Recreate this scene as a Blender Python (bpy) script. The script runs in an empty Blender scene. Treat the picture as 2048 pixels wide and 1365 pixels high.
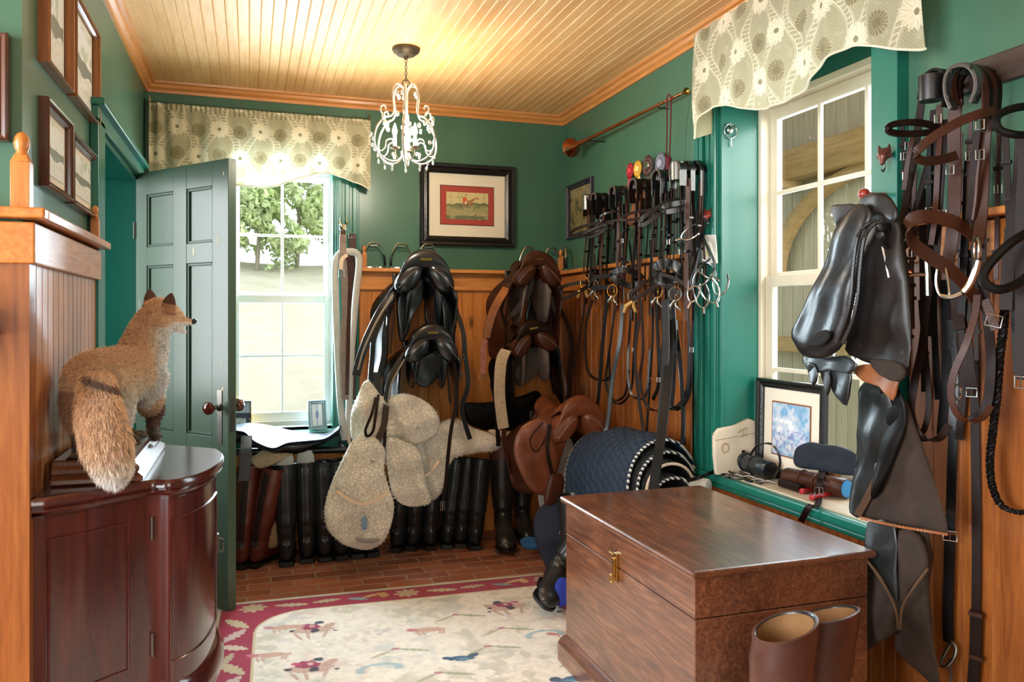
import bpy, bmesh, math, random
import numpy as np
from mathutils import Vector, Matrix
from math import sin, cos, pi, atan2, sqrt, radians
random.seed(7); np.random.seed(7)
SC = bpy.context.scene
COL = SC.collection
# ---------------------------------------------------------------- camera
F = 1579.0; CXP = 1024.0; HYP = 635.0; CH = 1.3
TH = math.atan(525.0/1579.0)
cd = bpy.data.cameras.new('camera'); cam = bpy.data.objects.new('camera', cd); COL.objects.link(cam)
cam.location = (0, 0, CH); cam.rotation_euler = (pi/2, 0, -TH)
cd.sensor_width = 36.0; cd.lens = F/2048.0*36.0
cd.shift_y = -(682.5-HYP)/2048.0
cd.clip_start = .05; cd.clip_end = 200
SC.camera = cam
# ---------------------------------------------------------------- view, world, lamps
SC.view_settings.view_transform = 'Standard'; SC.view_settings.look = 'None'
SC.view_settings.gamma = 1.0; SC.view_settings.use_curve_mapping = False
SC.view_settings.exposure = 0.6
w = bpy.data.worlds.new('world'); SC.world = w; w.use_nodes = True
wn = w.node_tree.nodes; wl = w.node_tree.links
bg = wn['Background']; bg.inputs['Strength'].default_value = 1.6
bg.inputs['Color'].default_value = (.80, .92, 1.0, 1)

def area(name, loc, target, sx, sy, power, color, spread=pi):
    d = bpy.data.lights.new(name, 'AREA'); d.shape = 'RECTANGLE'; d.size = sx; d.size_y = sy
    d.energy = power; d.color = color; d.spread = spread
    o = bpy.data.objects.new(name, d); COL.objects.link(o)
    o.location = loc
    o.rotation_euler = (Vector(target)-Vector(loc)).to_track_quat('-Z', 'Y').to_euler()
    return o
# daylight through the back and side windows; hall and entry lamps are assumed
area('back_window_daylight', (.18, 4.97, 1.45), (.18, 0, 1.1), .5, 1.35, 80, (.74, .90, 1.0))
area('side_window_daylight', (2.66, 2.80, 1.7), (0, 2.2, .5), 1.2, 1.3, 34, (.74, .91, 1.0))
area('assumed_hall_lamp', (-1.35, 3.85, 1.5), (0, 3.88, 1.35), .8, 1.3, 7.5, (.95, .97, 1.0), radians(95))  # assumed lamp in the windowless hall, added to brighten the open door
area('assumed_entry_lamp', (-2.9, .6, 1.5), (1.5, 1.8, 1.75), 2.2, 2.0, 130, (.92, .95, 1.0))  # lamp added for light assumed from the unseen left; no window there
area('rear_fill_light', (-.45, -1.5, 1.55), (0, 3.6, 1.3), 1.3, 1.3, 24, (1.0, .96, .88))  # added fill lamp behind the camera; the rear wall has no window

# ---------------------------------------------------------------- pixel to world helpers
FW = Vector((sin(TH), cos(TH), 0)); RT = Vector((cos(TH), -sin(TH), 0))
def ray(px, py):
    return FW + RT*((px-CXP)/F) + Vector((0, 0, (HYP-py)/F))
def PD(px, py, d):
    return Vector((0, 0, CH)) + ray(px, py)*d
def PX(px, py, x):
    r = ray(px, py); return Vector((0, 0, CH)) + r*(x/r.x)
def PY(px, py, y):
    r = ray(px, py); return Vector((0, 0, CH)) + r*(y/r.y)
def PZ(px, py, z):
    r = ray(px, py); return Vector((0, 0, CH)) + r*((z-CH)/r.z)

# ---------------------------------------------------------------- objects
ORG = {}
def org(o):
    v = Vector((0, 0, 0))
    while o is not None:
        v += Vector(ORG.get(o.name, (0, 0, 0))); o = o.parent
    return v
def tag(o, label=None, cat=None, group=None, kind=None):
    if label: o['label'] = label
    if cat: o['category'] = cat
    if group: o['group'] = group
    if kind: o['kind'] = kind
    return o
def thing(name, label, cat, loc=(0, 0, 0), group=None):
    o = bpy.data.objects.new(name, None); COL.objects.link(o)
    o.empty_display_size = .05
    o.location = loc; ORG[o.name] = tuple(loc)
    return tag(o, label, cat, group)
def copy_tree(o, parent=None):
    c = o.copy(); COL.objects.link(c); c.parent = parent
    for ch in o.children: copy_tree(ch, c)
    return c

def smoothpath(pts, n=6, closed=False):
    """Catmull-Rom through the points; each point a tuple of any length"""
    P = [np.array(p, float) for p in pts]
    m = len(P)
    if m < 3 and not closed: 
        return [tuple(P[0]+(P[-1]-P[0])*i/n) for i in range(n+1)]
    out = []
    rng = range(m) if closed else range(m-1)
    for i in rng:
        if closed:
            p0, p1, p2, p3 = P[(i-1) % m], P[i], P[(i+1) % m], P[(i+2) % m]
        else:
            p1, p2 = P[i], P[i+1]
            p0 = P[i-1] if i > 0 else 2*p1-p2
            p3 = P[i+2] if i+2 < m else 2*p2-p1
        for k in range(n):
            t = k/n
            out.append(.5*((2*p1)+(-p0+p2)*t+(2*p0-5*p1+4*p2-p3)*t*t+(-p0+3*p1-3*p2+p3)*t**3))
    if not closed: out.append(P[-1])
    return [tuple(p) for p in out]

class MB:
    def __init__(s): s.v = []; s.f = []; s.m = []; s.mi = 0
    def add(s, vs, fs):
        b = len(s.v); s.v.extend([tuple(v) for v in vs])
        s.f.extend([tuple(i+b for i in f) for f in fs]); s.m.extend([s.mi]*len(fs)); return s
    def box(s, x0, x1, y0, y1, z0, z1, M=None):
        vs = [Vector((x, y, z)) for z in (z0, z1) for x, y in ((x0, y0), (x1, y0), (x1, y1), (x0, y1))]
        if M is not None: vs = [M @ v for v in vs]
        return s.add(vs, [(3, 2, 1, 0), (4, 5, 6, 7), (0, 1, 5, 4), (1, 2, 6, 5), (2, 3, 7, 6), (3, 0, 4, 7)])
    def rings(s, rings, cap=True, closed_ring=True, loop=False, capa=None, capb=None):
        n = len(rings[0]); m = len(rings); fs = []
        vs = [p for r in rings for p in r]
        mm = m if loop else m-1
        for i in range(mm):
            j = (i+1) % m
            for k in range(n if closed_ring else n-1):
                l = (k+1) % n
                fs.append((i*n+k, i*n+l, j*n+l, j*n+k))
        ca = cap if capa is None else capa; cb = cap if capb is None else capb
        if not loop and closed_ring:
            if ca: fs.append(tuple(range(n-1, -1, -1)))
            if cb: fs.append(tuple((m-1)*n+k for k in range(n)))
        return s.add(vs, fs)
    def tube(s, pts, r, n=8, closed=False, cap=True, flat=1.0, up=(0, 0, 1)):
        P = [Vector(p[:3]) for p in pts]; m = len(P)
        R = r if hasattr(r, '__len__') else [r]*m
        rings = []; prev = None
        for i in range(m):
            a = P[(i-1) % m] if (closed or i > 0) else P[i]
            b = P[(i+1) % m] if (closed or i < m-1) else P[i]
            t = (b-a)
            if t.length < 1e-9: t = Vector((0, 0, 1))
            t.normalize()
            if prev is None:
                u = Vector(up)-t*t.dot(Vector(up))
                if u.length < 1e-3: u = Vector((1, .3, 0))-t*t.dot(Vector((1, .3, 0)))
            else:
                u = prev-t*t.dot(prev)
                if u.length < 1e-6: u = prev
            u.normalize(); prev = u; v = t.cross(u)
            rings.append([P[i]+(u*cos(2*pi*k/n)+v*sin(2*pi*k/n)*flat)*R[i] for k in range(n)])
        return s.rings(rings, cap=cap, loop=closed)
    def strap(s, pts, wdt, th, wd=(0, 1, 0), closed=False, bulge=0.0):
        """flat leather strap along pts; wd = width direction (one, or a list); wdt number or list"""
        P = [Vector(p[:3]) for p in pts]; m = len(P)
        W = wdt if hasattr(wdt, '__len__') else [wdt]*m
        D = wd if isinstance(wd, list) else [wd]*m
        rings = []; pn = None
        for i in range(m):
            a = P[(i-1) % m] if (closed or i > 0) else P[i]
            b = P[(i+1) % m] if (closed or i < m-1) else P[i]
            t = b-a
            if t.length < 1e-9: t = Vector((0, 0, 1))
            t.normalize()
            d = Vector(D[i]); d = d-t*t.dot(d)
            if d.length < 1e-4: d = t.orthogonal()
            d.normalize(); nn = t.cross(d)
            if pn is not None and nn.dot(pn) < 0: nn = -nn; d = -d
            pn = nn
            h = W[i]/2; q = th/2
            rings.append([P[i]+d*h*.93+nn*q, P[i]+d*h, P[i]+d*h*.93-nn*q, P[i]-nn*(q+bulge), P[i]-d*h*.93-nn*q, P[i]-d*h, P[i]-d*h*.93+nn*q, P[i]+nn*(q+bulge)])
        return s.rings(rings, cap=True, loop=closed)
    def lathe(s, prof, n=24, M=None, cap=True, a0=0, a1=2*pi, sx=1, sy=1):
        full = abs(a1-a0-2*pi) < 1e-6
        k = n if full else n+1
        rings = []
        for r, z in prof:
            ring = []
            for i in range(k):
                a = a0+(a1-a0)*i/n
                p = Vector((r*cos(a)*sx, r*sin(a)*sy, z))
                ring.append(M @ p if M is not None else p)
            rings.append(ring)
        return s.rings(rings, cap=cap, closed_ring=full)
    def ball(s, c, r, n=12, m=8, sx=1, sy=1, sz=1, M=None):
        prof = [(max(r*sin(pi*i/m), 1e-5), -r*cos(pi*i/m)*sz) for i in range(m+1)]
        T = Matrix.Translation(Vector(c))
        if M is not None: T = T @ M
        return s.lathe(prof, n, T, sx=sx, sy=sy)
    def torus(s, c, R, r, M=None, n=24, m=8, sx=1, sy=1, a0=0, a1=2*pi):
        T = Matrix.Translation(Vector(c)) @ (M if M is not None else Matrix())
        full = abs(a1-a0-2*pi) < 1e-6
        pts = [T @ Vector((R*cos(a0+(a1-a0)*i/n)*sx, R*sin(a0+(a1-a0)*i/n)*sy, 0)) for i in range(n if full else n+1)]
        return s.tube(pts, r, m, closed=full, up=T.to_3x3() @ Vector((0, 0, 1)))
    def prism(s, outline, y0, y1, M=None):
        """outline in xz, extruded along y"""
        a = [Vector((x, y0, z)) for x, z in outline]; b = [Vector((x, y1, z)) for x, z in outline]
        if M is not None: a = [M @ p for p in a]; b = [M @ p for p in b]
        return s.rings([a, b])
    def sheet(s, fn, nu, nv):
        vs = [fn(i/nu, j/nv) for j in range(nv+1) for i in range(nu+1)]
        fs = [(j*(nu+1)+i, j*(nu+1)+i+1, (j+1)*(nu+1)+i+1, (j+1)*(nu+1)+i) for j in range(nv) for i in range(nu)]
        return s.add(vs, fs)
    def build(s, name, mats, parent=None, smooth=True, bevel=0, solid=0, sub=0, recenter=False, noshift=False, auto=True, fixn=False):
        me = bpy.data.meshes.new(name)
        off = org(parent) if (parent is not None and not noshift) else Vector((0, 0, 0))
        vs = s.v
        if recenter and parent is None:
            A = np.array([tuple(v) for v in vs]); c = (A.min(0)+A.max(0))/2; c[2] = A[:, 2].min()
            off = Vector(c)
        me.from_pydata([tuple(Vector(v)-off) for v in vs], [], s.f)
        if not isinstance(mats, (list, tuple)): mats = [mats]
        for m_ in mats: me.materials.append(m_)
        if len(mats) > 1: me.polygons.foreach_set('material_index', s.m)
        if smooth: me.polygons.foreach_set('use_smooth', [True]*len(me.polygons))
        me.update()
        o = bpy.data.objects.new(name, me); COL.objects.link(o)
        bm = bmesh.new(); bm.from_mesh(me); bmesh.ops.recalc_face_normals(bm, faces=bm.faces); bm.to_mesh(me); bm.free()
        if smooth and auto: me.set_sharp_from_angle(angle=radians(38))
        if parent is not None: o.parent = parent
        elif recenter: o.location = off; ORG[o.name] = tuple(off)
        if solid: 
            md = o.modifiers.new('solid', 'SOLIDIFY'); md.thickness = solid; md.offset = 0
        if bevel:
            md = o.modifiers.new('bevel', 'BEVEL'); md.width = bevel; md.segments = 2; md.limit_method = 'ANGLE'; md.angle_limit = radians(40)
        if sub:
            md = o.modifiers.new('sub', 'SUBSURF'); md.levels = sub; md.render_levels = sub
        return o

def struct(o): o['kind'] = 'structure'; return o
def blob(name, caps, mat, parent=None, voxel=.01, smooth_it=6, bevels=None):
    """one continuous skin round a set of balls and tapered limbs: (p0, r0, p1, r1) or (p, r)"""
    mb = MB()
    for c in caps:
        if len(c) == 2: mb.ball(c[0], c[1], 14, 10)
        elif len(c) == 5: mb.ball(c[0], 1, 16, 10, M=c[4] @ Matrix.Diagonal((c[1], c[2], c[3], 1)))
        else:
            p0, r0, p1, r1 = c; p0 = Vector(p0); p1 = Vector(p1)
            k = max(2, int((p1-p0).length/(.35*max(r0, r1))))
            for i in range(k+1):
                t = i/k; mb.ball(p0.lerp(p1, t), r0+(r1-r0)*t, 12, 8)
    off = org(parent) if parent is not None else Vector((0, 0, 0))
    me = bpy.data.meshes.new('tmp'); me.from_pydata([tuple(Vector(v)-off) for v in mb.v], [], mb.f)
    o = bpy.data.objects.new(name, me); COL.objects.link(o)
    r = o.modifiers.new('r', 'REMESH'); r.mode = 'VOXEL'; r.voxel_size = voxel; r.use_smooth_shade = True
    sm = o.modifiers.new('s', 'SMOOTH'); sm.iterations = smooth_it; sm.factor = .6
    dg = bpy.context.evaluated_depsgraph_get(); dg.update()
    me2 = bpy.data.meshes.new_from_object(o.evaluated_get(dg))
    o.modifiers.clear(); o.data = me2; me2.name = name
    me2.materials.clear(); me2.materials.append(mat)
    me2.polygons.foreach_set('use_smooth', [True]*len(me2.polygons))
    if parent is not None: o.parent = parent
    return o

def painted(name, fn, nu, nv, colfn, mat, parent=None, recenter=False, solid=0):
    """sheet of nu x nv cells whose own colours (a pattern or picture) come from colfn(U, V) -> RGB in 0..1 display values"""
    U, V = np.meshgrid(np.linspace(0, 1, nu+1), np.linspace(0, 1, nv+1))
    P = fn(U, V)                                          # (3, nv+1, nu+1)
    co = np.stack([np.broadcast_to(a, U.shape) for a in P], -1).reshape(-1, 3).astype(np.float64)
    off = np.array(org(parent)) if parent is not None else np.zeros(3)
    if recenter and parent is None:
        off = (co.min(0)+co.max(0))/2; off[2] = co[:, 2].min()
    co = co-off
    ii = np.arange((nu+1)*(nv+1)).reshape(nv+1, nu+1)
    q = np.stack([ii[:-1, :-1], ii[:-1, 1:], ii[1:, 1:], ii[1:, :-1]], -1).reshape(-1, 4)
    me = bpy.data.meshes.new(name)
    me.vertices.add(len(co)); me.vertices.foreach_set('co', co.ravel())
    me.loops.add(q.size); me.loops.foreach_set('vertex_index', q.ravel().astype(np.int32))
    me.polygons.add(len(q)); me.polygons.foreach_set('loop_start', (np.arange(len(q))*4).astype(np.int32))
    me.update(calc_edges=True); me.validate()
    me.polygons.foreach_set('use_smooth', [True]*len(me.polygons))
    C = np.clip(colfn(U, V), 0, 1)
    C = np.where(C <= .04045, C/12.92, ((C+.055)/1.055)**2.4)
    at = me.color_attributes.new('pattern', 'FLOAT_COLOR', 'POINT')
    rgba = np.ones((len(co), 4)); rgba[:, :3] = C.reshape(-1, 3)
    at.data.foreach_set('color', rgba.ravel())
    me.materials.append(mat)
    o = bpy.data.objects.new(name, me); COL.objects.link(o)
    if parent is not None: o.parent = parent
    elif recenter: o.location = off; ORG[o.name] = tuple(off)
    if solid:
        md = o.modifiers.new('solid', 'SOLIDIFY'); md.thickness = solid; md.offset = 0
    return o

# ---------------------------------------------------------------- materials
def lin(c):
    return tuple((x/12.92 if x <= .04045 else ((x+.055)/1.055)**2.4) for x in c)
def rgb(r, g, b): return lin((r/255., g/255., b/255.))+(1,)
class NT:
    def __init__(s, name):
        s.m = bpy.data.materials.new(name); s.m.use_nodes = True
        s.t = s.m.node_tree; s.n = s.t.nodes; s.l = s.t.links
        s.b = s.n['Principled BSDF']
    def new(s, typ, **kw):
        nd = s.n.new(typ)
        for k, v in kw.items(): setattr(nd, k, v)
        return nd
    def set(s, nd, **kw):
        for k, v in kw.items():
            sock = nd.inputs[k.replace('_', ' ')]
            if isinstance(v, bpy.types.NodeSocket): s.l.new(v, sock)
            else: sock.default_value = v
        return nd
    def coord(s, which='Object', scale=(1, 1, 1), rot=(0, 0, 0)):
        c = s.new('ShaderNodeTexCoord'); mp = s.new('ShaderNodeMapping')
        s.l.new(c.outputs[which], mp.inputs[0]); mp.inputs['Scale'].default_value = scale; mp.inputs['Rotation'].default_value = rot
        return mp.outputs[0]
    def noise(s, vec, scale, detail=4, rough=.5, dist=0):
        nd = s.new('ShaderNodeTexNoise'); s.l.new(vec, nd.inputs['Vector'])
        nd.inputs['Scale'].default_value = scale; nd.inputs['Detail'].default_value = detail
        nd.inputs['Roughness'].default_value = rough; nd.inputs['Distortion'].default_value = dist
        return nd.outputs['Fac']
    def ramp(s, fac, stops):
        nd = s.new('ShaderNodeValToRGB'); s.l.new(fac, nd.inputs[0]); e = nd.color_ramp.elements
        while len(e) < len(stops): e.new(.5)
        for i, (p, c) in enumerate(stops): e[i].position = p; e[i].color = c if len(c) == 4 else tuple(c)+(1,)
        return nd.outputs['Color']
    def mix(s, fac, a, b, mode='MIX'):
        nd = s.new('ShaderNodeMix'); nd.data_type = 'RGBA'; nd.blend_type = mode
        for sock, v in ((nd.inputs[0], fac), (nd.inputs[6], a), (nd.inputs[7], b)):
            if isinstance(v, bpy.types.NodeSocket): s.l.new(v, sock)
            else: sock.default_value = v
        return nd.outputs[2]
    def math(s, op, a, b=None):
        nd = s.new('ShaderNodeMath'); nd.operation = op
        for i, v in enumerate((a, b)):
            if v is None: continue
            if isinstance(v, bpy.types.NodeSocket): s.l.new(v, nd.inputs[i])
            else: nd.inputs[i].default_value = v
        return nd.outputs[0]
    def bump(s, h, strength=.3, dist=.01):
        nd = s.new('ShaderNodeBump'); s.l.new(h, nd.inputs['Height'])
        nd.inputs['Strength'].default_value = strength; nd.inputs['Distance'].default_value = dist
        s.l.new(nd.outputs[0], s.b.inputs['Normal'])
    def pr(s, **kw):
        return s.set(s.b, **kw)

def simple(name, c, rough=.5, metal=0, bump=0, bscale=200, var=0, vscale=8, spec=.5, bd=.002, coat=0):
    t = NT(name); base = rgb(*c)
    v = t.coord()
    if var:
        f = t.noise(v, vscale, 5, .6)
        dk = tuple(x*(1-var) for x in base[:3])+(1,); lt = tuple(min(1, x*(1+var)) for x in base[:3])+(1,)
        t.pr(Base_Color=t.ramp(f, [(.3, dk), (.7, lt)]))
    else: t.pr(Base_Color=base)
    t.pr(Roughness=rough, Metallic=metal)
    t.b.inputs['Specular IOR Level'].default_value = spec
    if coat: t.b.inputs['Coat Weight'].default_value = coat; t.b.inputs['Coat Roughness'].default_value = .12
    if bump: t.bump(t.noise(v, bscale, 3, .6), bump, bd)
    return t.m

def woodmat(name, c0, c1, c2, axis='Z', grain=1.0, rough=.35, knots=False, coat=.0, boards=0, baxis=0, fig=0):
    """grain runs along axis; boards = board pitch for board-to-board tone change"""
    t = NT(name)
    st = {'X': (1.2, 14, 14), 'Y': (14, 1.2, 14), 'Z': (14, 14, 1.2)}[axis]
    st = tuple(a*grain for a in st)
    raw = t.coord()
    v = t.coord(scale=st)
    f1 = t.noise(v, 1.5, 6, .65, 1.6 if not fig else 4)
    f2 = t.noise(v, 9, 3, .5)
    col = t.ramp(f1, [(.25, rgb(*c0)), (.5, rgb(*c1)), (.78, rgb(*c2))])
    col = t.mix(.25, col, t.ramp(f2, [(.3, rgb(*c0)), (.7, rgb(*c2))]))
    if boards:
        sx = t.new('ShaderNodeSeparateXYZ'); t.l.new(raw, sx.inputs[0])
        fl = t.math('FLOOR', t.math('DIVIDE', sx.outputs[baxis], boards))
        wn_ = t.new('ShaderNodeTexWhiteNoise'); wn_.noise_dimensions = '1D'; t.l.new(fl, wn_.inputs['W'])
        col = t.mix(t.math('MULTIPLY', wn_.outputs['Value'], .38), col, rgb(*c0))
    if knots:
        kv = t.coord(scale={'X': (.35, 1, 1), 'Y': (1, .35, 1), 'Z': (1, 1, .35)}[axis])
        vo = t.new('ShaderNodeTexVoronoi'); t.l.new(kv, vo.inputs['Vector']); vo.inputs['Scale'].default_value = 5.5
        k = t.ramp(vo.outputs['Distance'], [(.035, (1, 1, 1, 1)), (.11, (0, 0, 0, 1))])
        col = t.mix(t.math('MULTIPLY', k, .8), col, rgb(70, 30, 12))
    if fig:
        fv = t.coord(scale=(1, 1, 1)); ff = t.noise(fv, fig, 3, .5, 1.5)
        col = t.mix(t.ramp(ff, [(.35, (0, 0, 0, 1)), (.7, (.55, .55, .55, 1))]), col, rgb(*c0))
    t.pr(Base_Color=col, Roughness=rough)
    if coat: t.b.inputs['Coat Weight'].default_value = coat; t.b.inputs['Coat Roughness'].default_value = .15
    t.bump(f2, .08, .002)
    return t.m
def paintedmat(name, rough=.85, bump=0, bscale=300, sheen=0, vor=False, trans=0, bd=.002):
    t = NT(name); a = t.new('ShaderNodeAttribute', attribute_name='pattern')
    t.pr(Base_Color=a.outputs['Color'], Roughness=rough)
    v = t.coord()
    if bump: t.bump(t.noise(v, bscale, 2, .6), bump, bd)
    if sheen: t.b.inputs['Sheen Weight'].default_value = sheen
    if trans:
        tr = t.new('ShaderNodeBsdfTranslucent'); t.l.new(a.outputs['Color'], tr.inputs['Color'])
        mx = t.new('ShaderNodeMixShader'); mx.inputs[0].default_value = trans
        t.l.new(t.b.outputs[0], mx.inputs[1]); t.l.new(tr.outputs[0], mx.inputs[2])
        t.l.new(mx.outputs[0], t.n['Material Output'].inputs[0])
    return t.m
def leather(name, c, rough=.35, var=.35, coat=.15, bump=.25, bscale=260, spec=.5):
    return simple(name, c, rough, 0, bump, bscale, var, 9, spec, .0015, coat)
def glassmat(name):
    t = NT(name)
    for l in list(t.l): t.l.remove(l)
    tr = t.new('ShaderNodeBsdfTransparent'); gl = t.new('ShaderNodeBsdfGlossy'); gl.inputs['Roughness'].default_value = .02
    lw = t.new('ShaderNodeLayerWeight'); lw.inputs[0].default_value = .5
    fr = t.new('ShaderNodeMath'); fr.operation = 'POWER'; t.l.new(lw.outputs['Facing'], fr.inputs[0]); fr.inputs[1].default_value = 3.2
    mx = t.new('ShaderNodeMixShader'); t.l.new(fr.outputs[0], mx.inputs[0]); t.l.new(tr.outputs[0], mx.inputs[1]); t.l.new(gl.outputs[0], mx.inputs[2])
    t.l.new(mx.outputs[0], t.n['Material Output'].inputs[0])
    return t.m

M = {}
def wallpaint(name, c):
    t = NT(name); v = t.coord(); f = t.noise(v, 1.2, 4, .5)
    b = rgb(*c); t.pr(Base_Color=t.ramp(f, [(.3, tuple(x*.85 for x in b[:3])+(1,)), (.7, tuple(x*1.1 for x in b[:3])+(1,))]), Roughness=.33)
    t.b.inputs['Specular IOR Level'].default_value = .5
    t.bump(t.noise(v, 70, 3, .6), .10, .003); return t.m
M['green'] = wallpaint('green_wall_paint', (68, 109, 88))
M['teal'] = wallpaint('green_trim_paint', (24, 108, 92))
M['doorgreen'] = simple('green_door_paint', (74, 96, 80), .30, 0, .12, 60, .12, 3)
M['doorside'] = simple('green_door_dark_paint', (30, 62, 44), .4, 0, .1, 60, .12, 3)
M['pine'] = woodmat('orange_pine_boards_lit', (160, 88, 36), (216, 136, 64), (232, 160, 88), 'Z', .9, .32, True, .25, .06, 0)  # same pine as the side boards; back wall lighting put into lighter tones
M['pine_shaded'] = woodmat('orange_pine_boards_shaded', (104, 54, 22), (152, 86, 38), (182, 114, 54), 'Z', .9, .32, True, .25, .06, 1)  # same pine in darker tones; the side wall's shade is in the colour
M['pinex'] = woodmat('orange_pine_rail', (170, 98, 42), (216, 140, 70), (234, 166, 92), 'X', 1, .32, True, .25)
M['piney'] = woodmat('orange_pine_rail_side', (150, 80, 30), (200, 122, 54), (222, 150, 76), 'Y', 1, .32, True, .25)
M['ceil'] = woodmat('whitewashed_ceiling_boards', (204, 150, 88), (228, 180, 120), (240, 202, 150), 'Y', .6, .55, False, 0, .09, 0)
M['crown'] = woodmat('crown_moulding_wood', (176, 108, 50), (206, 138, 72), (222, 158, 94), 'X', .8, .35, False, .2)
M['crowny'] = woodmat('crown_moulding_wood_side', (176, 108, 50), (206, 138, 72), (222, 158, 94), 'Y', .8, .35, False, .2)
M['white'] = simple('white_window_paint', (232, 232, 228), .4)
M['cream'] = simple('cream_window_paint', (224, 214, 190), .42, var=.06)
M['glass'] = glassmat('window_glass')
M['brass'] = simple('brass', (190, 150, 80), .25, 1)
M['steel'] = simple('polished_steel', (200, 200, 198), .18, 1)
M['oldsteel'] = simple('dull_steel', (120, 118, 112), .35, 1, .2, 200, .2)
M['iron'] = simple('dark_iron', (60, 58, 58), .4, .9, .3, 120, .3)
M['blk'] = leather('black_leather', (22, 22, 24), .28)
M['blk2'] = leather('worn_black_leather', (15, 13, 12), .42, .4, .0, spec=.15)
M['drk'] = leather('dark_brown_leather', (30, 16, 11), .42, .35, .0, spec=.14)
M['brn'] = leather('brown_leather', (62, 31, 18), .36, .35, .0, spec=.28)
M['tan'] = leather('tan_leather', (140, 84, 46), .42)
M['chest'] = leather('chestnut_leather', (112, 60, 36), .35)
def nrot(a, axis): return Matrix.Rotation(a, 4, axis)
# ================================================================ the room
XL, XR, YB, ZC = -.53, 1.89, 4.64, 2.565
def beadboard(mb, o, u, v, n, ul, vl, pitch, d=.005, gw=.006, double=False):
    """o origin, u along the wall, v board direction, n towards the room"""
    o, u, v, n = Vector(o), Vector(u), Vector(v), Vector(n)
    prof = [(0, 0)]; k = int(math.ceil(ul/pitch))
    for i in range(k):
        a = i*pitch
        for q, h in ((a+.0005, 0), (a+gw*.5, -d), (a+gw, 0)): prof.append((q, h))
        if double:
            b = a+gw*1.25
            for q, h in ((b+gw*.45, .0015), (b+gw*.9, 0), (b+gw*1.2, -d*.8), (b+gw*1.5, 0)): prof.append((q, h))
    prof = [(min(a, ul), h) for a, h in prof if a <= ul]; prof.append((ul, 0))
    r0 = [o+u*a+n*h for a, h in prof]; r1 = [p+v*vl for p in r0]
    mb.rings([r0, r1], cap=False, closed_ring=False)
# floor
t = NT('brick_floor'); v = t.coord()
br = t.new('ShaderNodeTexBrick'); t.l.new(v, br.inputs['Vector'])
vv = t.new('ShaderNodeVectorMath'); vv.operation = 'ADD'; nz = t.new('ShaderNodeTexNoise'); t.l.new(v, nz.inputs['Vector']); nz.inputs['Scale'].default_value = 9
sc_ = t.new('ShaderNodeVectorMath'); sc_.operation = 'SCALE'; t.l.new(nz.outputs['Color'], sc_.inputs[0]); sc_.inputs['Scale'].default_value = .018
t.l.new(v, vv.inputs[0]); t.l.new(sc_.outputs[0], vv.inputs[1]); t.l.new(vv.outputs[0], br.inputs['Vector'])
br.inputs['Scale'].default_value = 1.0; br.inputs['Brick Width'].default_value = .215; br.inputs['Row Height'].default_value = .088
br.inputs['Mortar Size'].default_value = .007; br.inputs['Mortar Smooth'].default_value = .4; br.inputs['Bias'].default_value = -.1
br.inputs['Color1'].default_value = rgb(130, 66, 42); br.inputs['Color2'].default_value = rgb(184, 108, 72); br.inputs['Mortar'].default_value = rgb(172, 142, 112)
f = t.noise(v, 14, 5, .65)
c = t.mix(t.ramp(f, [(.45, (0, 0, 0, 1)), (.75, (.5, .5, .5, 1))]), br.outputs['Color'], rgb(182, 146, 130))
c = t.mix(t.ramp(t.noise(v, 2.2, 3, .5), [(.4, (0, 0, 0, 1)), (.7, (.4, .4, .4, 1))]), c, rgb(104, 58, 40))
t.pr(Base_Color=c, Roughness=.62)
t.bump(t.math('SUBTRACT', t.math('MULTIPLY', f, .35), br.outputs['Fac']), .5, .006)
M['brick'] = t.m
mb = MB(); mb.box(-3.2, 2.3, -1.6, 4.9, -.1, 0); struct(mb.build('floor', M['brick'], smooth=False))
# ceiling of beaded boards running away from the camera
mb = MB(); beadboard(mb, (-3.2, -1.6, ZC), (1, 0, 0), (0, 1, 0), (0, 0, -1), 5.3, 6.3, .047, .0012, .0028, True)
mb.box(-3.2, 2.1, -1.6, 4.7, ZC+.01, ZC+.06); struct(mb.build('ceiling', M['ceil'], smooth=False))
CAP = 1.585
# back wall: window opening x .. , z ..
WX0, WX1, WZ0, WZ1 = -.105, .468, .66, 2.16
mb = MB(); T = .20
mb.box(XL-.2, WX0, YB, YB+T, 0, ZC); mb.box(WX1, XR+.2, YB, YB+T, 0, ZC)
mb.box(WX0, WX1, YB, YB+T, 0, WZ0); mb.box(WX0, WX1, YB, YB+T, WZ1, ZC)
struct(mb.build('wall_back', M['green'], smooth=False))
# back wainscot
cx0 = WX1+.135
mb = MB(); beadboard(mb, (cx0, YB-.022, 0), (1, 0, 0), (0, 0, 1), (0, -1, 0), XR-cx0, CAP-.03, .068, .005, .006)
beadboard(mb, (XL, YB-.022, 0), (1, 0, 0), (0, 0, 1), (0, -1, 0), cx0-XL, WZ0-.05, .068, .005, .006)
struct(mb.build('trim_1', M['pine'], smooth=False))
mb = MB(); mb.box(cx0, XR, YB-.04, YB, CAP-.125, CAP-.028); mb.box(cx0, XR, YB-.085, YB, CAP-.022, CAP)
mb.box(cx0, XR, YB-.055, YB, CAP-.034, CAP-.022)
struct(mb.build('trim_2', M['pinex'], smooth=False, bevel=.004))
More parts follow.
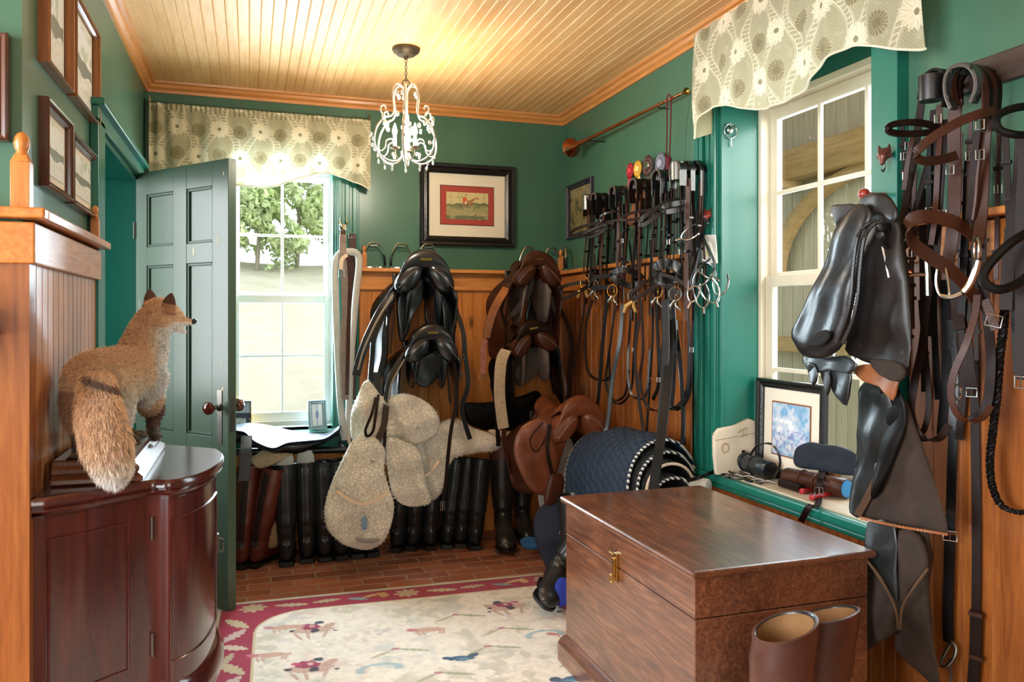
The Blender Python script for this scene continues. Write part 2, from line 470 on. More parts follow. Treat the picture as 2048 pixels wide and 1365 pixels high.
# crown mouldings
def crown(mb, a, b, n, s=1):
    """profile swept from a to b (both at ceiling corner), n = direction into the room"""
    a, b, n = Vector(a), Vector(b), Vector(n); z = Vector((0, 0, 1))
    prof = [(0, -.055), (.012, -.055), (.014, -.04), (.03, -.03), (.036, -.016), (.05, -.010), (.052, 0), (0, 0)]
    mb.rings([[a+n*p*s+z*q*s for p, q in prof], [b+n*p*s+z*q*s for p, q in prof]])
mb = MB(); crown(mb, (XL, YB, ZC), (XR, YB, ZC), (0, -1, 0)); struct(mb.build('trim_3', M['crown'], smooth=False))
mb = MB(); crown(mb, (XR, -1.6, ZC), (XR, YB, ZC), (-1, 0, 0)); struct(mb.build('trim_4', M['crowny'], smooth=False))
mb = MB(); crown(mb, (XL, 2.22, ZC), (XL, YB, ZC), (1, 0, 0)); struct(mb.build('trim_5', M['crowny'], smooth=False))
# right wall with the deep window
RY0, RY1, RZ0, RZ1 = 1.99, 2.895, .637, 2.30
RD = .24
mb = MB()
mb.box(XR, XR+RD, -1.6, RY0, 0, ZC); mb.box(XR, XR+RD, RY1, YB+.2, 0, ZC)
mb.box(XR, XR+RD, RY0, RY1, 0, RZ0-.04); mb.box(XR, XR+RD, RY0, RY1, RZ1, ZC)
struct(mb.build('wall_right', M['green'], smooth=False))
mb = MB()
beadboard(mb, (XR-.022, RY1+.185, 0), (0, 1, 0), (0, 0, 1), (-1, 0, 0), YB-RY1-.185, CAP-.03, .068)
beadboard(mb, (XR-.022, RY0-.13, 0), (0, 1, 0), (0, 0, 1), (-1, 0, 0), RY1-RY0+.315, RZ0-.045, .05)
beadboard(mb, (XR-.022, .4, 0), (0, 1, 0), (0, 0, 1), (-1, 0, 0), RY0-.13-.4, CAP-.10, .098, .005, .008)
struct(mb.build('trim_6', M['pine_shaded'], smooth=False))
mb = MB()
for a, b in ((RY1+.185, YB), (.4, RY0-.13)):
    mb.box(XR-.04, XR, a, b, CAP-.125, CAP-.028); mb.box(XR-.075, XR, a, b, CAP-.022, CAP)
struct(mb.build('trim_7', M['piney'], smooth=False, bevel=.004))
# panelled reveals and fluted casings of the side window
mb = MB()
mb.box(XR-.004, XR+.262, RY1-.012, RY1+.004, RZ0, RZ1)          # far reveal lining
mb.box(XR-.004, XR+.215, RY0-.004, RY0+.012, RZ0, RZ1)
mb.box(XR-.003, XR+.012, RY1-.016, RY1-.011, RZ0, RZ1-.02)
mb.box(XR-.005, XR+.215, RY0+.01, RY1-.01, RZ1-.014, RZ1+.004)
mb.box(XR+.195, XR+.215, RY0, RY1, RZ1-.10, RZ1-.01)
mb.box(XR-.045, XR, RY0-.105, RY0, RZ0-.0, RZ1+.15)
for a, b in ((RY1, RY1+.185),):
    mb.box(XR-.012, XR, a, b, RZ0-.02, RZ1+.15)
    w_ = b-a; k = 4
    for i in range(k):
        c0 = a+w_*(i+.12)/k; mb.box(XR-.026 if i % 2 == 0 else XR-.02, XR-.012, c0, c0+w_*.62/k, RZ0, RZ1+.15)
mb.box(XR-.02, XR, RY0-.13, RY1+.185, RZ1-.01, RZ1+.16)
struct(mb.build('trim_8', M['teal'], smooth=False, bevel=.003))
# sill board
mb = MB(); mb.box(XR-.035, XR+.215, RY0-.14, RY1+.195, RZ0-.035, RZ0); mb.box(XR-.028, XR, RY0-.14, RY1+.195, RZ0-.055, RZ0-.035)
struct(mb.build('trim_9', M['teal'], smooth=False, bevel=.006))
mb = MB(); mb.box(XR+.0, XR+.21, RY0+.01, RY1-.03, RZ0, RZ0+.006)
M['sillwood'] = simple('worn_white_sill_board', (196, 178, 154), .6, var=.14, vscale=14, bump=.2, bscale=60)
struct(mb.build('trim_10', M['sillwood'], smooth=False))

def sash_window(root, plane, a0, a1, z0, z1, zm, mat, axis, fr=.045, mun=.018, cols=2, rows=2, depth=.04, inward=-1):
    """two sashes in the plane; axis 'x' = window spans x (plane is y), 'y' = spans y (plane is x)"""
    def bx(mb, p0, p1, q0, q1, r0, r1):
        if axis == 'x': mb.box(p0, p1, min(q0, q1), max(q0, q1), r0, r1)
        else: mb.box(min(q0, q1), max(q0, q1), p0, p1, r0, r1)
    mb = MB(); d = inward*depth
    bx(mb, a0-.03, a0, plane, plane+d*1.3, z0-.02, z1+.03); bx(mb, a1, a1+.03, plane, plane+d*1.3, z0-.02, z1+.03)
    bx(mb, a0, a1, plane, plane+d*1.29, z1, z1+.03); bx(mb, a0, a1, plane, plane+d*1.29, z0-.03, z0)
    mb.build('window_frame', mat, root, smooth=False, bevel=.003)
    for k, (s0, s1, off) in enumerate(((z0, zm+.015, 0), (zm-.015, z1, -d*.6))):
        mb = MB(); p = plane+off
        f2 = fr*1.15
        bx(mb, a0, a0+fr, p, p+d*.7, s0, s1); bx(mb, a1-fr, a1, p, p+d*.7, s0, s1)
        bx(mb, a0+fr, a1-fr, p, p+d*.69, s0, s0+(f2*1.3 if k == 0 else .045)); bx(mb, a0+fr, a1-fr, p, p+d*.69, s1-(.045 if k == 0 else f2), s1)
        for c in range(1, cols):
            m = a0+fr+(a1-a0-2*fr)*c/cols; bx(mb, m-mun/2, m+mun/2, p+d*.15, p+d*.55, s0+.01, s1-.01)
        for r in range(1, rows):
            m = s0+(s1-s0)*r/rows+.01; bx(mb, a0+.01, a1-.01, p+d*.17, p+d*.53, m-mun/2, m+mun/2)
        sb = mb.build('sash', mat, root, smooth=False, bevel=.003)
        mb = MB(); q = p+d*.35; A_, B_ = a0+fr*.5, a1-fr*.5
        mb.add([(A_, q, s0+.02), (B_, q, s0+.02), (B_, q, s1-.02), (A_, q, s1-.02)] if axis == 'x' else [(q, A_, s0+.02), (q, B_, s0+.02), (q, B_, s1-.02), (q, A_, s1-.02)], [(0, 1, 2, 3)])
        mb.build('glass', M['glass'], sb, smooth=False)
w1 = bpy.data.objects.new('window_1', None); COL.objects.link(w1); struct(w1)
sash_window(w1, YB+.13, -.086, .448, .705, 2.13, 1.413, M['white'], 'x', .032, .014, 2, 2, .035)
w2 = bpy.data.objects.new('window_2', None); COL.objects.link(w2); struct(w2)
sash_window(w2, XR+.235, RY0+.03, RY1-.03, .665, 2.19, 1.46, M['cream'], 'y', .045, .018, 3, 2, .04)
mb = MB(); mb.box(XR+.215, XR+.245, RY0, RY1, 2.22, RZ1); mb.build('head_panel', M['teal'], w2, smooth=False)
# casing, stool and reveal of the back window
mb = MB()
mb.box(WX1-.015, WX1+.004, YB-.005, YB+.14, WZ0, WZ1)
mb.box(WX0-.004, WX0+.015, YB-.005, YB+.14, WZ0, WZ1)
mb.box(WX0+.01, WX1-.01, YB-.005, YB+.14, WZ1-.012, WZ1+.004)
for a, b in ((WX1, WX1+.135), (WX0-.135, WX0)):
    mb.box(a, b, YB-.018, YB, WZ0-.02, WZ1+.14)
    for i in range(3):
        c0 = a+.012+i*.042; mb.box(c0, c0+.026, YB-.03, YB-.018, WZ0, WZ1+.12)
mb.box(WX0-.135, WX1+.135, YB-.02, YB, WZ1, WZ1+.14)
struct(mb.build('trim_11', M['teal'], smooth=False, bevel=.003))
mb = MB(); mb.box(WX0-.15, WX1+.15, YB-.10, YB+.14, WZ0-.028, WZ0); mb.box(WX0-.13, WX1+.13, YB-.03, YB, WZ0-.11, WZ0-.028)
struct(mb.build('trim_12', M['teal'], smooth=False, bevel=.006))
# left wall, with doorway y 3.18..4.22
DY0, DY1, DZ = 3.22, 4.23, 1.985
mb = MB()
mb.box(XL-.14, XL, 2.22, DY0, 0, ZC); mb.box(XL-.14, XL, DY1, YB+.2, 0, ZC); mb.box(XL-.14, XL, DY0, DY1, DZ, ZC)
mb.box(-3.2, XL-.14, 2.22, 2.36, 0, ZC)
struct(mb.build('wall_left', M['green'], smooth=False))
mb = MB(); mb.box(-1.7, XL-.14, YB+.1, YB+.2, 0, ZC); mb.box(-1.75, -1.65, 2.3, YB+.2, 0, ZC); mb.box(-1.7, XL-.14, 2.3, YB+.2, ZC, ZC+.05); 
struct(mb.build('wall_hall', M['green'], smooth=False))
mb = MB()
mb.box(XL, XL+.028, DY0-.14, DY0, 0, DZ+.02); mb.box(XL, XL+.028, DY1, DY1+.12, 0, DZ+.02)
mb.box(XL, XL+.028, DY0-.14, DY1+.12, DZ+.0, DZ+.06); mb.box(XL, XL+.05, DY0-.15, DY1+.13, DZ+.06, DZ+.085)
mb.box(XL-.145, XL+.01, DY0-.004, DY0+.02, 0, DZ); mb.box(XL-.145, XL+.01, DY1-.02, DY1+.004, 0, DZ); mb.box(XL-.145, XL+.01, DY0+.01, DY1-.01, DZ-.02, DZ+.004)
struct(mb.build('trim_13', M['teal'], smooth=False, bevel=.004))
mb = MB(); mb.box(-3.2, 2.1, -1.7, -1.6, 0, ZC); struct(mb.build('wall_rear', M['green'], smooth=False))
# left wainscot: short return facing the camera and side
WXs = XL+.02; LCY = 2.19; LC = 1.555
mb = MB()
beadboard(mb, (WXs, DY0-.145, 0), (0, -1, 0), (0, 0, 1), (1, 0, 0), DY0-.145-LCY-.05, LC-.03, .062, .006, .008, False)
struct(mb.build('trim_14', woodmat('reddish_pine_boards', (150, 82, 40), (204, 134, 80), (226, 166, 112), 'Z', .9, .3, True, .3, .062, 1), smooth=False))
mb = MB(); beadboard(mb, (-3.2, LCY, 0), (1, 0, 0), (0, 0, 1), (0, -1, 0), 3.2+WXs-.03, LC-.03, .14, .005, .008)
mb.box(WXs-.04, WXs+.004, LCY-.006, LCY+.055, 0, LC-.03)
struct(mb.build('trim_15', M['pine_shaded'], smooth=False))
mb = MB()
mb.box(WXs, WXs+.018, LCY-.012, DY0-.145, LC-.125, LC-.025); mb.box(-3.2, WXs+.018, LCY-.018, LCY, LC-.125, LC-.025)
struct(mb.build('trim_16', M['piney'], smooth=False, bevel=.004))
mb = MB()
mb.box(XL, WXs+.045, LCY-.002, DY0-.12, LC-.017, LC+.008); mb.box(-3.2, WXs+.045, LCY-.045, LCY-.002, LC-.017, LC+.008); mb.box(-3.2, XL, LCY-.002, LCY+.03, LC-.017, LC+.008)
struct(mb.build('trim_17', M['piney'], smooth=False, bevel=.005))
# finials on the caps
def post(name, x, y, z, w_, h, mat, label):
    mb = MB(); mb.box(x-w_/2, x+w_/2, y-w_/2, y+w_/2, z, z+h*.6)
    mb.rings([[Vector((x+a*s, y+b*s, zz)) for a, b in ((-1, -1), (1, -1), (1, 1), (-1, 1))] for s, zz in ((w_/2, z+h*.6), (w_*.36, z+h*.68), (w_*.33, z+h*.70))])
    p1 = [(.34, .70), (.36, .715), (.28, .735), (.38, .78), (.44, .85), (.40, .92), (.25, .975), (.02, 1.0)]
    mb.lathe([(a*w_, z+b*h) for a, b in p1], 20, Matrix.Translation((x, y, 0)))
    return struct(mb.build(name, mat, bevel=.002))
p = PY(43, 410, 2.20); post('trim_18', -.527, 2.205, LC+.008, .041, .190, M['pine'], '')
post('trim_19', XL+.022, DY0-.165, LC+.008, .026, .125, M['pine'], '')
post('trim_20', WX1+.16, YB-.05, CAP, .026, .13, M['pine'], '')
post('trim_21', XR-.04, YB-.045, CAP, .03, .14, M['pine'], '')
# what stands outside: pale ground, far hedge trees, and the porch beyond the side window

t = NT('sunlit_gravel'); v = t.coord(); t.pr(Base_Color=t.ramp(t.noise(v, 3, 5, .6), [(.3, rgb(190, 178, 152)), (.7, rgb(208, 198, 172))]), Roughness=.95); M['gravel'] = t.m
mb = MB(); mb.sheet(lambda a, b: (-14+30*a, 4.9+b*22, -.2+2.45*min(1, max(0, (b*22-1.6)/7.5))**.8+.06*sin(a*40+b*9)), 60, 60)
struct(mb.build('ground_outside', M['gravel']))
M['leaf'] = simple('pale_sunlit_leaves', (196, 208, 150), .7, var=.45, vscale=2.5)
M['bark'] = simple('grey_bark', (150, 140, 118), .9)
rng = np.random.default_rng(3)
for i, (x, y, z, r, h) in enumerate(((-1.2, 13.6, 2.2, 1.0, 2.6), (.1, 13.3, 2.2, .8, 1.5), (.75, 13.8, 2.2, 1.1, 2.4), (1.7, 14.1, 2.2, .9, 2.9), (-.4, 14.8, 2.2, 1.2, 3.3), (2.8, 14.4, 2.2, 1.2, 2.6))):
    tr = thing('leafy_shrub', ['leafy shrub hidden to the left behind the open door, on the bank outside', 'low leafy shrub on the bank outside, left half of the back window', 'bushy shrub on the bank outside, right half of the back window', 'tall shrub outside at the right edge of the back window', 'tall tree crown behind the low shrubs seen through the upper sash', 'leafy shrub furthest right on the bank outside'][i], 'shrub', (x, y, z-.3), 'shrubs on the bank outside the back window')
    n = 7000; d = rng.normal(size=(n, 3)); d /= np.linalg.norm(d, axis=1)[:, None]; rad = rng.random(n)**.35
    lump = 1+.25*np.sin(d[:, 0]*5+i)*np.cos(d[:, 2]*6)
    c = d*rad[:, None]*lump[:, None]*np.array([r, r*.7, h/2])+np.array([x, y, z+h/2])
    a = rng.normal(size=(n, 3))*.036; b = rng.normal(size=(n, 3))*.024
    keep = (np.sin(c[:, 0]*5.1+i)*np.sin(c[:, 2]*4.3+1)+.5*np.sin(c[:, 0]*13+c[:, 2]*11)) > .1-.25*(rng.random(n) < .4)
    vs = np.stack([c-a, c+b, c+a, c-b], 1)[keep].reshape(-1, 3)
    mb = MB(); mb.v = [tuple(q) for q in vs]; mb.f = [(4*k, 4*k+1, 4*k+2, 4*k+3) for k in range(len(vs)//4)]; mb.m = [0]*len(mb.f)
    me = bpy.data.meshes.new('foliage'); me.from_pydata([tuple(np.array(q)-np.array((x, y, z-.3))) for q in mb.v], [], mb.f); me.materials.append(M['leaf'])
    o = bpy.data.objects.new('foliage', me); COL.objects.link(o); o.parent = tr
    mb = MB(); mb.tube([(x, y, z-.3), (x+.05, y, z+h*.3), (x-.05, y, z+h*.7)], [.04, .03, .012], 8); mb.build('trunk', M['bark'], tr)
# porch beyond the side window
M['porch'] = woodmat('porch_boards', (166, 154, 128), (196, 186, 160), (212, 202, 178), 'Z', .6, .6, False, 0, .11, 1)
M['porchb'] = woodmat('porch_beam_wood', (150, 118, 74), (184, 150, 98), (200, 168, 118), 'Y', .6, .6)
mb = MB(); beadboard(mb, (3.7, .6, -.2), (0, 1, 0), (0, 0, 1), (-1, 0, 0), 2.35, 3.2, .11, .008, .012); beadboard(mb, (3.7, 3.75, -.2), (0, 1, 0), (0, 0, 1), (-1, 0, 0), 2.3, 3.2, .11, .008, .012)
mb.box(3.7, 3.75, 2.9, 3.8, 2.25, 3.0); mb.box(3.7, 3.75, 2.9, 3.8, -.2, .7)
beadboard(mb, (2.14, 6.0, -.2), (1, 0, 0), (0, 0, 1), (0, -1, 0), 1.6, 3.2, .11, .008, .012)
struct(mb.build('wall_porch', M['porch'], smooth=False))
mb = MB(); mb.box(2.14, 3.8, .5, 6.1, 2.85, 2.9); mb.box(3.5, 3.7, .5, 6.0, 2.25, 2.45); mb.box(2.3, 3.7, 4.6, 4.75, 2.2, 2.4); mb.box(3.58, 3.7, .5, 6.0, 1.06, 1.16)
pts = [(3.62, 3.8+1.0*cos(a), 1.62+.62*sin(a)) for a in np.linspace(0, pi, 24)]; mb.strap(pts, .10, .06, (1, 0, 0))
struct(mb.build('trim_22', M['porchb'], smooth=False))
mb = MB(); mb.box(2.14, 3.8, .5, 6.1, -.25, -.2); struct(mb.build('porch_floor', M['gravel'], smooth=False))
w3 = bpy.data.objects.new('window_3', None); COL.objects.link(w3); struct(w3)
sash_window(w3, 3.72, 2.95, 3.72, .75, 2.2, 1.5, M['white'], 'y', .06, .02, 2, 2, .05)
lt = thing('porch_lantern', 'white metal porch lantern seen through the side window', 'lantern', (2.75, 2.95, 1.05))
mb = MB(); mb.lathe([(.002, 1.45), (.03, 1.44), (.15, 1.38), (.16, 1.36), (.13, 1.36)], 20, Matrix.Translation((2.75, 2.95, 0))); mb.lathe([(.02, 1.05), (.10, 1.06), (.12, 1.09), (.09, 1.10), (.002, 1.1)], 20, Matrix.Translation((2.75, 2.95, 0))); mb.build('cap', M['white'], lt)
mb = MB()
for k in range(6):
    a = k*pi/3; mb.tube([(2.75+.13*cos(a), 2.95+.13*sin(a), 1.37), (2.75+.09*cos(a), 2.95+.09*sin(a), 1.09)], .006, 6)
mb.tube([(2.75, 2.95, 1.44), (2.75, 2.95, 2.85)], .006, 6)
mb.build('cage', M['white'], lt)
area('porch_fill_light', (2.9, .9, 2.2), (3.2, 3.4, 1.4), .9, 1.0, 50, (1.0, .97, .9))  # lamp added inside the enclosed porch to brighten its boards
area('porch_window_daylight', (3.95, 3.3, 1.5), (2.4, 2.9, 1.4), .6, 1.3, 16, (.9, .96, 1.0))
# ================================================================ large objects
# ---- green door, swung open into the room
H0 = Vector((-.522, 4.20, 0)); C1 = Vector((-.088, 3.655, 0)); dd = (C1-H0); DL = dd.length; dd.normalize(); dn = Vector((-dd.y, dd.x, 0))
if dn.y > 0: dn = -dn
dn = Vector((-.77, -.638, 0)).normalized()
dr = bpy.data.objects.new('door_1', None); COL.objects.link(dr); struct(dr)
DH = 1.995; TK = .042
def dp(a, n, z): p = H0+dd*a+dn*n; return Vector((p.x, p.y, z))
def dbox(mb, a0, a1, n0, n1, z0, z1):
    vs = [dp(a, n, z) for z in (z0, z1) for a, n in ((a0, n0), (a1, n0), (a1, n1), (a0, n1))]
    mb.add(vs, [(3, 2, 1, 0), (4, 5, 6, 7), (0, 1, 5, 4), (1, 2, 6, 5), (2, 3, 7, 6), (3, 0, 4, 7)])
S = DL/.70
cols_ = ((.088*S, .30*S), (.40*S, .59*S)); rows_ = ((.24, .66), (.77, 1.545), (1.635, 1.885))
mb = MB(); zs = [0.012]+[q for r in rows_ for q in r]+[DH]; a_ = [0, cols_[0][0], cols_[0][1], cols_[1][0], cols_[1][1], DL]
for i in (0, 2, 4): dbox(mb, a_[i], a_[i+1], -TK, 0, .012, DH)
for i in (1, 3):
    for j in (0, 2, 4, 6): dbox(mb, a_[i]-.0, a_[i+1]+.0, -TK+.0005, -.0005, zs[j], zs[j+1])
mb.build('door_frame', M['doorgreen'], dr, smooth=False, bevel=.0018)
for c0, c1 in cols_:
    for r0, r1 in rows_:
        mb = MB(); dbox(mb, c0-.003, c1+.003, -TK+.014, -.014, r0-.003, r1+.003)
        pn = mb.build('panel', M['doorgreen'], dr, smooth=False)
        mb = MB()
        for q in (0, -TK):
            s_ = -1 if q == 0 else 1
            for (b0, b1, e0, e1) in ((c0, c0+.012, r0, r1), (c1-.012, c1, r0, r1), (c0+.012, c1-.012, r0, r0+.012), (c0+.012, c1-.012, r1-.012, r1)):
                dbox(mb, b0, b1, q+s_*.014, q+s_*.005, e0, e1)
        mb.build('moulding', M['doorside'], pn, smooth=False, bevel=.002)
mb = MB(); dbox(mb, DL-.075, DL-.040, 0, .003, .74, .98); lk = mb.build('lock_plate', M['oldsteel'], dr, smooth=False, bevel=.001)
mb = MB(); dbox(mb, DL, DL+.0015, -TK+.01, -.01, .80, .95); mb.build('latch_plate', M['oldsteel'], dr, smooth=False)
M['knob'] = simple('dark_mahogany_knob', (84, 34, 22), .15, var=.3, coat=.5)
for sg in (1, -1):
    c = dp(DL-.0575, 0 if sg > 0 else -TK, .905)
    q = (dn*sg).to_track_quat('Z', 'Y').to_matrix().to_4x4(); q = Matrix.Translation(c) @ q
    mb = MB(); mb.lathe([(.018, 0), (.018, .006), (.009, .012), (.008, .035), (.012, .04)], 20, q); mb.build('knob_stem', M['oldsteel'], dr)
    mb = MB(); mb.lathe([(.010, .036), (.022, .042), (.029, .054), (.028, .066), (.018, .076), (.001, .079)], 24, q); mb.build('door_knob', M['knob'], dr)
M['chip'] = simple('bare_cream_chip', (214, 196, 160), .7)
mb = MB()
for (a, z, w_, h_) in ((.455*S, 1.60, .016, .05), (.63*S, 1.64, .008, .07), (.655*S, 1.10, .011, .018), (.662*S, .985, .017, .02), (.668*S, 1.93, .01, .02), (.03*S, 1.30, .003, .2)):
    k = 9; c = dp(a, .0006, z)
    vs = [c+dd*(cos(2*pi*i/k)*w_*random.uniform(.3, .6))+Vector((0, 0, sin(2*pi*i/k)*h_*random.uniform(.3, .6))) for i in range(k)]
    mb.add(vs, [tuple(range(k))])
mb.build('paint_chips', M['chip'], dr, smooth=False)
mb = MB()
for z in (.3, 1.0, 1.72): mb.tube([dp(-.004, .004, z-.04), dp(-.004, .004, z+.04)], .006, 8)
mb.build('hinge', M['oldsteel'], dr)

# ---- wooden tack chest
M['walnut'] = woodmat('polished_walnut', (48, 20, 11), (104, 56, 33), (160, 104, 68), 'Y', .8, .32, False, .7, fig=2.2); wb_ = M['walnut'].node_tree.nodes['Principled BSDF']; wb_.inputs['Coat Roughness'].default_value = .17; wb_.inputs['Coat Weight'].default_value = .9; wb_.inputs['Coat IOR'].default_value = 1.6; wb_.inputs['Roughness'].default_value = .42
M['walnutx'] = woodmat('polished_walnut_cross', (52, 26, 16), (84, 46, 28), (110, 64, 40), 'X', .5, .3, False, .5, fig=2.2)
ch = thing('tack_chest', 'large polished walnut chest with a hinged lid on the rug', 'chest', (1.40, 2.27, 0))
x0, x1, y0, y1, zt = 1.105, 1.695, 1.815, 2.735, .633
mb = MB(); mb.box(x0+.012, x1-.012, y0+.012, y1-.012, .10, zt-.135); mb.build('body', M['walnut'], ch, smooth=False, bevel=.003)
mb = MB(); mb.box(x0+.012, x1-.012, y0+.012, y1-.012, zt-.132, zt-.02); 
ld = mb.build('lid', M['walnut'], ch, smooth=False, bevel=.002)
mb = MB(); mb.box(x0-.006, x1+.006, y0-.006, y1+.006, zt-.022, zt); mb.build('lid_top', M['walnut'], ld, smooth=False, bevel=.007)
mb = MB(); 
def ringbase(mb, prof):
    mb.rings([[Vector(p) for p in ((x0-d, y0-d, z), (x1+d, y0-d, z), (x1+d, y1+d, z), (x0-d, y1+d, z))] for d, z in prof])
ringbase(mb, [(.012, 0.02), (.012, .085), (.006, .10), (-.004, .115), (-.012, .118)]); mb.build('plinth', M['walnut'], ch, smooth=False, bevel=.002)
hy = 2.32; hz = zt-.133
p = PX(1233, 1140, x0+.01); hy = p.y
mb = MB(); mb.box(x0+.002, x0+.012, hy-.013, hy+.013, hz-.045, hz+.045); mb.box(x0-.004, x0+.002, hy-.008, hy+.008, hz-.03, hz+.03)
hs = mb.build('hasp', M['brass'], ch, smooth=False, bevel=.002)
mb = MB(); mb.torus((x0-.008, hy, hz-.035), .012, .003, nrot(pi/2, 'Y'), 16, 6); mb.tube([(x0-.006, hy-.016, hz+.046), (x0-.006, hy+.016, hz+.046)], .004, 8); mb.build('staple', M['brass'], hs)

# ---- mahogany corner cabinet with bowed door
M['mahog'] = woodmat('dark_mahogany', (44, 12, 12), (78, 26, 22), (104, 40, 30), 'Z', .5, .24, False, .5, fig=2.0)
M['mahogt'] = woodmat('dark_mahogany_top', (48, 14, 14), (80, 28, 24), (104, 42, 34), 'X', .5, .2, False, .5, fig=2.0)
ZT = .856
out_px = [(64, 999), (96, 996), (128, 991), (175, 984), (220, 975), (265, 967), (304, 961), (335, 961), (366, 957), (403, 947), (428, 935), (443, 922), (448, 910), (440, 901), (421, 896)]
ol = [PZ(a, b, ZT) for a, b in out_px]; ol = [(max(p.x, XL+.02), p.y) for p in ol]
ol += [(-.30, 3.02), (XL+.022, 3.055)]
ol[0] = (XL+.022, ol[0][1])
front = smoothpath(ol[:-1], 4)
def inset(pts, d):
    o = []
    for i, p in enumerate(pts):
        a = pts[max(i-1, 0)]; b = pts[min(i+1, len(pts)-1)]
        tx, ty = b[0]-a[0], b[1]-a[1]; L = math.hypot(tx, ty) or 1
        o.append((max(p[0]-ty/L*d*1.0, XL+.021), p[1]+tx/L*d))
    return o
wall = [(XL+.0215, 3.06), (XL+.0215, ol[0][1]-.0)]
cb = thing('corner_cabinet', 'dark mahogany cabinet with bowed front standing against the left wall', 'cabinet', (-.30, 2.65, 0))
mb = MB()
def slab(mb, prof, pts=front, close=True):
    mb.rings([[Vector((x, y, z)) for x, y in (inset(pts, d)+(wall if close else []))] for d, z in prof])
slab(mb, [(.016, ZT-.045), (.006, ZT-.036), (.010, ZT-.03), (0, ZT-.022), (0, ZT-.008), (.006, ZT)])
mb.build('top', M['mahogt'], cb, bevel=0)
mb = MB(); slab(mb, [(.026, .285), (.026, ZT-.045)]); mb.build('body', M['mahog'], cb)
mb = MB(); slab(mb, [(.012, .20), (.0, .215), (.0, .245), (.012, .262), (.014, .275), (.026, .288)]); mb.build('base_moulding', M['mahogt'], cb)
for (x, y) in ((-.44, 2.27), (-.20, 2.50), (-.13, 2.75), (-.44, 2.98)):
    mb = MB(); mb.lathe([(.022, .017), (.03, .03), (.026, .1), (.034, .2)], 14, Matrix.Translation((x, y, 0))); mb.build('foot', M['mahogt'], cb)
def doorpanel(i0, i1, z0, z1, name):
    seg = front[i0:i1]; a = inset(seg, .0235); b = inset(seg, .032)
    mb = MB(); mb.rings([[Vector((x, y, z)) for x, y in a+b[::-1]] for z in (z0, z1)])
    d = mb.build(name, M['mahog'], cb)
    n = len(seg); k0, k1 = max(1, int(n*.18)), int(n*.84)
    s2 = inset(seg, .022)
    top = [(s2[k][0], s2[k][1], z1-.055) for k in range(k0, k1+1)]; bot = [(s2[k][0], s2[k][1], z0+.05) for k in range(k1, k0-1, -1)]
    left = [(s2[k0][0], s2[k0][1], z) for z in np.linspace(z0+.05, z1-.055, 6)[1:-1]]; right = [(s2[k1][0], s2[k1][1], z) for z in np.linspace(z1-.055, z0+.05, 6)[1:-1]]
    mb = MB()
    for L in (top, [top[-1]]+right+[bot[0]], bot, [bot[-1]]+left+[top[0]]): mb.tube(L, .0035, 6)
    mb.build('bead', M['mahogt'], d)
    return d
N4 = 24
d1 = doorpanel(2, N4+0, .30, ZT-.055, 'side_panel')
d2 = doorpanel(N4+1, 50, .30, ZT-.055, 'cabinet_door')
ix = inset(front, .018)
for z in (.40, .72):
    mb = MB(); mb.tube([(ix[N4][0], ix[N4][1], z-.032), (ix[N4][0], ix[N4][1], z+.032)], .0045, 8); mb.build('hinge', M['oldsteel'], cb)
hp = ix[50]
mb = MB(); mb.box(hp[0]-.002, hp[0]+.006, hp[1]-.012, hp[1]+.012, .53, .59); mb.tube([(hp[0]+.006, hp[1], .575), (hp[0]+.018, hp[1], .57), (hp[0]+.018, hp[1], .535), (hp[0]+.008, hp[1], .53)], .003, 8)
mb.build('handle', M['oldsteel'], cb)

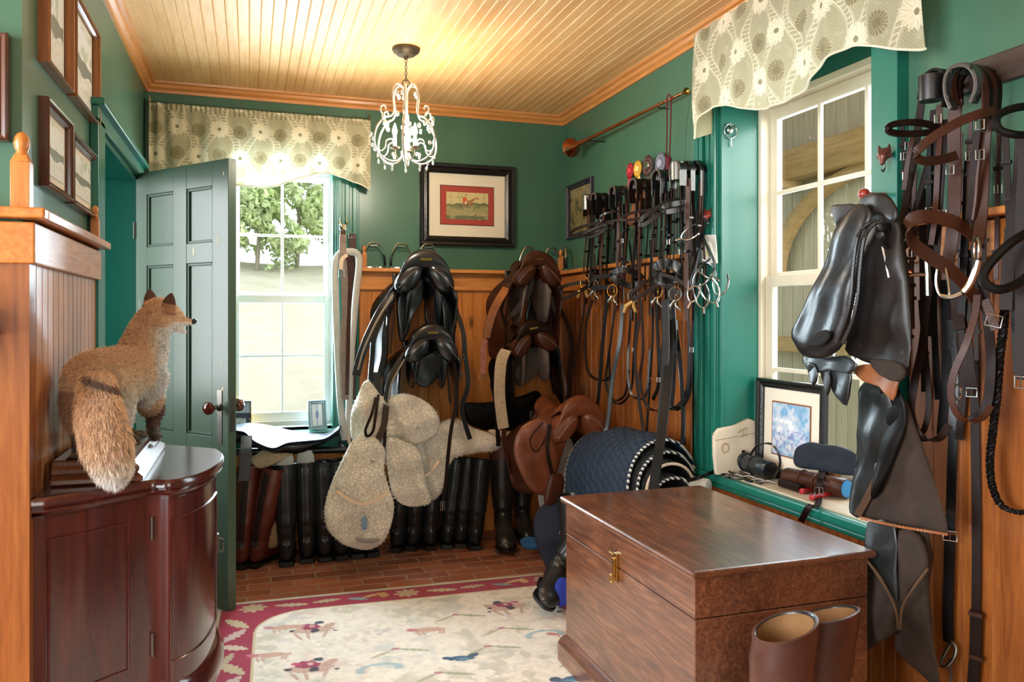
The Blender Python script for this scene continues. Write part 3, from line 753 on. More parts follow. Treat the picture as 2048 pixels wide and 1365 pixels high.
# ---- rug
RG = PZ(470, 1213, 0); ra = Vector((1, .028, 0)).normalized(); rb_ = Vector((.028, -1, 0)).normalized()
g1 = PZ(1087, 1152, 0); ra = (g1-RG).normalized(); ra.z = 0; rb_ = Vector((ra.y, -ra.x, 0))
RO = RG-ra*.08; RW, RLn = 2.05, 2.95
def blobs(rs, n, cx, cy, r):   # irregular spot mask centres
    return [(cx+rs.uniform(-r, r), cy+rs.uniform(-r, r)*.7, rs.uniform(.25, .6)*r) for _ in range(n)]
def rugcol(U, V):
    X = U*RW; Y = V*RLn
    rs = np.random.default_rng(5)
    def fbm(x, y, sc, seed, octs=4):
        r = np.random.default_rng(seed); o = 0; a = 1
        for k in range(octs):
            g = r.random((64, 64)); fx = x*sc; fy = y*sc; ix_ = np.floor(fx).astype(int); iy = np.floor(fy).astype(int); tx = fx-ix_; ty = fy-iy
            tx = tx*tx*(3-2*tx); ty = ty*ty*(3-2*ty)
            G = lambda i, j: g[i % 64, j % 64]
            o = o+a*((G(ix_, iy)*(1-tx)+G(ix_+1, iy)*tx)*(1-ty)+(G(ix_, iy+1)*(1-tx)+G(ix_+1, iy+1)*tx)*ty); a *= .5; sc *= 2
        return o/1.9
    n1 = fbm(X, Y, 9, 1); n2 = fbm(X, Y, 22, 2); n3 = fbm(X, Y, 60, 3); n4 = fbm(X, Y, 6, 8)
    C = np.empty(U.shape+(3,)); C[:] = (.93, .90, .84)
    C *= (.93+.14*n3)[..., None]
    def put(mask, col, s=1.0):
        m = np.clip(mask, 0, 1)[..., None]*s; C[:] = C*(1-m)+np.array(col)/255.*m
    # scattered faint foliage
    put((n1-.56)*9*(n2 > .42), (170, 168, 142), .4); put((.36-n1)*9*(n2 > .5), (206, 176, 164), .4); put((n4-.62)*10*(n2 > .5), (172, 184, 188), .35)
    bw = .17
    D = np.minimum(np.minimum(X, RW-X), np.minimum(Y, RLn-Y))
    # rounded inner corners
    cr = .22
    dx = np.minimum(X, RW-X)-bw; dy = np.minimum(Y, RLn-Y)-bw
    inner = (dx > 0) & (dy > 0) & ~((dx < cr) & (dy < cr) & ((cr-dx)**2+(cr-dy)**2 > cr**2))
    out = ~inner
    put((out & (D > .03)).astype(float), (160, 22, 62)); put((out & (D > .03))*(n3-.5)*1.2, (120, 30, 60), .5)
    put((D <= .03).astype(float), (208, 198, 176)); put((np.abs(D-.03) < .003).astype(float), (96, 88, 74)); put((D < .004).astype(float), (120, 110, 90))
    ed = np.abs(np.minimum(dx, dy)); 
    edge = inner & (((np.minimum(dx, dy) < .008)) | ((dx < cr) & (dy < cr) & ((cr-dx)**2+(cr-dy)**2 > (cr-.008)**2)))
    put(edge.astype(float), (206, 192, 150)); 
    # leaves along the border
    def leaf(cx, cy, ang, L, Wd, col, s=.95, lobes=5):
        ca, sa = cos(ang), sin(ang); x = (X-cx)*ca+(Y-cy)*sa; y = -(X-cx)*sa+(Y-cy)*ca
        t_ = x/L; wd_ = Wd*np.sin(np.clip(t_, 0, 1)*pi)**.7*(.55+.45*np.abs(np.sin(t_*lobes*pi)))
        put(((t_ > 0) & (t_ < 1) & (np.abs(y) < wd_)).astype(float), col, s)
    def oak(cx, cy, R, col):
        a = np.arctan2(Y-cy, X-cx); r = np.hypot(X-cx, (Y-cy)*1.15)
        put((r < R*(.55+.45*np.abs(np.cos(a*4+.3)))).astype(float), col, .9); put(((r < R*.9) & (np.abs(np.sin(a*4+.3)) < .10)).astype(float), (124, 118, 84), .5)
    cream = (200, 190, 150)
    k = .13
    while k < RW-.1:
        i = int(k*10)
        oak(k+.03, .095, .062, cream)
        leaf(k+.12, .09, .15, .15, .024, (196, 188, 148)); leaf(k+.28, .10, -.1, .13, .022, (188, 182, 140))
        leaf(k+.44, .09, .35, .10, .018, (128, 166, 178)); leaf(k+.5, .10, -.35, .13, .016, (210, 186, 120)); leaf(k+.58, .09, .1, .05, .03, (206, 178, 110), .9, 1)
        k += .68
    k = .2
    while k < RLn:
        for xx in (.10, RW-.10):
            leaf(xx-.05, k, .9, .16, .03, cream); leaf(xx+.04, k+.13, 2.2, .15, .028, (206, 188, 176)); leaf(xx-.06, k+.28, .5, .13, .026, (214, 200, 176)); leaf(xx, k+.36, 1.9, .12, .02, (186, 178, 140))
        k += .44
    # hunt motifs in the field: hounds, riders, birds
    def ell(cx, cy, a, b, ang, col, s=.9):
        ca, sa = cos(ang), sin(ang); x = (X-cx)*ca+(Y-cy)*sa; y = -(X-cx)*sa+(Y-cy)*ca
        put(((x/a)**2+(y/b)**2 < 1+(n3-.5)*1.2).astype(float), col, s)
    def rider(cx, cy, f=1):
        ell(cx, cy-.02, .09, .035, .1*f, (196, 158, 140), .8); ell(cx+.07*f, cy-.05, .035, .02, -.8*f, (190, 150, 134), .8)
        for q in (-.06, -.02, .05): ell(cx+q, cy+.03, .008, .045, q*6, (188, 150, 134), .7)
        ell(cx-.01, cy-.055, .045, .032, .4, (150, 34, 74)); ell(cx+.03*f, cy-.09, .02, .016, 0, (40, 52, 72)); ell(cx-.05*f, cy-.07, .02, .012, .5, (196, 70, 100)); ell(cx+.01, cy-.01, .02, .02, 0, (36, 40, 60)); ell(cx-.08, cy-.03, .012, .01, 0, (40, 40, 50))
        ell(cx, cy-.06, .012, .014, 0, (222, 190, 170)); ell(cx+.09*f, cy+.01, .01, .008, 0, (40, 44, 60))
    def bird(cx, cy, f=1):
        ell(cx, cy, .05, .024, .2*f, (38, 84, 122)); ell(cx+.045*f, cy-.018, .022, .018, -.5, (24, 52, 84)); ell(cx-.05*f, cy-.014, .028, .014, .6*f, (30, 66, 100)); ell(cx, cy+.004, .02, .008, .2, (96, 146, 170))
    def hound(cx, cy, f=1):
        ell(cx, cy, .07, .022, .12*f, (206, 160, 140)); ell(cx-.07*f, cy-.012, .024, .016, .4, (196, 120, 126)); 
        for q in (-.05, -.03, .04, .055): ell(cx+q, cy+.03, .006, .026, q*4, (204, 170, 150))
    def swirl(cx, cy, col):
        r = np.hypot(X-cx, (Y-cy)*1.6); put(((np.abs(r-.07) < .010+.008*n2) & (Y < cy+.02)).astype(float), col, .7)
    for (a, b, f) in ((.40, .44, 1), (1.24, .42, -1), (.38, .80, 1), (1.52, .55, 1), (1.62, .92, -1), (.42, 1.25, 1), (1.1, 1.35, -1), (.5, 1.7, 1)): rider(a, b, f)
    for (a, b, f) in ((.93, .86, 1), (1.25, 1.14, -1), (.8, 1.6, 1)): bird(a, b, f)
    for (a, b, f) in ((.86, .55, 1), (.62, 1.05, -1), (1.4, .75, 1)): hound(a, b, f)
    for (a, b, f) in ((.30, .36, 1), (1.46, .30, -1), (.24, .62, 1), (.26, 1.0, 1)): hound(a, b, f)
    swirl(1.30, .74, (140, 176, 190)); swirl(.62, .86, (150, 180, 190)); swirl(1.0, 1.2, (120, 168, 188)); swirl(.7, 1.3, (206, 166, 120))
    for (a, b) in ((.82, .95), (1.15, .62), (1.0, .42), (.7, .7), (1.35, .98), (1.05, .78)):
        leaf(a, b, .4, .14, .012, (136, 144, 104), .6); leaf(a, b, 2.6, .12, .012, (150, 150, 112), .55); ell(a, b, .016, .012, 0, (176, 96, 116), .7)
    return C
M['rug'] = paintedmat('wool_rug', .95, .5, 420, .2, bd=.004)
rg = painted('rug', lambda U, V: (RO.x+ra.x*U*RW+rb_.x*V*RLn, RO.y+ra.y*U*RW+rb_.y*V*RLn, .011+.0012*np.sin(U*9)*np.sin(V*14)), 420, 600, rugcol, M['rug'], None, True, .008)
tag(rg, 'cream wool rug with a crimson leaf border and hunting motifs on the brick floor', 'rug')
# ================================================================ fox, pictures, chandelier, valances
fx = thing('mounted_fox', 'taxidermy red fox standing on a moulded wooden base on the dark cabinet', 'taxidermy fox', (-.39, 2.6, ZT+.001))
bx0, bx1, by0, by1 = -.492, -.288, 2.345, 2.90
M['basewood'] = woodmat('walnut_base', (60, 28, 18), (98, 54, 34), (130, 82, 54), 'Y', 1, .3, False, .4)
mb = MB(); mb.rings([[Vector(p) for p in ((bx0-d*0, by0-d, z), (bx1+d, by0-d, z), (bx1+d, by1+d, z), (bx0-d*0, by1+d, z))] for d, z in
    [(0.01, ZT+.001), (.016, ZT+.006), (.016, ZT+.016), (.0, ZT+.026), (.006, ZT+.032), (.006, ZT+.042), (-.006, ZT+.050), (-.006, ZT+.060), (-.022, ZT+.064)]])
mb.build('wooden_base', M['basewood'], fx, smooth=False)
M['turf'] = simple('dried_turf', (104, 84, 58), .95, 0, 1, 120, .5, 40, bd=.02)
mb = MB(); mb.sheet(lambda a, b: (bx0+.022+(bx1-bx0-.044)*a, by0+.022+(by1-by0-.044)*b, ZT+.062+.010*random.random()*min(1, 12*min(a, 1-a))+.006*sin(a*17)*sin(b*23)), 26, 60); mb.build('ground_turf', M['turf'], fx)
def frustfur(pt, n):
    x, y, z = pt
    c = np.array((.76, .50, .32))
    return c
FB = ZT+.068
caps = [
 ((-.405, 2.47, 1.115), .088, (-.375, 2.56, 1.125), .084), ((-.375, 2.56, 1.125), .084, (-.335, 2.67, 1.13), .078),
 ((-.335, 2.67, 1.13), .078, (-.315, 2.72, 1.20), .066), ((-.315, 2.72, 1.20), .066, (-.290, 2.745, 1.275), .056), ((-.29, 2.745, 1.275), .056, (-.268, 2.755, 1.305), .050),
 ((-.268, 2.757, 1.305), .054, (-.238, 2.765, 1.298), .036), ((-.240, 2.765, 1.298), .027, (-.205, 2.772, 1.288), .0145), ((-.205, 2.772, 1.288), .0135, (-.176, 2.776, 1.284), .0085),
 ((-.238, 2.766, 1.270), .016, (-.196, 2.772, 1.252), .0065),
 ((-.300, 2.70, 1.11), .055, (-.305, 2.68, 1.06), .042),
 ((-.44, 2.45, 1.07), .052, (-.447, 2.44, 1.01), .032), ((-.447, 2.44, 1.01), .028, (-.452, 2.47, .955), .016), ((-.452, 2.47, .955), .015, (-.450, 2.452, FB), .014), ((-.45, 2.452, FB+.004), .015, (-.445, 2.485, FB), .013),
 ((-.365, 2.47, 1.07), .056, (-.350, 2.46, 1.015), .036), ((-.350, 2.46, 1.015), .030, (-.345, 2.50, .955), .016), ((-.345, 2.50, .955), .015, (-.345, 2.485, FB), .014), ((-.345, 2.485, FB+.004), .015, (-.34, 2.515, FB), .013),
 ((-.385, 2.69, 1.07), .045, (-.39, 2.70, .99), .024), ((-.39, 2.70, .99), .02, (-.385, 2.70, FB), .015), ((-.385, 2.70, FB+.002), .016, (-.375, 2.73, FB), .013),
 ((-.300, 2.70, 1.06), .042, (-.290, 2.76, .995), .027), ((-.290, 2.76, .995), .024, (-.290, 2.735, .955), .018), ((-.290, 2.735, .955), .017, (-.285, 2.70, FB), .014), ((-.285, 2.70, FB+.004), .016, (-.275, 2.725, FB), .012),
]
body = blob('body', caps, None, fx, .0065, 5)
tail = blob('tail', [((-.395, 2.41, 1.13), .030, (-.385, 2.345, 1.11), .036), ((-.385, 2.345, 1.11), .036, (-.368, 2.285, 1.04), .048), ((-.368, 2.285, 1.04), .048, (-.350, 2.272, .965), .050), ((-.350, 2.272, .965), .050, (-.338, 2.274, .915), .038), ((-.338, 2.274, .915), .038, (-.332, 2.272, .880), .014)], None, fx, .0065, 5)
def foxcol(P):
    x, y, z = P[:, 0], P[:, 1], P[:, 2]
    tan = np.array((.93, .76, .60)); wh = np.array((1.0, .97, .94)); dk = np.array((.28, .17, .12)); rd = np.array((.78, .54, .38)); gr = np.array((.62, .46, .36))
    C = np.tile(tan, (len(P), 1))
    def mixin(w_, c):
        w_ = np.clip(w_, 0, 1)[:, None]; C[:] = C*(1-w_)+c*w_
    nz = .5+.5*np.sin(x*70+3*np.sin(z*50))*np.sin(y*60+z*40)
    mixin(.5*nz, np.array((.94, .80, .66)))
    mixin((1.17-z)*7*(y > 2.40)*(x > -.385)*(y < 2.66), wh)                 # pale flank and thigh
    mixin((x+.30)*30*(z < 1.27)*(z > 1.05)*(y > 2.62), wh*.97)            # white throat and chest
    mixin((x+.250)*50*(z < 1.285)*(y > 2.7), wh)
    mixin((-.42-x)*12*(z < 1.1), rd*.8)
    mixin((.985-z)*30*(y > 2.4), dk)
    mixin((x > -.31)*(y > 2.72)*(z < 1.04)*1.0, np.array((.42, .24, .15)))
    tl = (y < 2.40)
    mixin(tl*(1.06-z)*4, np.array((.92, .80, .70))); mixin(tl*(.95-z)*14, wh)
    mixin(tl*((np.abs(z-1.122+.5*(x+.38)) < .008) & (y < 2.345))*.7, dk)
    mixin((x > -.178)*1.0, dk*.5)
    return C
t = NT('fox_fur'); a_ = t.new('ShaderNodeAttribute', attribute_name='pattern'); t.pr(Base_Color=a_.outputs['Color'], Roughness=.75); t.b.inputs['Sheen Weight'].default_value = .3; M['fur'] = t.m
def tolin(C): return np.where(C <= .04045, C/12.92, ((np.clip(C, 0, 1)+.055)/1.055)**2.4)
def furcoat(o, n, L, parent, rootoff, colf=None, basem=True, sd_=.0006):
    foxcol_ = colf or foxcol; fox_ = colf is None
    me = o.data; nv = len(me.vertices); co = np.empty(nv*3); me.vertices.foreach_get('co', co); co = co.reshape(-1, 3)+rootoff
    if fox_: me.materials.clear(); me.materials.append(M['fur'])
    at = me.color_attributes.new('pattern', 'FLOAT_COLOR', 'POINT'); R = np.ones((nv, 4)); R[:, :3] = tolin(foxcol_(co)*.9); at.data.foreach_set('color', R.ravel())
    nf = len(me.polygons); ce = np.empty(nf*3); me.polygons.foreach_get('center', ce); no = np.empty(nf*3); me.polygons.foreach_get('normal', no); ar = np.empty(nf); me.polygons.foreach_get('area', ar)
    ce = ce.reshape(-1, 3)+rootoff; no = no.reshape(-1, 3); rng = np.random.default_rng(11)
    idx = rng.choice(nf, n, p=ar/ar.sum()); p = ce[idx]+rng.normal(size=(n, 3))*.0022; nn = no[idx]
    # hair lies back along the body and hangs
    flow = np.tile(np.array((-.25, -.9, -.45)), (n, 1)) if fox_ else rng.normal(size=(n, 3))*.6
    tl = p[:, 1] < 2.38; ng = p[:, 2] > 1.16
    if fox_: flow[tl] = (.1, -.25, -1); flow[ng & (p[:, 1] > 2.6)] = (-.3, -.35, -.8)
    LL = L*(.6+.8*rng.random(n)); face = (p[:, 0] > -.25) & (p[:, 2] > 1.2) & fox_; LL[face] *= .35
    if fox_: LL[p[:, 2] < .99] *= np.where(p[p[:, 2] < .99][:, 1] > 2.4, .4, 1)
    d = nn*.55+flow*.75+rng.normal(size=(n, 3))*.15; d /= np.linalg.norm(d, axis=1)[:, None]
    tip = p+d*LL[:, None]; mid = p+(nn*.75+d*.45)*LL[:, None]*.5
    sd = np.cross(d, rng.normal(size=(n, 3))); sd /= np.linalg.norm(sd, axis=1)[:, None]+1e-9; sd *= sd_
    V = np.stack([p-sd, p+sd, mid+sd*.8, tip, mid-sd*.8], 1).reshape(-1, 3)-rootoff
    m2 = bpy.data.meshes.new('fur'); k = np.arange(n)*5
    m2.vertices.add(5*n); m2.vertices.foreach_set('co', V.ravel())
    fl = np.stack([k, k+1, k+2, k+3, k+4], 1); m2.loops.add(5*n); m2.loops.foreach_set('vertex_index', fl.ravel().astype(np.int32)); m2.polygons.add(n); m2.polygons.foreach_set('loop_start', (np.arange(n)*5).astype(np.int32)); m2.update(calc_edges=True)
    at = m2.color_attributes.new('pattern', 'FLOAT_COLOR', 'POINT'); c = foxcol_(p)*(.86+.30*rng.random(n))[:, None]; c = tolin(np.clip(c, 0, 1)); R = np.ones((n, 5, 4)); R[:, :, :3] = c[:, None, :]
    at.data.foreach_set('color', R.ravel()); m2.materials.append(M['fur'])
    f = bpy.data.objects.new('fur', m2); COL.objects.link(f); f.parent = parent; f['kind'] = 'stuff'
ro = np.array(org(fx))
furcoat(body, 120000, .0125, fx, ro, sd_=.00042); furcoat(tail, 52000, .021, fx, ro, sd_=.00045)
M['eardark'] = simple('dark_ear_back', (84, 58, 46), .9, 0, .6, 500, .3); M['earl'] = simple('tan_ear', (158, 116, 86), .9, 0, .6, 500, .2)
def ear(px, py, dep, h, w_, rotz, lean):
    b = PD(px, py, dep); mb = MB(); T = Matrix.Translation(b) @ nrot(rotz, 'Z') @ nrot(lean, 'Y')
    rows = []
    for i in range(9):
        q = i/8; ww = w_*(1-q**2.2)**.8*.5+.0012; rows.append([T @ Vector((ww*sin(a), -.010*(1-q)*cos(a)*1.6, h*q)) for a in np.linspace(-1.9, 1.9, 9)])
    mb.rings(rows, cap=False, closed_ring=False); e = mb.build('ear', M['earl'], fx, solid=.003)
    mb = MB(); rows = []
    for i in range(4, 9):
        q = i/8; ww = w_*(1-q**2.2)**.8*.5+.002; rows.append([T @ Vector((ww*sin(a), -.0135*(1-q)*cos(a)*1.6-.002, h*q*1.01)) for a in np.linspace(-1.5, 1.5, 9)])
    mb.rings(rows, cap=False, closed_ring=False); mb.build('ear_tip', M['eardark'], e, solid=.002)
ear(303, 618, 2.56, .062, .044, .3, -.10); ear(334, 628, 2.50, .066, .044, -.2, .22)
mb = MB(); mb.ball((-.171, 2.7750, 1.287), .0085, 10, 8); mb.build('nose', M['blk'], fx)
mb = MB(); mb.ball((-.226, 2.742, 1.313), .006, 10, 8); mb.build('eye', M['blk'], fx)
mb = MB(); mb.ball((-.226, 2.785, 1.313), .006, 10, 8); mb.build('eye', M['blk'], fx)

# ---- framed pictures
M['dkframe'] = woodmat('dark_red_frame_wood', (52, 22, 14), (84, 42, 28), (112, 62, 42), 'Z', 1, .25, False, .5)
M['brframe'] = woodmat('brown_frame_wood', (104, 58, 30), (146, 88, 50), (170, 108, 66), 'Z', 1, .28, False, .4)
M['blframe'] = simple('black_carved_frame', (24, 22, 22), .3, 0, .5, 90, .2)
M['pic'] = paintedmat('printed_picture', .5); M['mat'] = simple('cream_mount_board', (232, 222, 202), .8)
def fbm2(U, V, sc, seed, octs=5):
    r = np.random.default_rng(seed); o = 0; a = 1; tot = 0
    for k in range(octs):
        g = r.random((64, 64)); fx_ = U*sc; fy = V*sc; ix_ = np.floor(fx_).astype(int); iy = np.floor(fy).astype(int); tx = fx_-ix_; ty = fy-iy; tx = tx*tx*(3-2*tx); ty = ty*ty*(3-2*ty)
        G = lambda i, j: g[i % 64, j % 64]
        o = o+a*((G(ix_, iy)*(1-tx)+G(ix_+1, iy)*tx)*(1-ty)+(G(ix_, iy+1)*(1-tx)+G(ix_+1, iy+1)*tx)*ty); tot += a; a *= .5; sc *= 2
    return o/tot
def scenic(seed, kind='land'):
    def f(U, V):
        C = np.ones(U.shape+(3,)); n = fbm2(U, V, 6, seed); n2 = fbm2(U, V, 20, seed+1)
        def put(m, c, s=1.): 
            m = np.clip(m, 0, 1)[..., None]*s; C[:] = C*(1-m)+np.array(c)/255.*m
        if kind == 'land':
            put(np.ones_like(U), (232, 236, 232)); put((n-.5)*5*(V > .45), (170, 184, 158), .7)
            put(((V > .36+.05*np.sin(U*9)) & (V < .52+.06*n)).astype(float), (104, 110, 98), .8); put((V < .36)*(n2-.35)*2, (206, 198, 172), .8); put((V < .12).astype(float), (226, 226, 220))
        elif kind == 'dark':
            put(np.ones_like(U), (128, 112, 72)); put((n-.4)*5, (70, 66, 46)); put((n2-.5)*5, (156, 136, 86), .7); put((V > .8).astype(float)*.6, (150, 138, 104))
        elif kind == 'map':
            put(np.ones_like(U), (206, 204, 176)); put(((V < .72) & (n > .5)).astype(float), (128, 140, 104), .7); put(((V < .45) & (n2 > .5)).astype(float), (96, 104, 78), .6); put((n2-.55)*6, (196, 186, 130), .6)
        elif kind == 'blue':
            put(np.ones_like(U), (196, 206, 220)); put((n-.46)*5, (104, 162, 202), .85); put((n2-.55)*5, (150, 186, 214), .7); put((.38-n)*8, (228, 232, 236)); put((V < .5)*(n2-.5)*4, (112, 116, 176), .7)
        elif kind == 'photo':
            put(np.ones_like(U), (176, 200, 224)); put((V < .62).astype(float), (60, 74, 96)); put(((V < .45) & (n > .45)).astype(float), (196, 210, 226)); put((V < .16).astype(float), (40, 50, 70))
        elif kind == 'ink':
            put(np.ones_like(U), (214, 220, 226)); r = np.hypot((U-.5)*1.2, V-.5); put((r < .16+.06*n2).astype(float), (92, 116, 168), .8); put((np.abs(U-.5) < .05+.05*n).astype(float), (130, 150, 190), .6)
        return C
    return f
def huntprint(U, V):
    C = np.ones(U.shape+(3,)); n = fbm2(U, V, 7, 21); n2 = fbm2(U*3, V, 30, 22)
    def put(m, c, s=1.):
        m = np.clip(m, 0, 1)[..., None]*s; C[:] = C*(1-m)+np.array(c)/255.*m
    def el(cx, cy, a, b, ang, c, s=1.):
        ca, sa = cos(ang), sin(ang); x = (U-cx)*1.45*ca+(V-cy)*sa; y = -(U-cx)*1.45*sa+(V-cy)*ca; put(((x/a)**2+(y/b)**2 < 1).astype(float), c, s)
    put(np.ones_like(U), (206, 192, 138)); hill = .62-.1*np.sin(U*4.2)*0-.18*(U < .5)*(.5-U)+.02*np.sin(U*30)
    put((V < hill).astype(float), (148, 146, 98)); put((V < hill)*(n-.45)*5, (108, 116, 76), .8); put(((V < .40-.2*U+.25*(U-.45)**2) & (V > .1-.0*U)).astype(float), (176, 156, 112), .6)
    put(((U > .42) & (V < .45))*(n2-.4)*3, (196, 182, 140), .8); put((V < .14)*(n > .4), (92, 106, 74), .8); put(((V < hill) & (V > hill-.06))*(n2 > .45), (84, 96, 62), .8)
    for bx_ in (.1, .3, .38, .9):
        put((np.abs(U-bx_-.02*np.sin(V*20)) < .005).astype(float)*(V > .6), (98, 78, 54), .8); put((np.abs(V-.82-.4*(U-bx_)) < .006)*(np.abs(U-bx_) < .07), (98, 78, 54), .6)
    el(.50, .62, .20, .085, .25, (172, 118, 80)); el(.62, .72, .12, .045, .62, (168, 112, 76)); el(.73, .80, .075, .03, -.5, (164, 108, 74)); el(.34, .50, .07, .022, .9, (96, 84, 54))
    el(.44, .50, .10, .02, -.4, (120, 84, 60)); el(.60, .56, .10, .016, .6, (120, 84, 60)); el(.52, .46, .09, .015, -.2, (92, 88, 92)); el(.36, .44, .05, .015, .5, (92, 84, 80))
    el(.435, .74, .075, .095, -.4, (206, 92, 50)); el(.47, .62, .05, .05, 0, (228, 208, 176)); el(.475, .88, .028, .032, 0, (214, 176, 140)); el(.475, .915, .03, .018, 0, (54, 42, 36)); el(.50, .56, .03, .05, .3, (60, 50, 44))
    el(.66, .12, .03, .02, 0, (60, 66, 60)); el(.70, .18, .02, .035, -.3, (70, 76, 70)); el(.74, .26, .012, .02, 0, (70, 76, 70))
    return C
def frame(name, label, cat, O, u, n, W_, Hh, fw, mat, layers, group=None, depth=.022, beads=0, z=Vector((0, 0, 1)), glass=True):
    """O lower corner on the wall, u along, n out of the wall; layers: (inset, material) mounts then the picture (inset, colfn)"""
    u, n, z = Vector(u).normalized(), Vector(n).normalized(), Vector(z).normalized()
    th_ = thing(name, label, cat, tuple(O), group)
    def P_(a, b, c): return Vector(O)+u*a+z*b+n*c
    prof = [(0, 0), (0, depth*.8), (fw*.12, depth), (fw*.35, depth*.95), (fw*.5, depth*.62), (fw*.72, depth*.7), (fw, depth*.45), (fw, depth*.2)]
    mb = MB(); rs = []
    for d, c in prof: rs.append([P_(d, d, c), P_(W_-d, d, c), P_(W_-d, Hh-d, c), P_(d, Hh-d, c)])
    mb.rings(rs, cap=False); mb.build('frame', mat, th_, smooth=False)
    if beads:
        mb = MB(); r = beads
        for (a0, b0, a1, b1) in ((fw*.6, fw*.6, W_-fw*.6, fw*.6), (W_-fw*.6, fw*.6, W_-fw*.6, Hh-fw*.6), (fw*.6, Hh-fw*.6, W_-fw*.6, Hh-fw*.6), (fw*.6, fw*.6, fw*.6, Hh-fw*.6)):
            L = math.hypot(a1-a0, b1-b0); k = int(L/(r*2.4))
            for i in range(k): mb.ball(P_(a0+(a1-a0)*(i+.5)/k, b0+(b1-b0)*(i+.5)/k, depth*.72), r, 6, 4)
        mb.build('beading', mat, th_)
    mb = MB(); mb.add([P_(fw*.5, fw*.5, .002), P_(W_-fw*.5, fw*.5, .002), P_(W_-fw*.5, Hh-fw*.5, .002), P_(fw*.5, Hh-fw*.5, .002)], [(0, 1, 2, 3)]); mb.build('backing', M['mat'] if layers and layers[0][0] is None else mat, th_, smooth=False)
    c = .004
    for L in layers:
        if L[0] is None: continue
        if len(L) == 2 and not callable(L[1]):
            d, m_ = L; mb = MB(); mb.add([P_(fw+d, fw+d, c), P_(W_-fw-d, fw+d, c), P_(W_-fw-d, Hh-fw-d, c), P_(fw+d, Hh-fw-d, c)], [(0, 1, 2, 3)]); mb.build('mount', m_, th_, smooth=False); c += .0016
        else:
            if not isinstance(L[0], tuple): dl = dr_ = db = dt = L[0]
            else: dl, dr_, db, dt = L[0]
            a0, a1, b0, b1 = fw+dl, W_-fw-dr_, fw+db, Hh-fw-dt; cc = c
            painted('picture', lambda U, V: tuple(Vector(O)[k]+u[k]*(a0+(a1-a0)*U)+z[k]*(b0+(b1-b0)*V)+n[k]*cc for k in range(3)), 150, 110, L[-1], M['pic'], th_)
    return th_
def lframe(i, pl, pr, yt, yb, mat, label, seed, fw=.02, dep=.028, beads=0, top=None):
    a = PX(pl, yb, XL+.02); b = PX(pr, yb, XL+.02); zt_ = PX(pl, yt, XL+.02).z if top is None else top
    frame('framed_picture', label, 'picture', (XL, a.y, a.z), (0, 1, 0), (1, 0, 0), b.y-a.y, zt_-a.z, fw, mat, [(0, M['mat']), (.022, scenic(seed))], 'hunt pictures on the left green wall', dep, beads)
lframe(0, 93, 143, 0, 124, M['brframe'], 'brown framed country print, upper left of the four on the green wall', 31, .018, .03, top=2.30)
lframe(1, 148, 196, 0, 192, M['brframe'], 'brown framed country print, upper right of the four beside the door casing', 35, .018, .03, top=2.30)
lframe(2, 94, 145, 192, 372, M['dkframe'], 'dark ribbed frame with a hunt scene, lower left of the four', 38, .024, .026, .0022)
lframe(3, 146, 195, 262, 408, M['dkframe'], 'dark ribbed frame with a hunt scene, lower right of the four near the small finial', 44, .024, .026, .0022)
a = PY(21, 285, 2.215); b = PY(21, 72, 2.215)
frame('framed_picture', 'dark red wooden frame cut off by the left edge, on the wall facing the camera', 'picture', (a.x-.42, 2.22, a.z), (1, 0, 0), (0, -1, 0), .42, b.z-a.z, .034, M['dkframe'], [(0, M['mat']), (.03, scenic(50))], None, .035, .003)
a = PY(839, 490, YB-.02); b = PY(1029, 332, YB-.02)
M['redmount'] = simple('red_mount_board', (168, 66, 58), .8); M['darkline'] = simple('dark_mount_line', (58, 34, 26), .8)
frame('framed_hunt_print', 'black framed print of a leaping huntsman with a red inner mount on the back wall', 'picture', (a.x, YB, a.z), (1, 0, 0), (0, -1, 0), b.x-a.x, b.z-a.z-.01, .058, M['blframe'], [(0, M['mat']), (.070, M['darkline']), (.074, M['redmount']), ((.108, .108, .105, .110), huntprint)], None, .04, .0035)
a = PX(1134, 470, XR-.012); b = PX(1184, 362, XR-.012); zt_ = (PX(1134, 372, XR-.012).z)
frame('framed_landscape', 'small dark framed landscape on the right wall beside the corner', 'picture', (XR, a.y, PX(1184, 458, XR-.012).z-.03), (0, -1, 0), (-1, 0, 0), a.y-b.y, .335, .026, simple('dark_blue_frame', (44, 40, 52), .35), [((.006,)*4, scenic(61, 'dark'))], None, .022)
# shelf end seen at the left edge
sh = thing('wall_shelf', 'dark wooden shelf end jutting in at the left edge', 'shelf', (-.70, 2.12, 1.22))
mb = MB(); mb.box(-.80, -.57, 2.02, 2.18, 1.255, 1.275); mb.build('shelf_board', M['dkframe'], sh, smooth=False, bevel=.003)
mb = MB(); mb.box(-.80, -.60, 2.12, 2.175, 1.275, 1.33); mb.build('upright', M['dkframe'], sh, smooth=False, bevel=.003)
hk = thing('coat_hook', 'small steel hook on the pine boards above the shelf end', 'hook', (-.60, 2.16, 1.36))
mb = MB(); mb.tube([(-.63, 2.18, 1.365), (-.62, 2.14, 1.36), (-.61, 2.13, 1.345), (-.605, 2.14, 1.362)], .004, 8); mb.build('hook', M['steel'], hk)

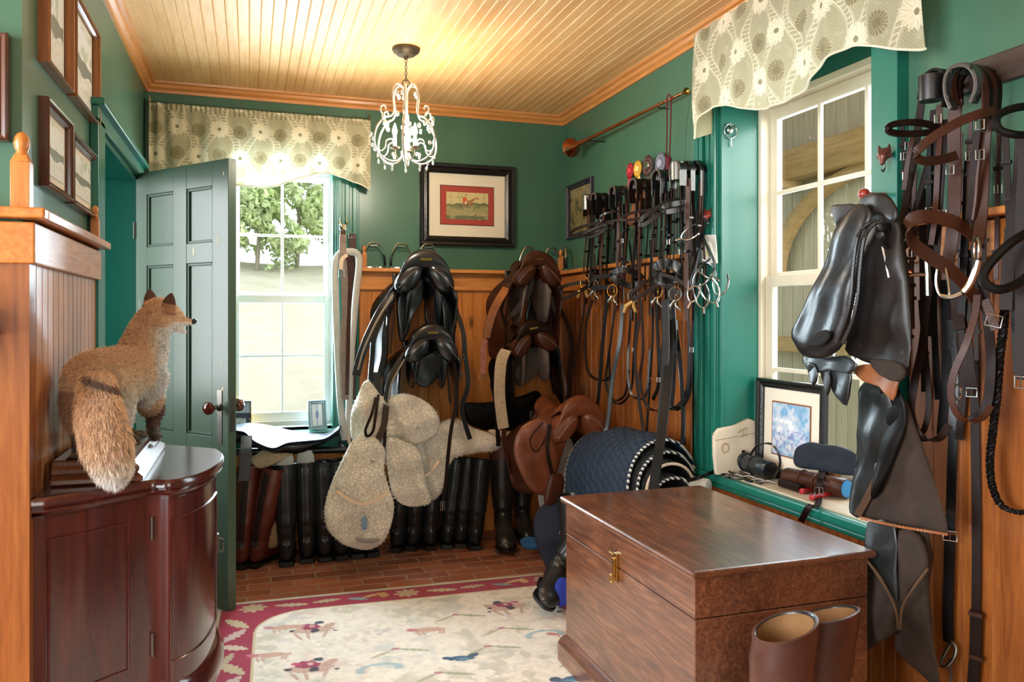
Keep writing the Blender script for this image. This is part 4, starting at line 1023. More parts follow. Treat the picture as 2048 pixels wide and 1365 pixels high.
# ---- chandelier
cc = PZ(812, 97, ZC); cxx, cyy = cc.x, cc.y
cn = thing('chandelier', 'small scrolled white chandelier with crystal flowers hanging from the ceiling', 'chandelier', (cxx, cyy, 2.0))
T0 = Matrix.Translation((cxx, cyy, 0))
M['wirewhite'] = simple('distressed_white_iron', (206, 196, 182), .35, .3, .2, 100, .25, 60)
M['bronze'] = simple('dark_bronze', (96, 84, 68), .4, .7)
tc = NT('clear_crystal'); tc.pr(Base_Color=(1, 1, 1, 1), Roughness=.02); tc.b.inputs['Specular IOR Level'].default_value = 1.0; tc.b.inputs['Transmission Weight'].default_value = .55; M['crystal'] = tc.m
mb = MB(); mb.lathe([(.064, ZC-.001), (.066, ZC-.008), (.060, ZC-.020), (.044, ZC-.030), (.042, ZC-.034), (.012, ZC-.038), (.010, ZC-.05), (.001, ZC-.05)], 32, T0); mb.build('ceiling_canopy', M['bronze'], cn)
mb = MB(); z = ZC-.052; i = 0
while z > 2.415:
    mb.torus((cxx, cyy, z-.008), .0085, .0018, (nrot(pi/2, 'X') if i % 2 == 0 else nrot(pi/2, 'Y')) , 14, 6, sx=.62 if i % 2 == 0 else 1, sy=1 if i % 2 == 0 else 1); z -= .0145; i += 1
mb.build('chain', M['bronze'], cn)
mb = MB(); mb.torus((cxx, cyy, 2.400), .017, .0025, nrot(pi/2, 'X'), 20, 6); mb.build('loop', M['bronze'], cn)
mb = MB(); mb.lathe([(.001, 2.385), (.006, 2.38), (.004, 2.36), (.009, 2.33), (.004, 2.28), (.004, 2.06), (.012, 2.05), (.014, 2.04), (.006, 2.028), (.001, 2.02)], 16, T0); mb.build('stem', M['wirewhite'], cn)
def pol(r, z, a, da=0): return (cxx+r*cos(a+da), cyy+r*sin(a+da), z)
for k in range(6):
    a = k*pi/3+.25; mb = MB()
    mb.tube(smoothpath([pol(.006, 2.355, a), pol(.02, 2.385, a), pol(.045, 2.392, a), pol(.064, 2.37, a), pol(.068, 2.33, a), (pol(.062, 2.28, a)), pol(.070, 2.245, a), pol(.10, 2.232, a), pol(.125, 2.248, a), pol(.128, 2.272, a), pol(.110, 2.282, a), pol(.102, 2.266, a)], 6), .0042, 8)
    mb.tube(smoothpath([pol(.088, 2.238, a), pol(.12, 2.215, a), pol(.148, 2.175, a), pol(.160, 2.125, a), pol(.150, 2.075, a), pol(.115, 2.040, a), pol(.072, 2.028, a), pol(.035, 2.038, a), pol(.014, 2.07, a)], 6), .0046, 8)
    mb.tube(smoothpath([pol(.150, 2.075, a), pol(.125, 2.07, a), pol(.105, 2.09, a), pol(.10, 2.12, a), pol(.075, 2.13, a), pol(.06, 2.115, a)], 6), .0028, 6)
    arm = mb.build('arm', M['wirewhite'], cn)
    for (r, z, s_) in ((.132, 2.225, .013), (.165, 2.15, .011), (.05, 2.345, .013), (.09, 2.19, .012), (.158, 2.10, .010), (.11, 2.20, .012), (.07, 2.06, .010)):
        p = Vector(pol(r, z, a+.25*sin(k*3+r*90))); mb = MB()
        for q in range(6):
            dq = Vector((0, 0, s_*.62)); R_ = Matrix.Rotation(q*pi/3, 3, Vector((cos(a), sin(a), 0))); mb.ball(p+R_ @ dq, s_*.42, 8, 6)
        mb.ball(p, s_*.36, 8, 6); mb.build('crystal_flower', M['crystal'], arm)
    for (r, z) in ((.150, 2.045), (.115, 2.015), (.075, 2.005)):
        mb = MB(); p = pol(r, z, a+.1); mb.lathe([(.0005, .013), (.002, .010), (.006, -.001), (.0045, -.008), (.0005, -.013)], 6, Matrix.Translation(p)); mb.build('drop', M['crystal'], arm, smooth=False)
be = NT('candle_bulb'); be.pr(Base_Color=(1, .9, .7, 1), Roughness=.3); be.b.inputs['Emission Color'].default_value = (1, .78, .45, 1); be.b.inputs['Emission Strength'].default_value = 60; M['bulb'] = be.m
for k in range(3):
    a = k*2*pi/3-.9; r = .055; p = pol(r, 0, a)
    mb = MB(); mb.tube(smoothpath([pol(.01, 2.06, a), pol(.03, 2.04, a), pol(.05, 2.055, a), pol(.055, 2.085, a)], 6), .003, 6); mb.lathe([(.004, 2.083), (.022, 2.09), (.024, 2.096), (.006, 2.098)], 18, Matrix.Translation((p[0], p[1], 0))); hh = mb.build('candle_holder', M['bronze'], cn)
    mb = MB(); mb.lathe([(.0085, 2.097), (.0085, 2.145), (.004, 2.147)], 14, Matrix.Translation((p[0], p[1], 0))); mb.build('candle_sleeve', M['white'], hh)
    mb = MB(); mb.lathe([(.005, 2.147), (.011, 2.16), (.012, 2.172), (.007, 2.19), (.001, 2.208)], 14, Matrix.Translation((p[0], p[1], 0))); mb.build('bulb', M['bulb'], hh)
    L_ = bpy.data.lights.new('candle_bulb_light', 'POINT'); L_.energy = 9.0; L_.color = (1, .90, .75); L_.shadow_soft_size = .03
    lo = bpy.data.objects.new('candle_bulb_light', L_); COL.objects.link(lo); lo.location = (p[0], p[1], 2.13)

# ---- valances
def fabric(rep=.21, seed=4):
    def f(U, V, X, Z):
        C = np.empty(U.shape+(3,)); C[:] = (.66, .64, .52); n = fbm2(X, Z, 40, seed)
        def put(m, c, s=1.):
            m = np.clip(m, 0, 1)[..., None]*s; C[:] = C*(1-m)+np.array(c)/255.*m
        cream = (232, 222, 192)
        # fine diamond net
        g = np.abs(np.sin((X+Z)*260))*np.abs(np.sin((X-Z)*260)); put((g < .22).astype(float), (200, 190, 152), .6)
        # wavy lace ribbons
        for o_ in (0, rep/2):
            xc = ((X+.035*np.sin(Z*2*pi/.30+o_*20)+o_) % rep)-rep/2
            put((np.abs(np.abs(xc)-.016) < .0022).astype(float), cream, .95)
            put(((np.abs(xc) < .016) & (np.abs(np.sin(Z*190)) < .42)).astype(float), cream, .75)
            put((np.abs(np.abs(xc)-.023) < .0012).astype(float), cream, .6)
        def flower(cx, cz, R, dark):
            dx = ((X-cx+rep/2) % rep)-rep/2; dz = ((Z-cz+.15) % .30)-.15; a = np.arctan2(dz, dx); r = np.hypot(dx, dz)
            if dark:
                put((r < R*.95).astype(float), (132, 124, 92)); put(((r < R) & (np.abs(np.sin(a*9)) < .35+.3*(r/R)) & (r > R*.35)).astype(float), (184, 172, 134), .8)
            else:
                k = .74+.26*np.abs(np.cos(a*6.5+1)); ser = k*(.95+.05*np.cos(a*39)); put((r < R*ser).astype(float), cream); put(((r < R*.9) & (np.abs(np.sin(a*6.5+1)) < .10)).astype(float), (150, 140, 104), .7); put((r < R*.18).astype(float), (140, 132, 98))
        flower(.052, .06, .055, False); flower(.157, .21, .053, False); flower(.052, .20, .038, True); flower(.157, .07, .038, True)
        put((n-.6)*4, (228, 220, 196), .3)
        return C
    return f
M['fabric'] = paintedmat('jacquard_valance_cloth', .85, .25, 600, .2, trans=.25)
M['sage'] = simple('sage_cloth_plain', (172, 164, 130), .9)
M['piping'] = simple('cream_piping', (224, 216, 190), .8)
def interp(pts, t): 
    xs = [p[0] for p in pts]; zs = [p[1] for p in pts]; return np.interp(t, xs, zs)
# back valance
vy = YB-.11; bt = [(298, 372), (330, 352), (370, 348), (410, 352), (450, 366), (480, 371), (520, 374), (560, 370), (600, 356), (640, 347), (675, 351), (710, 365), (741, 379)]
bp = [PY(a, b, vy) for a, b in bt]; bx_ = smoothpath([(p.x, p.z) for p in bp], 6); vx0, vx1 = bx_[0][0], bx_[-1][0]
tz0 = PY(320, 206, vy).z; tz1 = PY(735, 240, vy).z
def folds(U): return .010*np.sin(U*38)+.006*np.sin(U*90+1)
vl = thing('window_valance', 'sage floral valance with a scalloped hem over the back window', 'valance', ((vx0+vx1)/2, vy, 2.1), 'floral window valances')
def vf(U, V):
    X = vx0+(vx1-vx0)*U; zb = interp(bx_, X); zt_ = tz0+(tz1-tz0)*U; Z = zb+(zt_-zb)*V
    return (X+0*V, vy+folds(U)*(.35+.65*(1-V))-.03*np.sin(V*pi)*.4+.004*np.sin(U*300)*(V > .9)+np.maximum(0, .25-U)*.05*np.sin(U*120)*V, Z)
fab = fabric()
painted('cloth', vf, 620, 260, lambda U, V: fab(U, V, U*(vx1-vx0)+.02, vf(U, V)[2]), M['fabric'], vl)
mb = MB(); mb.tube([(x, vy+float(folds(np.array((x-vx0)/(vx1-vx0)))), z) for x, z in bx_], .004, 6); mb.build('piping', M['piping'], vl)
for xx in (vx0, vx1):
    mb = MB(); zz = interp(bx_, xx); mb.sheet(lambda a, b: (xx, vy+(YB-.02-vy)*a, zz+(2.47-zz)*b+.02*a*(1-b)), 6, 12); mb.build('return', M['sage'], vl)
mb = MB(); mb.box(vx0+.01, vx1-.01, vy+.02, YB-.005, min(tz0, tz1)-.045, min(tz0, tz1)-.025); mb.build('board', M['pinex'], vl, smooth=False)
# side valance
sx_ = 1.775; st_ = [(1388, 278), (1393, 255), (1408, 228), (1430, 212), (1455, 210), (1485, 216), (1520, 218), (1555, 210), (1590, 190), (1620, 160), (1650, 125), (1680, 100), (1710, 90), (1750, 92), (1790, 98), (1820, 99), (1846, 97)]
sp = [PX(a, b, sx_) for a, b in st_]; ys = [(p.y, p.z) for p in sp][::-1]; ys = smoothpath(ys, 6)
vy0, vy1 = ys[0][0], ys[-1][0]; tz = ZC-.075
v2 = thing('window_valance', 'pale floral valance with a deep wavy hem over the side window', 'valance', (sx_, (vy0+vy1)/2, 2.1), 'floral window valances')
def vf2(U, V):
    Y = vy0+(vy1-vy0)*U; zb = interp(ys, Y); Z = zb+(tz-zb)*V
    return (sx_+.010*np.sin(U*30+1)*(1-V)+.006*np.sin(U*77)-.015*np.sin(V*pi), Y+0*V, Z)
fab2 = fabric(.235, 9)
painted('cloth', vf2, 680, 260, lambda U, V: fab2(U, V, (1-U)*(vy1-vy0)+.06, vf2(U, V)[2]), M['fabric'], v2)
mb = MB(); mb.tube([(float(vf2(np.array((y-vy0)/(vy1-vy0)), np.array(0.))[0]), y, z) for y, z in ys], .004, 6); mb.build('piping', M['piping'], v2)
for yy in (vy1,):
    mb = MB(); zz = interp(ys, yy); mb.sheet(lambda a, b: (sx_+(XR-.025-sx_)*a, yy, zz+(tz-zz)*b+.03*a*(1-b)), 6, 12); mb.build('return', M['sage'], v2)
mb = MB(); mb.box(sx_+.02, XR-.001, vy0+.16, vy1-.01, tz-.04, tz-.02); mb.build('board', M['piney'], v2, smooth=False)
# ================================================================ saddles, stirrups, fleece pads, girths
M['stitch'] = simple('pale_stitching', (150, 140, 124), .7)
M['wool'] = None
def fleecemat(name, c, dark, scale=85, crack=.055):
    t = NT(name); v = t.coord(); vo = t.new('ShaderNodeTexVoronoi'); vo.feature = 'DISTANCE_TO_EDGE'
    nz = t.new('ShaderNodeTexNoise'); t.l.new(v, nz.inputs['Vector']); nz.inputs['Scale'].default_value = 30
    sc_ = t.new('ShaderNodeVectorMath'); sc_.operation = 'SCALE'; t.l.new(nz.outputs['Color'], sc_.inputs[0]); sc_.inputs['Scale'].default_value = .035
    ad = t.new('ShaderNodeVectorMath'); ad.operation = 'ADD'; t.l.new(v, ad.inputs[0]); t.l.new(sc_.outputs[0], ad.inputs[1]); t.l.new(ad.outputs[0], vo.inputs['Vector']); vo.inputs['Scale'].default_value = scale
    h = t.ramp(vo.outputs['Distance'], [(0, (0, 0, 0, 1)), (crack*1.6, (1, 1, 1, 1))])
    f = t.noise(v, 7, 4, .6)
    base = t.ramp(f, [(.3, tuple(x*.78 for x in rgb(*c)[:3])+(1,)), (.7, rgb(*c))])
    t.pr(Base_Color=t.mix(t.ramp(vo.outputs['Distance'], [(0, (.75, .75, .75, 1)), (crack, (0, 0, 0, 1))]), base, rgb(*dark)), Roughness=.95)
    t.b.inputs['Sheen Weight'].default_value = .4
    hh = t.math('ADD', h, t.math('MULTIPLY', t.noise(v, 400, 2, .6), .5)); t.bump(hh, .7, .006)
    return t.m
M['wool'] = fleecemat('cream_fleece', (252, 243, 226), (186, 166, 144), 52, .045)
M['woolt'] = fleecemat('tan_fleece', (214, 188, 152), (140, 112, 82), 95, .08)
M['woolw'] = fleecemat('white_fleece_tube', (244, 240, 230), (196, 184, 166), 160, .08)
M['webbing'] = simple('cream_webbing', (220, 196, 170), .8)

def local(root, rz=0, sc=1.0, tilt=0):
    R = nrot(rz, 'Z') @ nrot(tilt, 'Y') @ Matrix.Scale(sc, 4)
    T = Matrix.Translation(root.location) @ R
    return lambda x, y, z: T @ Vector((x, y, z))
def pxpath(pts, n=5):
    return smoothpath([tuple(PY(a, b, y)) for a, b, y in pts], n)
def make_saddle(label, O, seat, panel, dark, rz=0, sc=1.0, tilt=0, flap=1.0, plate=True, group=None, sweat=1.0, swm=None):
    r = thing('saddle', label, 'saddle', tuple(O), group)
    L = local(r, rz, sc, tilt)
    def arc(y, w_, h, zt_, n=22, e=84):
        return [L(w_*sin(radians(q)), y, zt_-h+h*cos(radians(q))) for q in np.linspace(-e, e, n)]
    st = [(.004, .150, .085, -.038), (-.006, .146, .088, -.026), (-.012, .134, .09, .005), (-.004, .121, .092, .038), (.014, .108, .088, .054), (.035, .100, .08, .056), (.08, .105, .07, .030), (.15, .108, .065, -.010), (.23, .100, .07, -.026), (.32, .085, .075, -.015), (.39, .068, .08, .012), (.425, .055, .08, .018), (.445, .045, .07, -.005)]
    # fill in between the stations
    ss = smoothpath(st, 3)
    mb = MB(); mb.rings([arc(*q[:4]) for q in ss], cap=False, closed_ring=False); mb.build('seat', seat, r, solid=.008)
    mb = MB(); rim = arc(*st[0]); mb.tube([p for p in rim], .0042*sc, 6)
    top = [L(.118*sin(radians(q))*.80, -.004, .040-.09+.092*cos(radians(q))*.985) for q in np.linspace(-70, 70, 20)]
    mb.build('welt', seat, r)
    if plate:
        mb = MB(); a = [L(x, -.0175, z) for x, z in ((-.030, -.002), (.030, -.002), (.030, .010), (-.030, .010))]; b = [L(x, -.020, z) for x, z in ((-.030, -.002), (.030, -.002), (.030, .010), (-.030, .010))]
        mb.rings([a, b]); mb.build('name_plate', M['brass'], r, smooth=False)
    for s in (-1, 1):
        rg_ = []
        for (y, k, mx, mz) in ((-.020, .12, 0, 0), (-.017, .55, 0, 0), (-.008, .85, 0, 0), (.012, 1.0, 0, 0), (.05, 1.0, 0, -.003), (.12, .88, -.01, 0), (.22, .72, -.018, 0), (.32, .62, -.02, 0), (.40, .5, -.022, .0), (.43, .15, -.022, 0)):
            c0 = (s*(.084+mx), -.094+mz); A_ = .094*k; B_ = .054*k; ring = []
            for q in np.linspace(0, 2*pi, 20, endpoint=False):
                u, v_ = A_*cos(q), B_*sin(q)*(1+.15*cos(q)); ring.append(L(c0[0]+u*s*.66+v_*s*.75, y, c0[1]-u*.75+v_*.66))
            rg_.append(ring)
        mb = MB(); mb.rings(rg_); mb.build('panel', panel, r)
        # stitched seam line on the panel
        mb = MB(); mb.tube([L(s*(.045+.10*q), -.021-.0*q, -.052-.095*q**1.4) for q in np.linspace(0, 1, 10)], .0012*sc, 5); mb.build('seam', M['stitch'], r)
        def fl(u, v_):
            zl = .47*flap*(1-.55*abs(2*u-1.05)**4); z = -.085-zl*v_
            x = s*(.085+.10*v_+.045*sin(pi*min(1, v_*1.15))+.06*u*v_); y = (.085-.03*sin(pi*v_))*(1-u)+(.34+.10*sin(pi*v_*.85))*u
            return L(x+.006*s*sin(u*7+v_*3), y, z)
        mb = MB(); mb.sheet(fl, 16, 18); mb.build('flap', dark, r, solid=.006)
        def sw(u, v_):
            zl = .31*sweat*(1-.6*abs(2*u-1)**3); z = -.045-zl*v_
            return L(s*(.012+.085*v_**.75+.010*sin(v_*6)), .02+.05*v_*(1-v_)+.33*u, z)
        mb = MB(); mb.sheet(sw, 14, 16); mb.build('sweat_flap', swm or panel, r, solid=.010)
        for q in (0, 1):
            mb = MB(); mb.strap([L(s*(.125+.03*t_), .17+.035*q, -.10-.36*t_*sweat) for t_ in np.linspace(0, 1, 8)], .022*sc, .004, tuple(L(0, 1, 0)-L(0, 0, 0))); mb.build('billet', dark, r)
    mb = MB(); mb.sheet(lambda u, v_: L(-.11+.22*u, .37+.02*sin(u*pi), -.05-.17*v_*(1-.35*abs(2*u-1)**2)), 12, 8); mb.build('front_shade_sheet', M['blk'], r, solid=.006)  # black sheet added to paint the shade in the hollow under the seat
    # channel under the seat
    mb = MB(); mb.sheet(lambda u, v_: L(-.05+.10*u, .03+.36*v_, -.040-.03*abs(2*u-1)**2), 8, 8); mb.build('tree_cover', dark, r, solid=.006)
    return r, L
def saddle_rack(label, P_, depth, sc=1):
    r = thing('saddle_rack', label, 'saddle rack', (P_[0], YB-.03, P_[2]), 'black iron saddle racks on the back wall')
    x, y, z = P_
    mb = MB(); mb.box(x-.022, x+.022, YB-.034, YB-.0225, z-.20, z-.02); mb.build('wall_plate', M['iron'], r, smooth=False, bevel=.003)
    for s in (-1, 1):
        mb = MB(); mb.tube(smoothpath([(x+s*.015, YB-.03, z-.08), (x+s*.05, YB-.10, z-.075), (x+s*.055, YB-.25, z-.07), (x+s*.05, y+.10, z-.068), (x+s*.03, y+.06, z-.068)], 6), .008, 8); mb.build('arm', M['iron'], r)
    mb = MB(); mb.tube([(x, YB-.03, z-.19), (x, YB-.22, z-.085)], .007, 8); mb.tube([(x-.05, YB-.22, z-.07), (x+.05, YB-.22, z-.07)], .006, 8); mb.build('brace', M['iron'], r)
M['bluish'] = leather('smooth_black_leather', (26, 30, 34), .22, .3, .3)
M['under'] = leather('black_under_leather', (30, 36, 42), .26, .3, .3)
M['greyfelt'] = simple('grey_brown_lining', (92, 80, 72), .8, var=.3)
sd = {}
O1 = PY(851, 521, 4.09); O2 = PY(865, 667, 4.05); O3 = PY(1078, 520, 4.10); O4 = PY(1066, 658, 4.06)
sd['bt'], _ = make_saddle('black saddle with brass name plate on the upper left rack', O1, M['bluish'], M['bluish'], M['blk'], sc=1.0, flap=1.15, sweat=1.1, swm=M['under'])
sd['bl'], _ = make_saddle('black saddle on the lower left rack, hanging below the upper black saddle', O2, M['blk'], M['bluish'], M['blk'], sc=.88, flap=.95, sweat=.95, swm=M['under'])
sd['ct'], _ = make_saddle('dark brown saddle with brass plate on the upper right rack near the corner', O3, M['brn'], M['brn'], M['brn'], sc=.86, flap=1.2, sweat=1.2, swm=M['greyfelt'])
sd['cl'], _ = make_saddle('dark brown saddle slightly tilted on the lower right rack below the other brown saddle', O4, M['drk'], M['brn'], M['blk2'], sc=.82, flap=1.1, sweat=1.1, tilt=-.16, swm=M['greyfelt'])
for o_, l_, s_ in ((O1, 'black iron rack under the upper black saddle', 1), (O2, 'black iron rack under the lower black saddle', .9), (O3, 'black iron rack under the upper brown saddle', .9), (O4, 'black iron rack under the lower brown saddle', .85)):
    saddle_rack(l_, (o_.x, o_.y, o_.z-.045*s_), .5)
def xz(o): return o
def pstrap(name, pts, w_, th_, mat, parent, wd=(1, 0, .2), n=5, lib=None, wl=None):
    p = pxpath(pts, n) if lib is None else lib
    mb = MB(); mb.strap(p, w_ if wl is None else list(np.interp(np.linspace(0, 1, len(p)), np.linspace(0, 1, len(wl)), wl)), th_, wd); return mb.build(name, mat, parent)
def buckle(P_, w_, h_, parent, mat=None, n=(0, -1, 0), up=(0, 0, 1), name='buckle'):
    P_ = Vector(P_); n = Vector(n).normalized(); up = Vector(up).normalized(); s = n.cross(up).normalized(); mb = MB()
    c = [P_+s*a*w_/2+up*b*h_/2+n*.003 for a, b in ((-1, -1), (1, -1), (1, 1), (-1, 1))]
    mb.tube(c, .0022, 6, closed=True); mb.tube([P_+n*.003-up*h_/2, P_+n*.005+up*h_/2], .0016, 6)
    return mb.build(name, mat or M['steel'], parent)
# straps hanging from the black saddles
q = sd['bt']
pstrap('girth', [(788, 584, 4.16), (762, 622, 4.13), (741, 664, 4.11), (727, 698, 4.10), (717, 730, 4.10), (712, 752, 4.10)], .045, .008, M['blk'], q)
pstrap('girth_edge', [(786, 590, 4.15), (758, 634, 4.12), (739, 672, 4.10), (725, 706, 4.09), (716, 740, 4.09)], .010, .006, M['stitch'], q)
pstrap('stirrup_leather', [(787, 596, 4.2), (763, 640, 4.17), (748, 678, 4.15), (745, 708, 4.15), (742, 745, 4.15), (739, 792, 4.15)], .028, .006, M['bluish'], q)
pstrap('stirrup_leather', [(782, 610, 4.24), (770, 660, 4.2), (768, 710, 4.2), (757, 760, 4.2), (750, 800, 4.2)], .030, .005, M['blk'], q)
pstrap('stirrup_leather', [(905, 600, 4.22), (925, 660, 4.18), (930, 709, 4.16), (936, 770, 4.15), (924, 814, 4.15), (931, 850, 4.15), (940, 879, 4.15)], .026, .006, M['blk'], q)
for a, b in ((925, 715), (924, 750)): buckle(PY(a, b, 4.14), .018, .022, q)
q = sd['bl']
pstrap('girth', [(810, 708, 4.12), (790, 741, 4.09), (777, 772, 4.07), (772, 814, 4.06), (768, 850, 4.03), (756, 882, 4.0), (748, 920, 3.99)], .034, .010, M['blk'], q)
pstrap('girth_edge', [(814, 712, 4.11), (794, 745, 4.08), (781, 774, 4.055), (775, 814, 4.045)], .007, .010, M['stitch'], q)
pstrap('girth', [(772, 820, 4.07), (770, 860, 4.03), (768, 900, 4.0), (761, 940, 3.99)], .016, .005, M['blk2'], q)
pstrap('strap_loop', [(752, 795, 4.05), (743, 830, 4.0), (731, 860, 3.98), (735, 873, 3.98), (746, 862, 3.98), (752, 825, 4.0), (757, 790, 4.05)], .015, .005, M['drk'], q)
pstrap('stirrup_leather', [(908, 725, 4.12), (914, 767, 4.09), (911, 814, 4.07), (902, 861, 4.05), (896, 914, 4.04), (892, 961, 4.03), (884, 1018, 4.02)], .020, .005, M['drk'], q)
buckle(PY(885, 1012, 4.01), .020, .05, q); buckle(PY(745, 923, 3.98), .018, .02, q)
# blanket-like dark girth bundle below
pstrap('girth', [(752, 745, 4.18), (756, 790, 4.16), (775, 812, 4.15), (800, 800, 4.16)], .05, .01, M['blk'], q)
# brown saddles
q = sd['ct']
pstrap('girth', [(1013, 577, 4.18), (996, 604, 4.13), (982, 635, 4.11), (973, 676, 4.10)], .046, .010, M['tan'], q)
pstrap('girth_edge', [(1021, 580, 4.165), (1004, 607, 4.115), (991, 638, 4.095), (981, 676, 4.085)], .004, .010, M['drk'], q)
pstrap('girth_straps', [(970, 680, 4.10), (966, 700, 4.10), (967, 722, 4.10), (965, 748, 4.10)], .034, .006, simple('worn_pink_leather', (156, 98, 78), .6, var=.35, vscale=30), q)
buckle(PY(965, 755, 4.09), .034, .022, q)
pstrap('stirrup_leather', [(1010, 590, 4.22), (1003, 620, 4.18), (1008, 640, 4.17), (1012, 652, 4.17)], .018, .005, M['drk'], q)
pstrap('stirrup_leather', [(1120, 620, 4.2), (1136, 650, 4.18), (1144, 690, 4.18), (1140, 740, 4.17), (1138, 800, 4.17)], .03, .006, M['drk'], q)
q = sd['cl']
pstrap('girth', [(1012, 702, 4.10), (1004, 718, 4.06), (1000, 745, 4.04), (999, 790, 4.03), (1003, 830, 4.03), (1007, 857, 4.03)], .062, .016, M['woolt'], q, n=8)
pstrap('girth_strap', [(1007, 855, 4.035), (1009, 880, 4.035), (1013, 908, 4.035)], .026, .005, M['brn'], q)
pstrap('stirrup_leather', [(1000, 720, 4.12), (992, 780, 4.10), (994, 840, 4.09), (997, 893, 4.09)], .024, .006, M['blk2'], q)
pstrap('stirrup_leather', [(1112, 700, 4.2), (1125, 745, 4.18), (1136, 800, 4.17)], .020, .006, M['greyfelt'], q)
def puff(name, px, y, th_, mat, parent, mode='Y', rim=.012, wr=.0, seed=0, n=4, lv=10, bulge=None):
    """soft closed shape from an outline: thick in the middle, round at the rim"""
    if mode == 'Y': out = [Vector(PY(a, b, y)) for a, b in px]; nn = Vector((0, -1, 0))
    elif mode == 'X': out = [Vector(PX(a, b, y)) for a, b in px]; nn = Vector((-1, 0, 0))
    else: out = [Vector(p) for p in px]; nn = Vector(y).normalized()
    out = [Vector(p) for p in smoothpath([tuple(p) for p in out], n, True)]
    c = sum(out, Vector((0, 0, 0)))/len(out); rs = []; b = th_
    rg_ = random.Random(seed); ph = [rg_.uniform(0, 6) for _ in range(6)]
    def wrk(p): return wr*(sin(p.x*28+ph[0]+p.z*13)*.6+sin(p.z*41+ph[1]-p.x*9)*.4+sin((p.x+p.y)*70+p.z*30+ph[2])*.25)
    for side in (1, -1):
        ks = [math.cos(pi/2*i/lv) for i in range(lv+1)]          # 1 .. 0
        seq = ks if side == 1 else ks[::-1]
        ringset = []
        for i, k in enumerate(seq):
            h = math.sqrt(max(0, 1-k**3.0))
            ringset.append([c+(p-c)*max(k, .002)+nn*side*(rim*.5*min(1, h*2)+b*h*(.5 if side > 0 else .25)+(wrk(c+(p-c)*k)*min(1, h*1.5))) for p in out])
        if side == 1: A_ = ringset
        else: B_ = ringset
    rs = A_[::-1]+B_[::-1][1:] if False else None
    mb = MB(); mb.rings(A_[::-1]+[r for r in B_[::-1][1:]], cap=True)
    return mb.build(name, mat, parent)
# fleece pads
f1 = thing('fleece_saddle_pad', 'cream fleece saddle pad with a webbing strap, hanging lowest in front of the boots', 'saddle pad', tuple(PY(720, 1098, 4.0)), 'fleece saddle pads under the black saddles')
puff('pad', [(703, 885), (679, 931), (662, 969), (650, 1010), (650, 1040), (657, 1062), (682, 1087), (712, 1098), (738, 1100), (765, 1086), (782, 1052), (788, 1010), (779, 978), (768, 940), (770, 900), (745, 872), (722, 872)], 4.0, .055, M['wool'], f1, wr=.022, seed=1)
pstrap('strap', [(674, 983, 3.955), (695, 998, 3.95), (722, 1009, 3.945), (748, 1002, 3.95), (775, 988, 3.955)], .018, .003, M['webbing'], f1, wd=(0, .2, 1))
puff('label_patch', [(712, 1075), (735, 1079), (757, 1078), (757, 1084), (735, 1087), (712, 1081)], 3.955, .004, simple('grey_label', (150, 144, 138), .7), f1, rim=.002, lv=3)
puff('maker_patch', [(724, 1036), (733, 1036), (733, 1058), (724, 1058)], 3.945, .003, simple('blue_patch', (120, 146, 178), .7), f1, rim=.002, lv=3)
f2 = thing('fleece_saddle_pad', 'cream fleece pad folded double under the lower black saddle', 'saddle pad', tuple(PY(790, 1012, 4.1)), 'fleece saddle pads under the black saddles')
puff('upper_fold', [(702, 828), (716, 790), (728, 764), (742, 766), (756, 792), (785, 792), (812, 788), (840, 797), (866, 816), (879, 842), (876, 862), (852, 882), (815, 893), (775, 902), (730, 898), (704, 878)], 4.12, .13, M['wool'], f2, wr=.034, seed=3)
puff('hanging_flap', [(772, 880), (812, 884), (836, 900), (846, 935), (855, 978), (862, 1003), (838, 1013), (808, 1011), (788, 993), (778, 958)], 4.05, .06, M['wool'], f2, wr=.024, seed=5)
pstrap('strap', [(850, 954, 4.04), (862, 944, 4.03), (878, 922, 4.03)], .016, .003, M['webbing'], f2, wd=(1, 0, 1))
f3 = thing('fleece_saddle_pad', 'cream fleece pad bunched behind the black boots, right of the folded one', 'saddle pad', tuple(PY(930, 910, 4.3)), 'fleece saddle pads under the black saddles')
puff('pad', [(815, 888), (850, 872), (893, 840), (922, 841), (945, 856), (975, 866), (998, 880), (996, 898), (955, 906), (905, 915), (892, 950), (880, 985), (862, 1000), (848, 950), (830, 905)], 4.22, .07, M['wool'], f3, wr=.034, seed=7)
puff('far_fold', [(975, 862), (1010, 862), (1045, 868), (1062, 880), (1040, 895), (1000, 897)], 4.33, .04, M['webbing'], f3, wr=.006, seed=8)
M['greyfelt2'] = simple('grey_suede_lining', (74, 64, 58), .8, var=.3)
puff('inner_flap', [(795, 592), (820, 575), (846, 552), (845, 600), (828, 628), (819, 655), (811, 676), (800, 683), (794, 640)], 4.24, .012, M['under'], sd['bt'], seed=90, wr=.004)
puff('inner_flap', [(887, 556), (882, 600), (885, 640), (888, 682), (904, 690), (914, 640), (907, 590), (894, 562)], 4.26, .012, M['under'], sd['bt'], seed=91, wr=.004)
puff('channel_shade_sheet', [(848, 562), (856, 550), (874, 550), (884, 562), (885, 640), (880, 685), (866, 672), (850, 640)], 4.46, .006, M['blk'], sd['bt'], seed=92)  # black sheet standing in for the shade inside the saddle channel
puff('inner_flap', [(821, 722), (845, 711), (873, 700), (878, 710), (877, 741), (869, 763), (850, 776), (834, 768), (825, 751)], 4.20, .016, M['under'], sd['bl'], seed=93, wr=.004)
puff('inner_flap', [(880, 699), (892, 708), (892, 756), (884, 779), (878, 763)], 4.22, .010, M['greyfelt2'], sd['bl'], seed=94)
puff('inner_flap', [(1072, 681), (1080, 706), (1076, 741), (1065, 758), (1050, 767), (1036, 761), (1030, 744), (1047, 708), (1064, 692)], 4.22, .014, M['greyfelt2'], sd['cl'], seed=95, wr=.004)
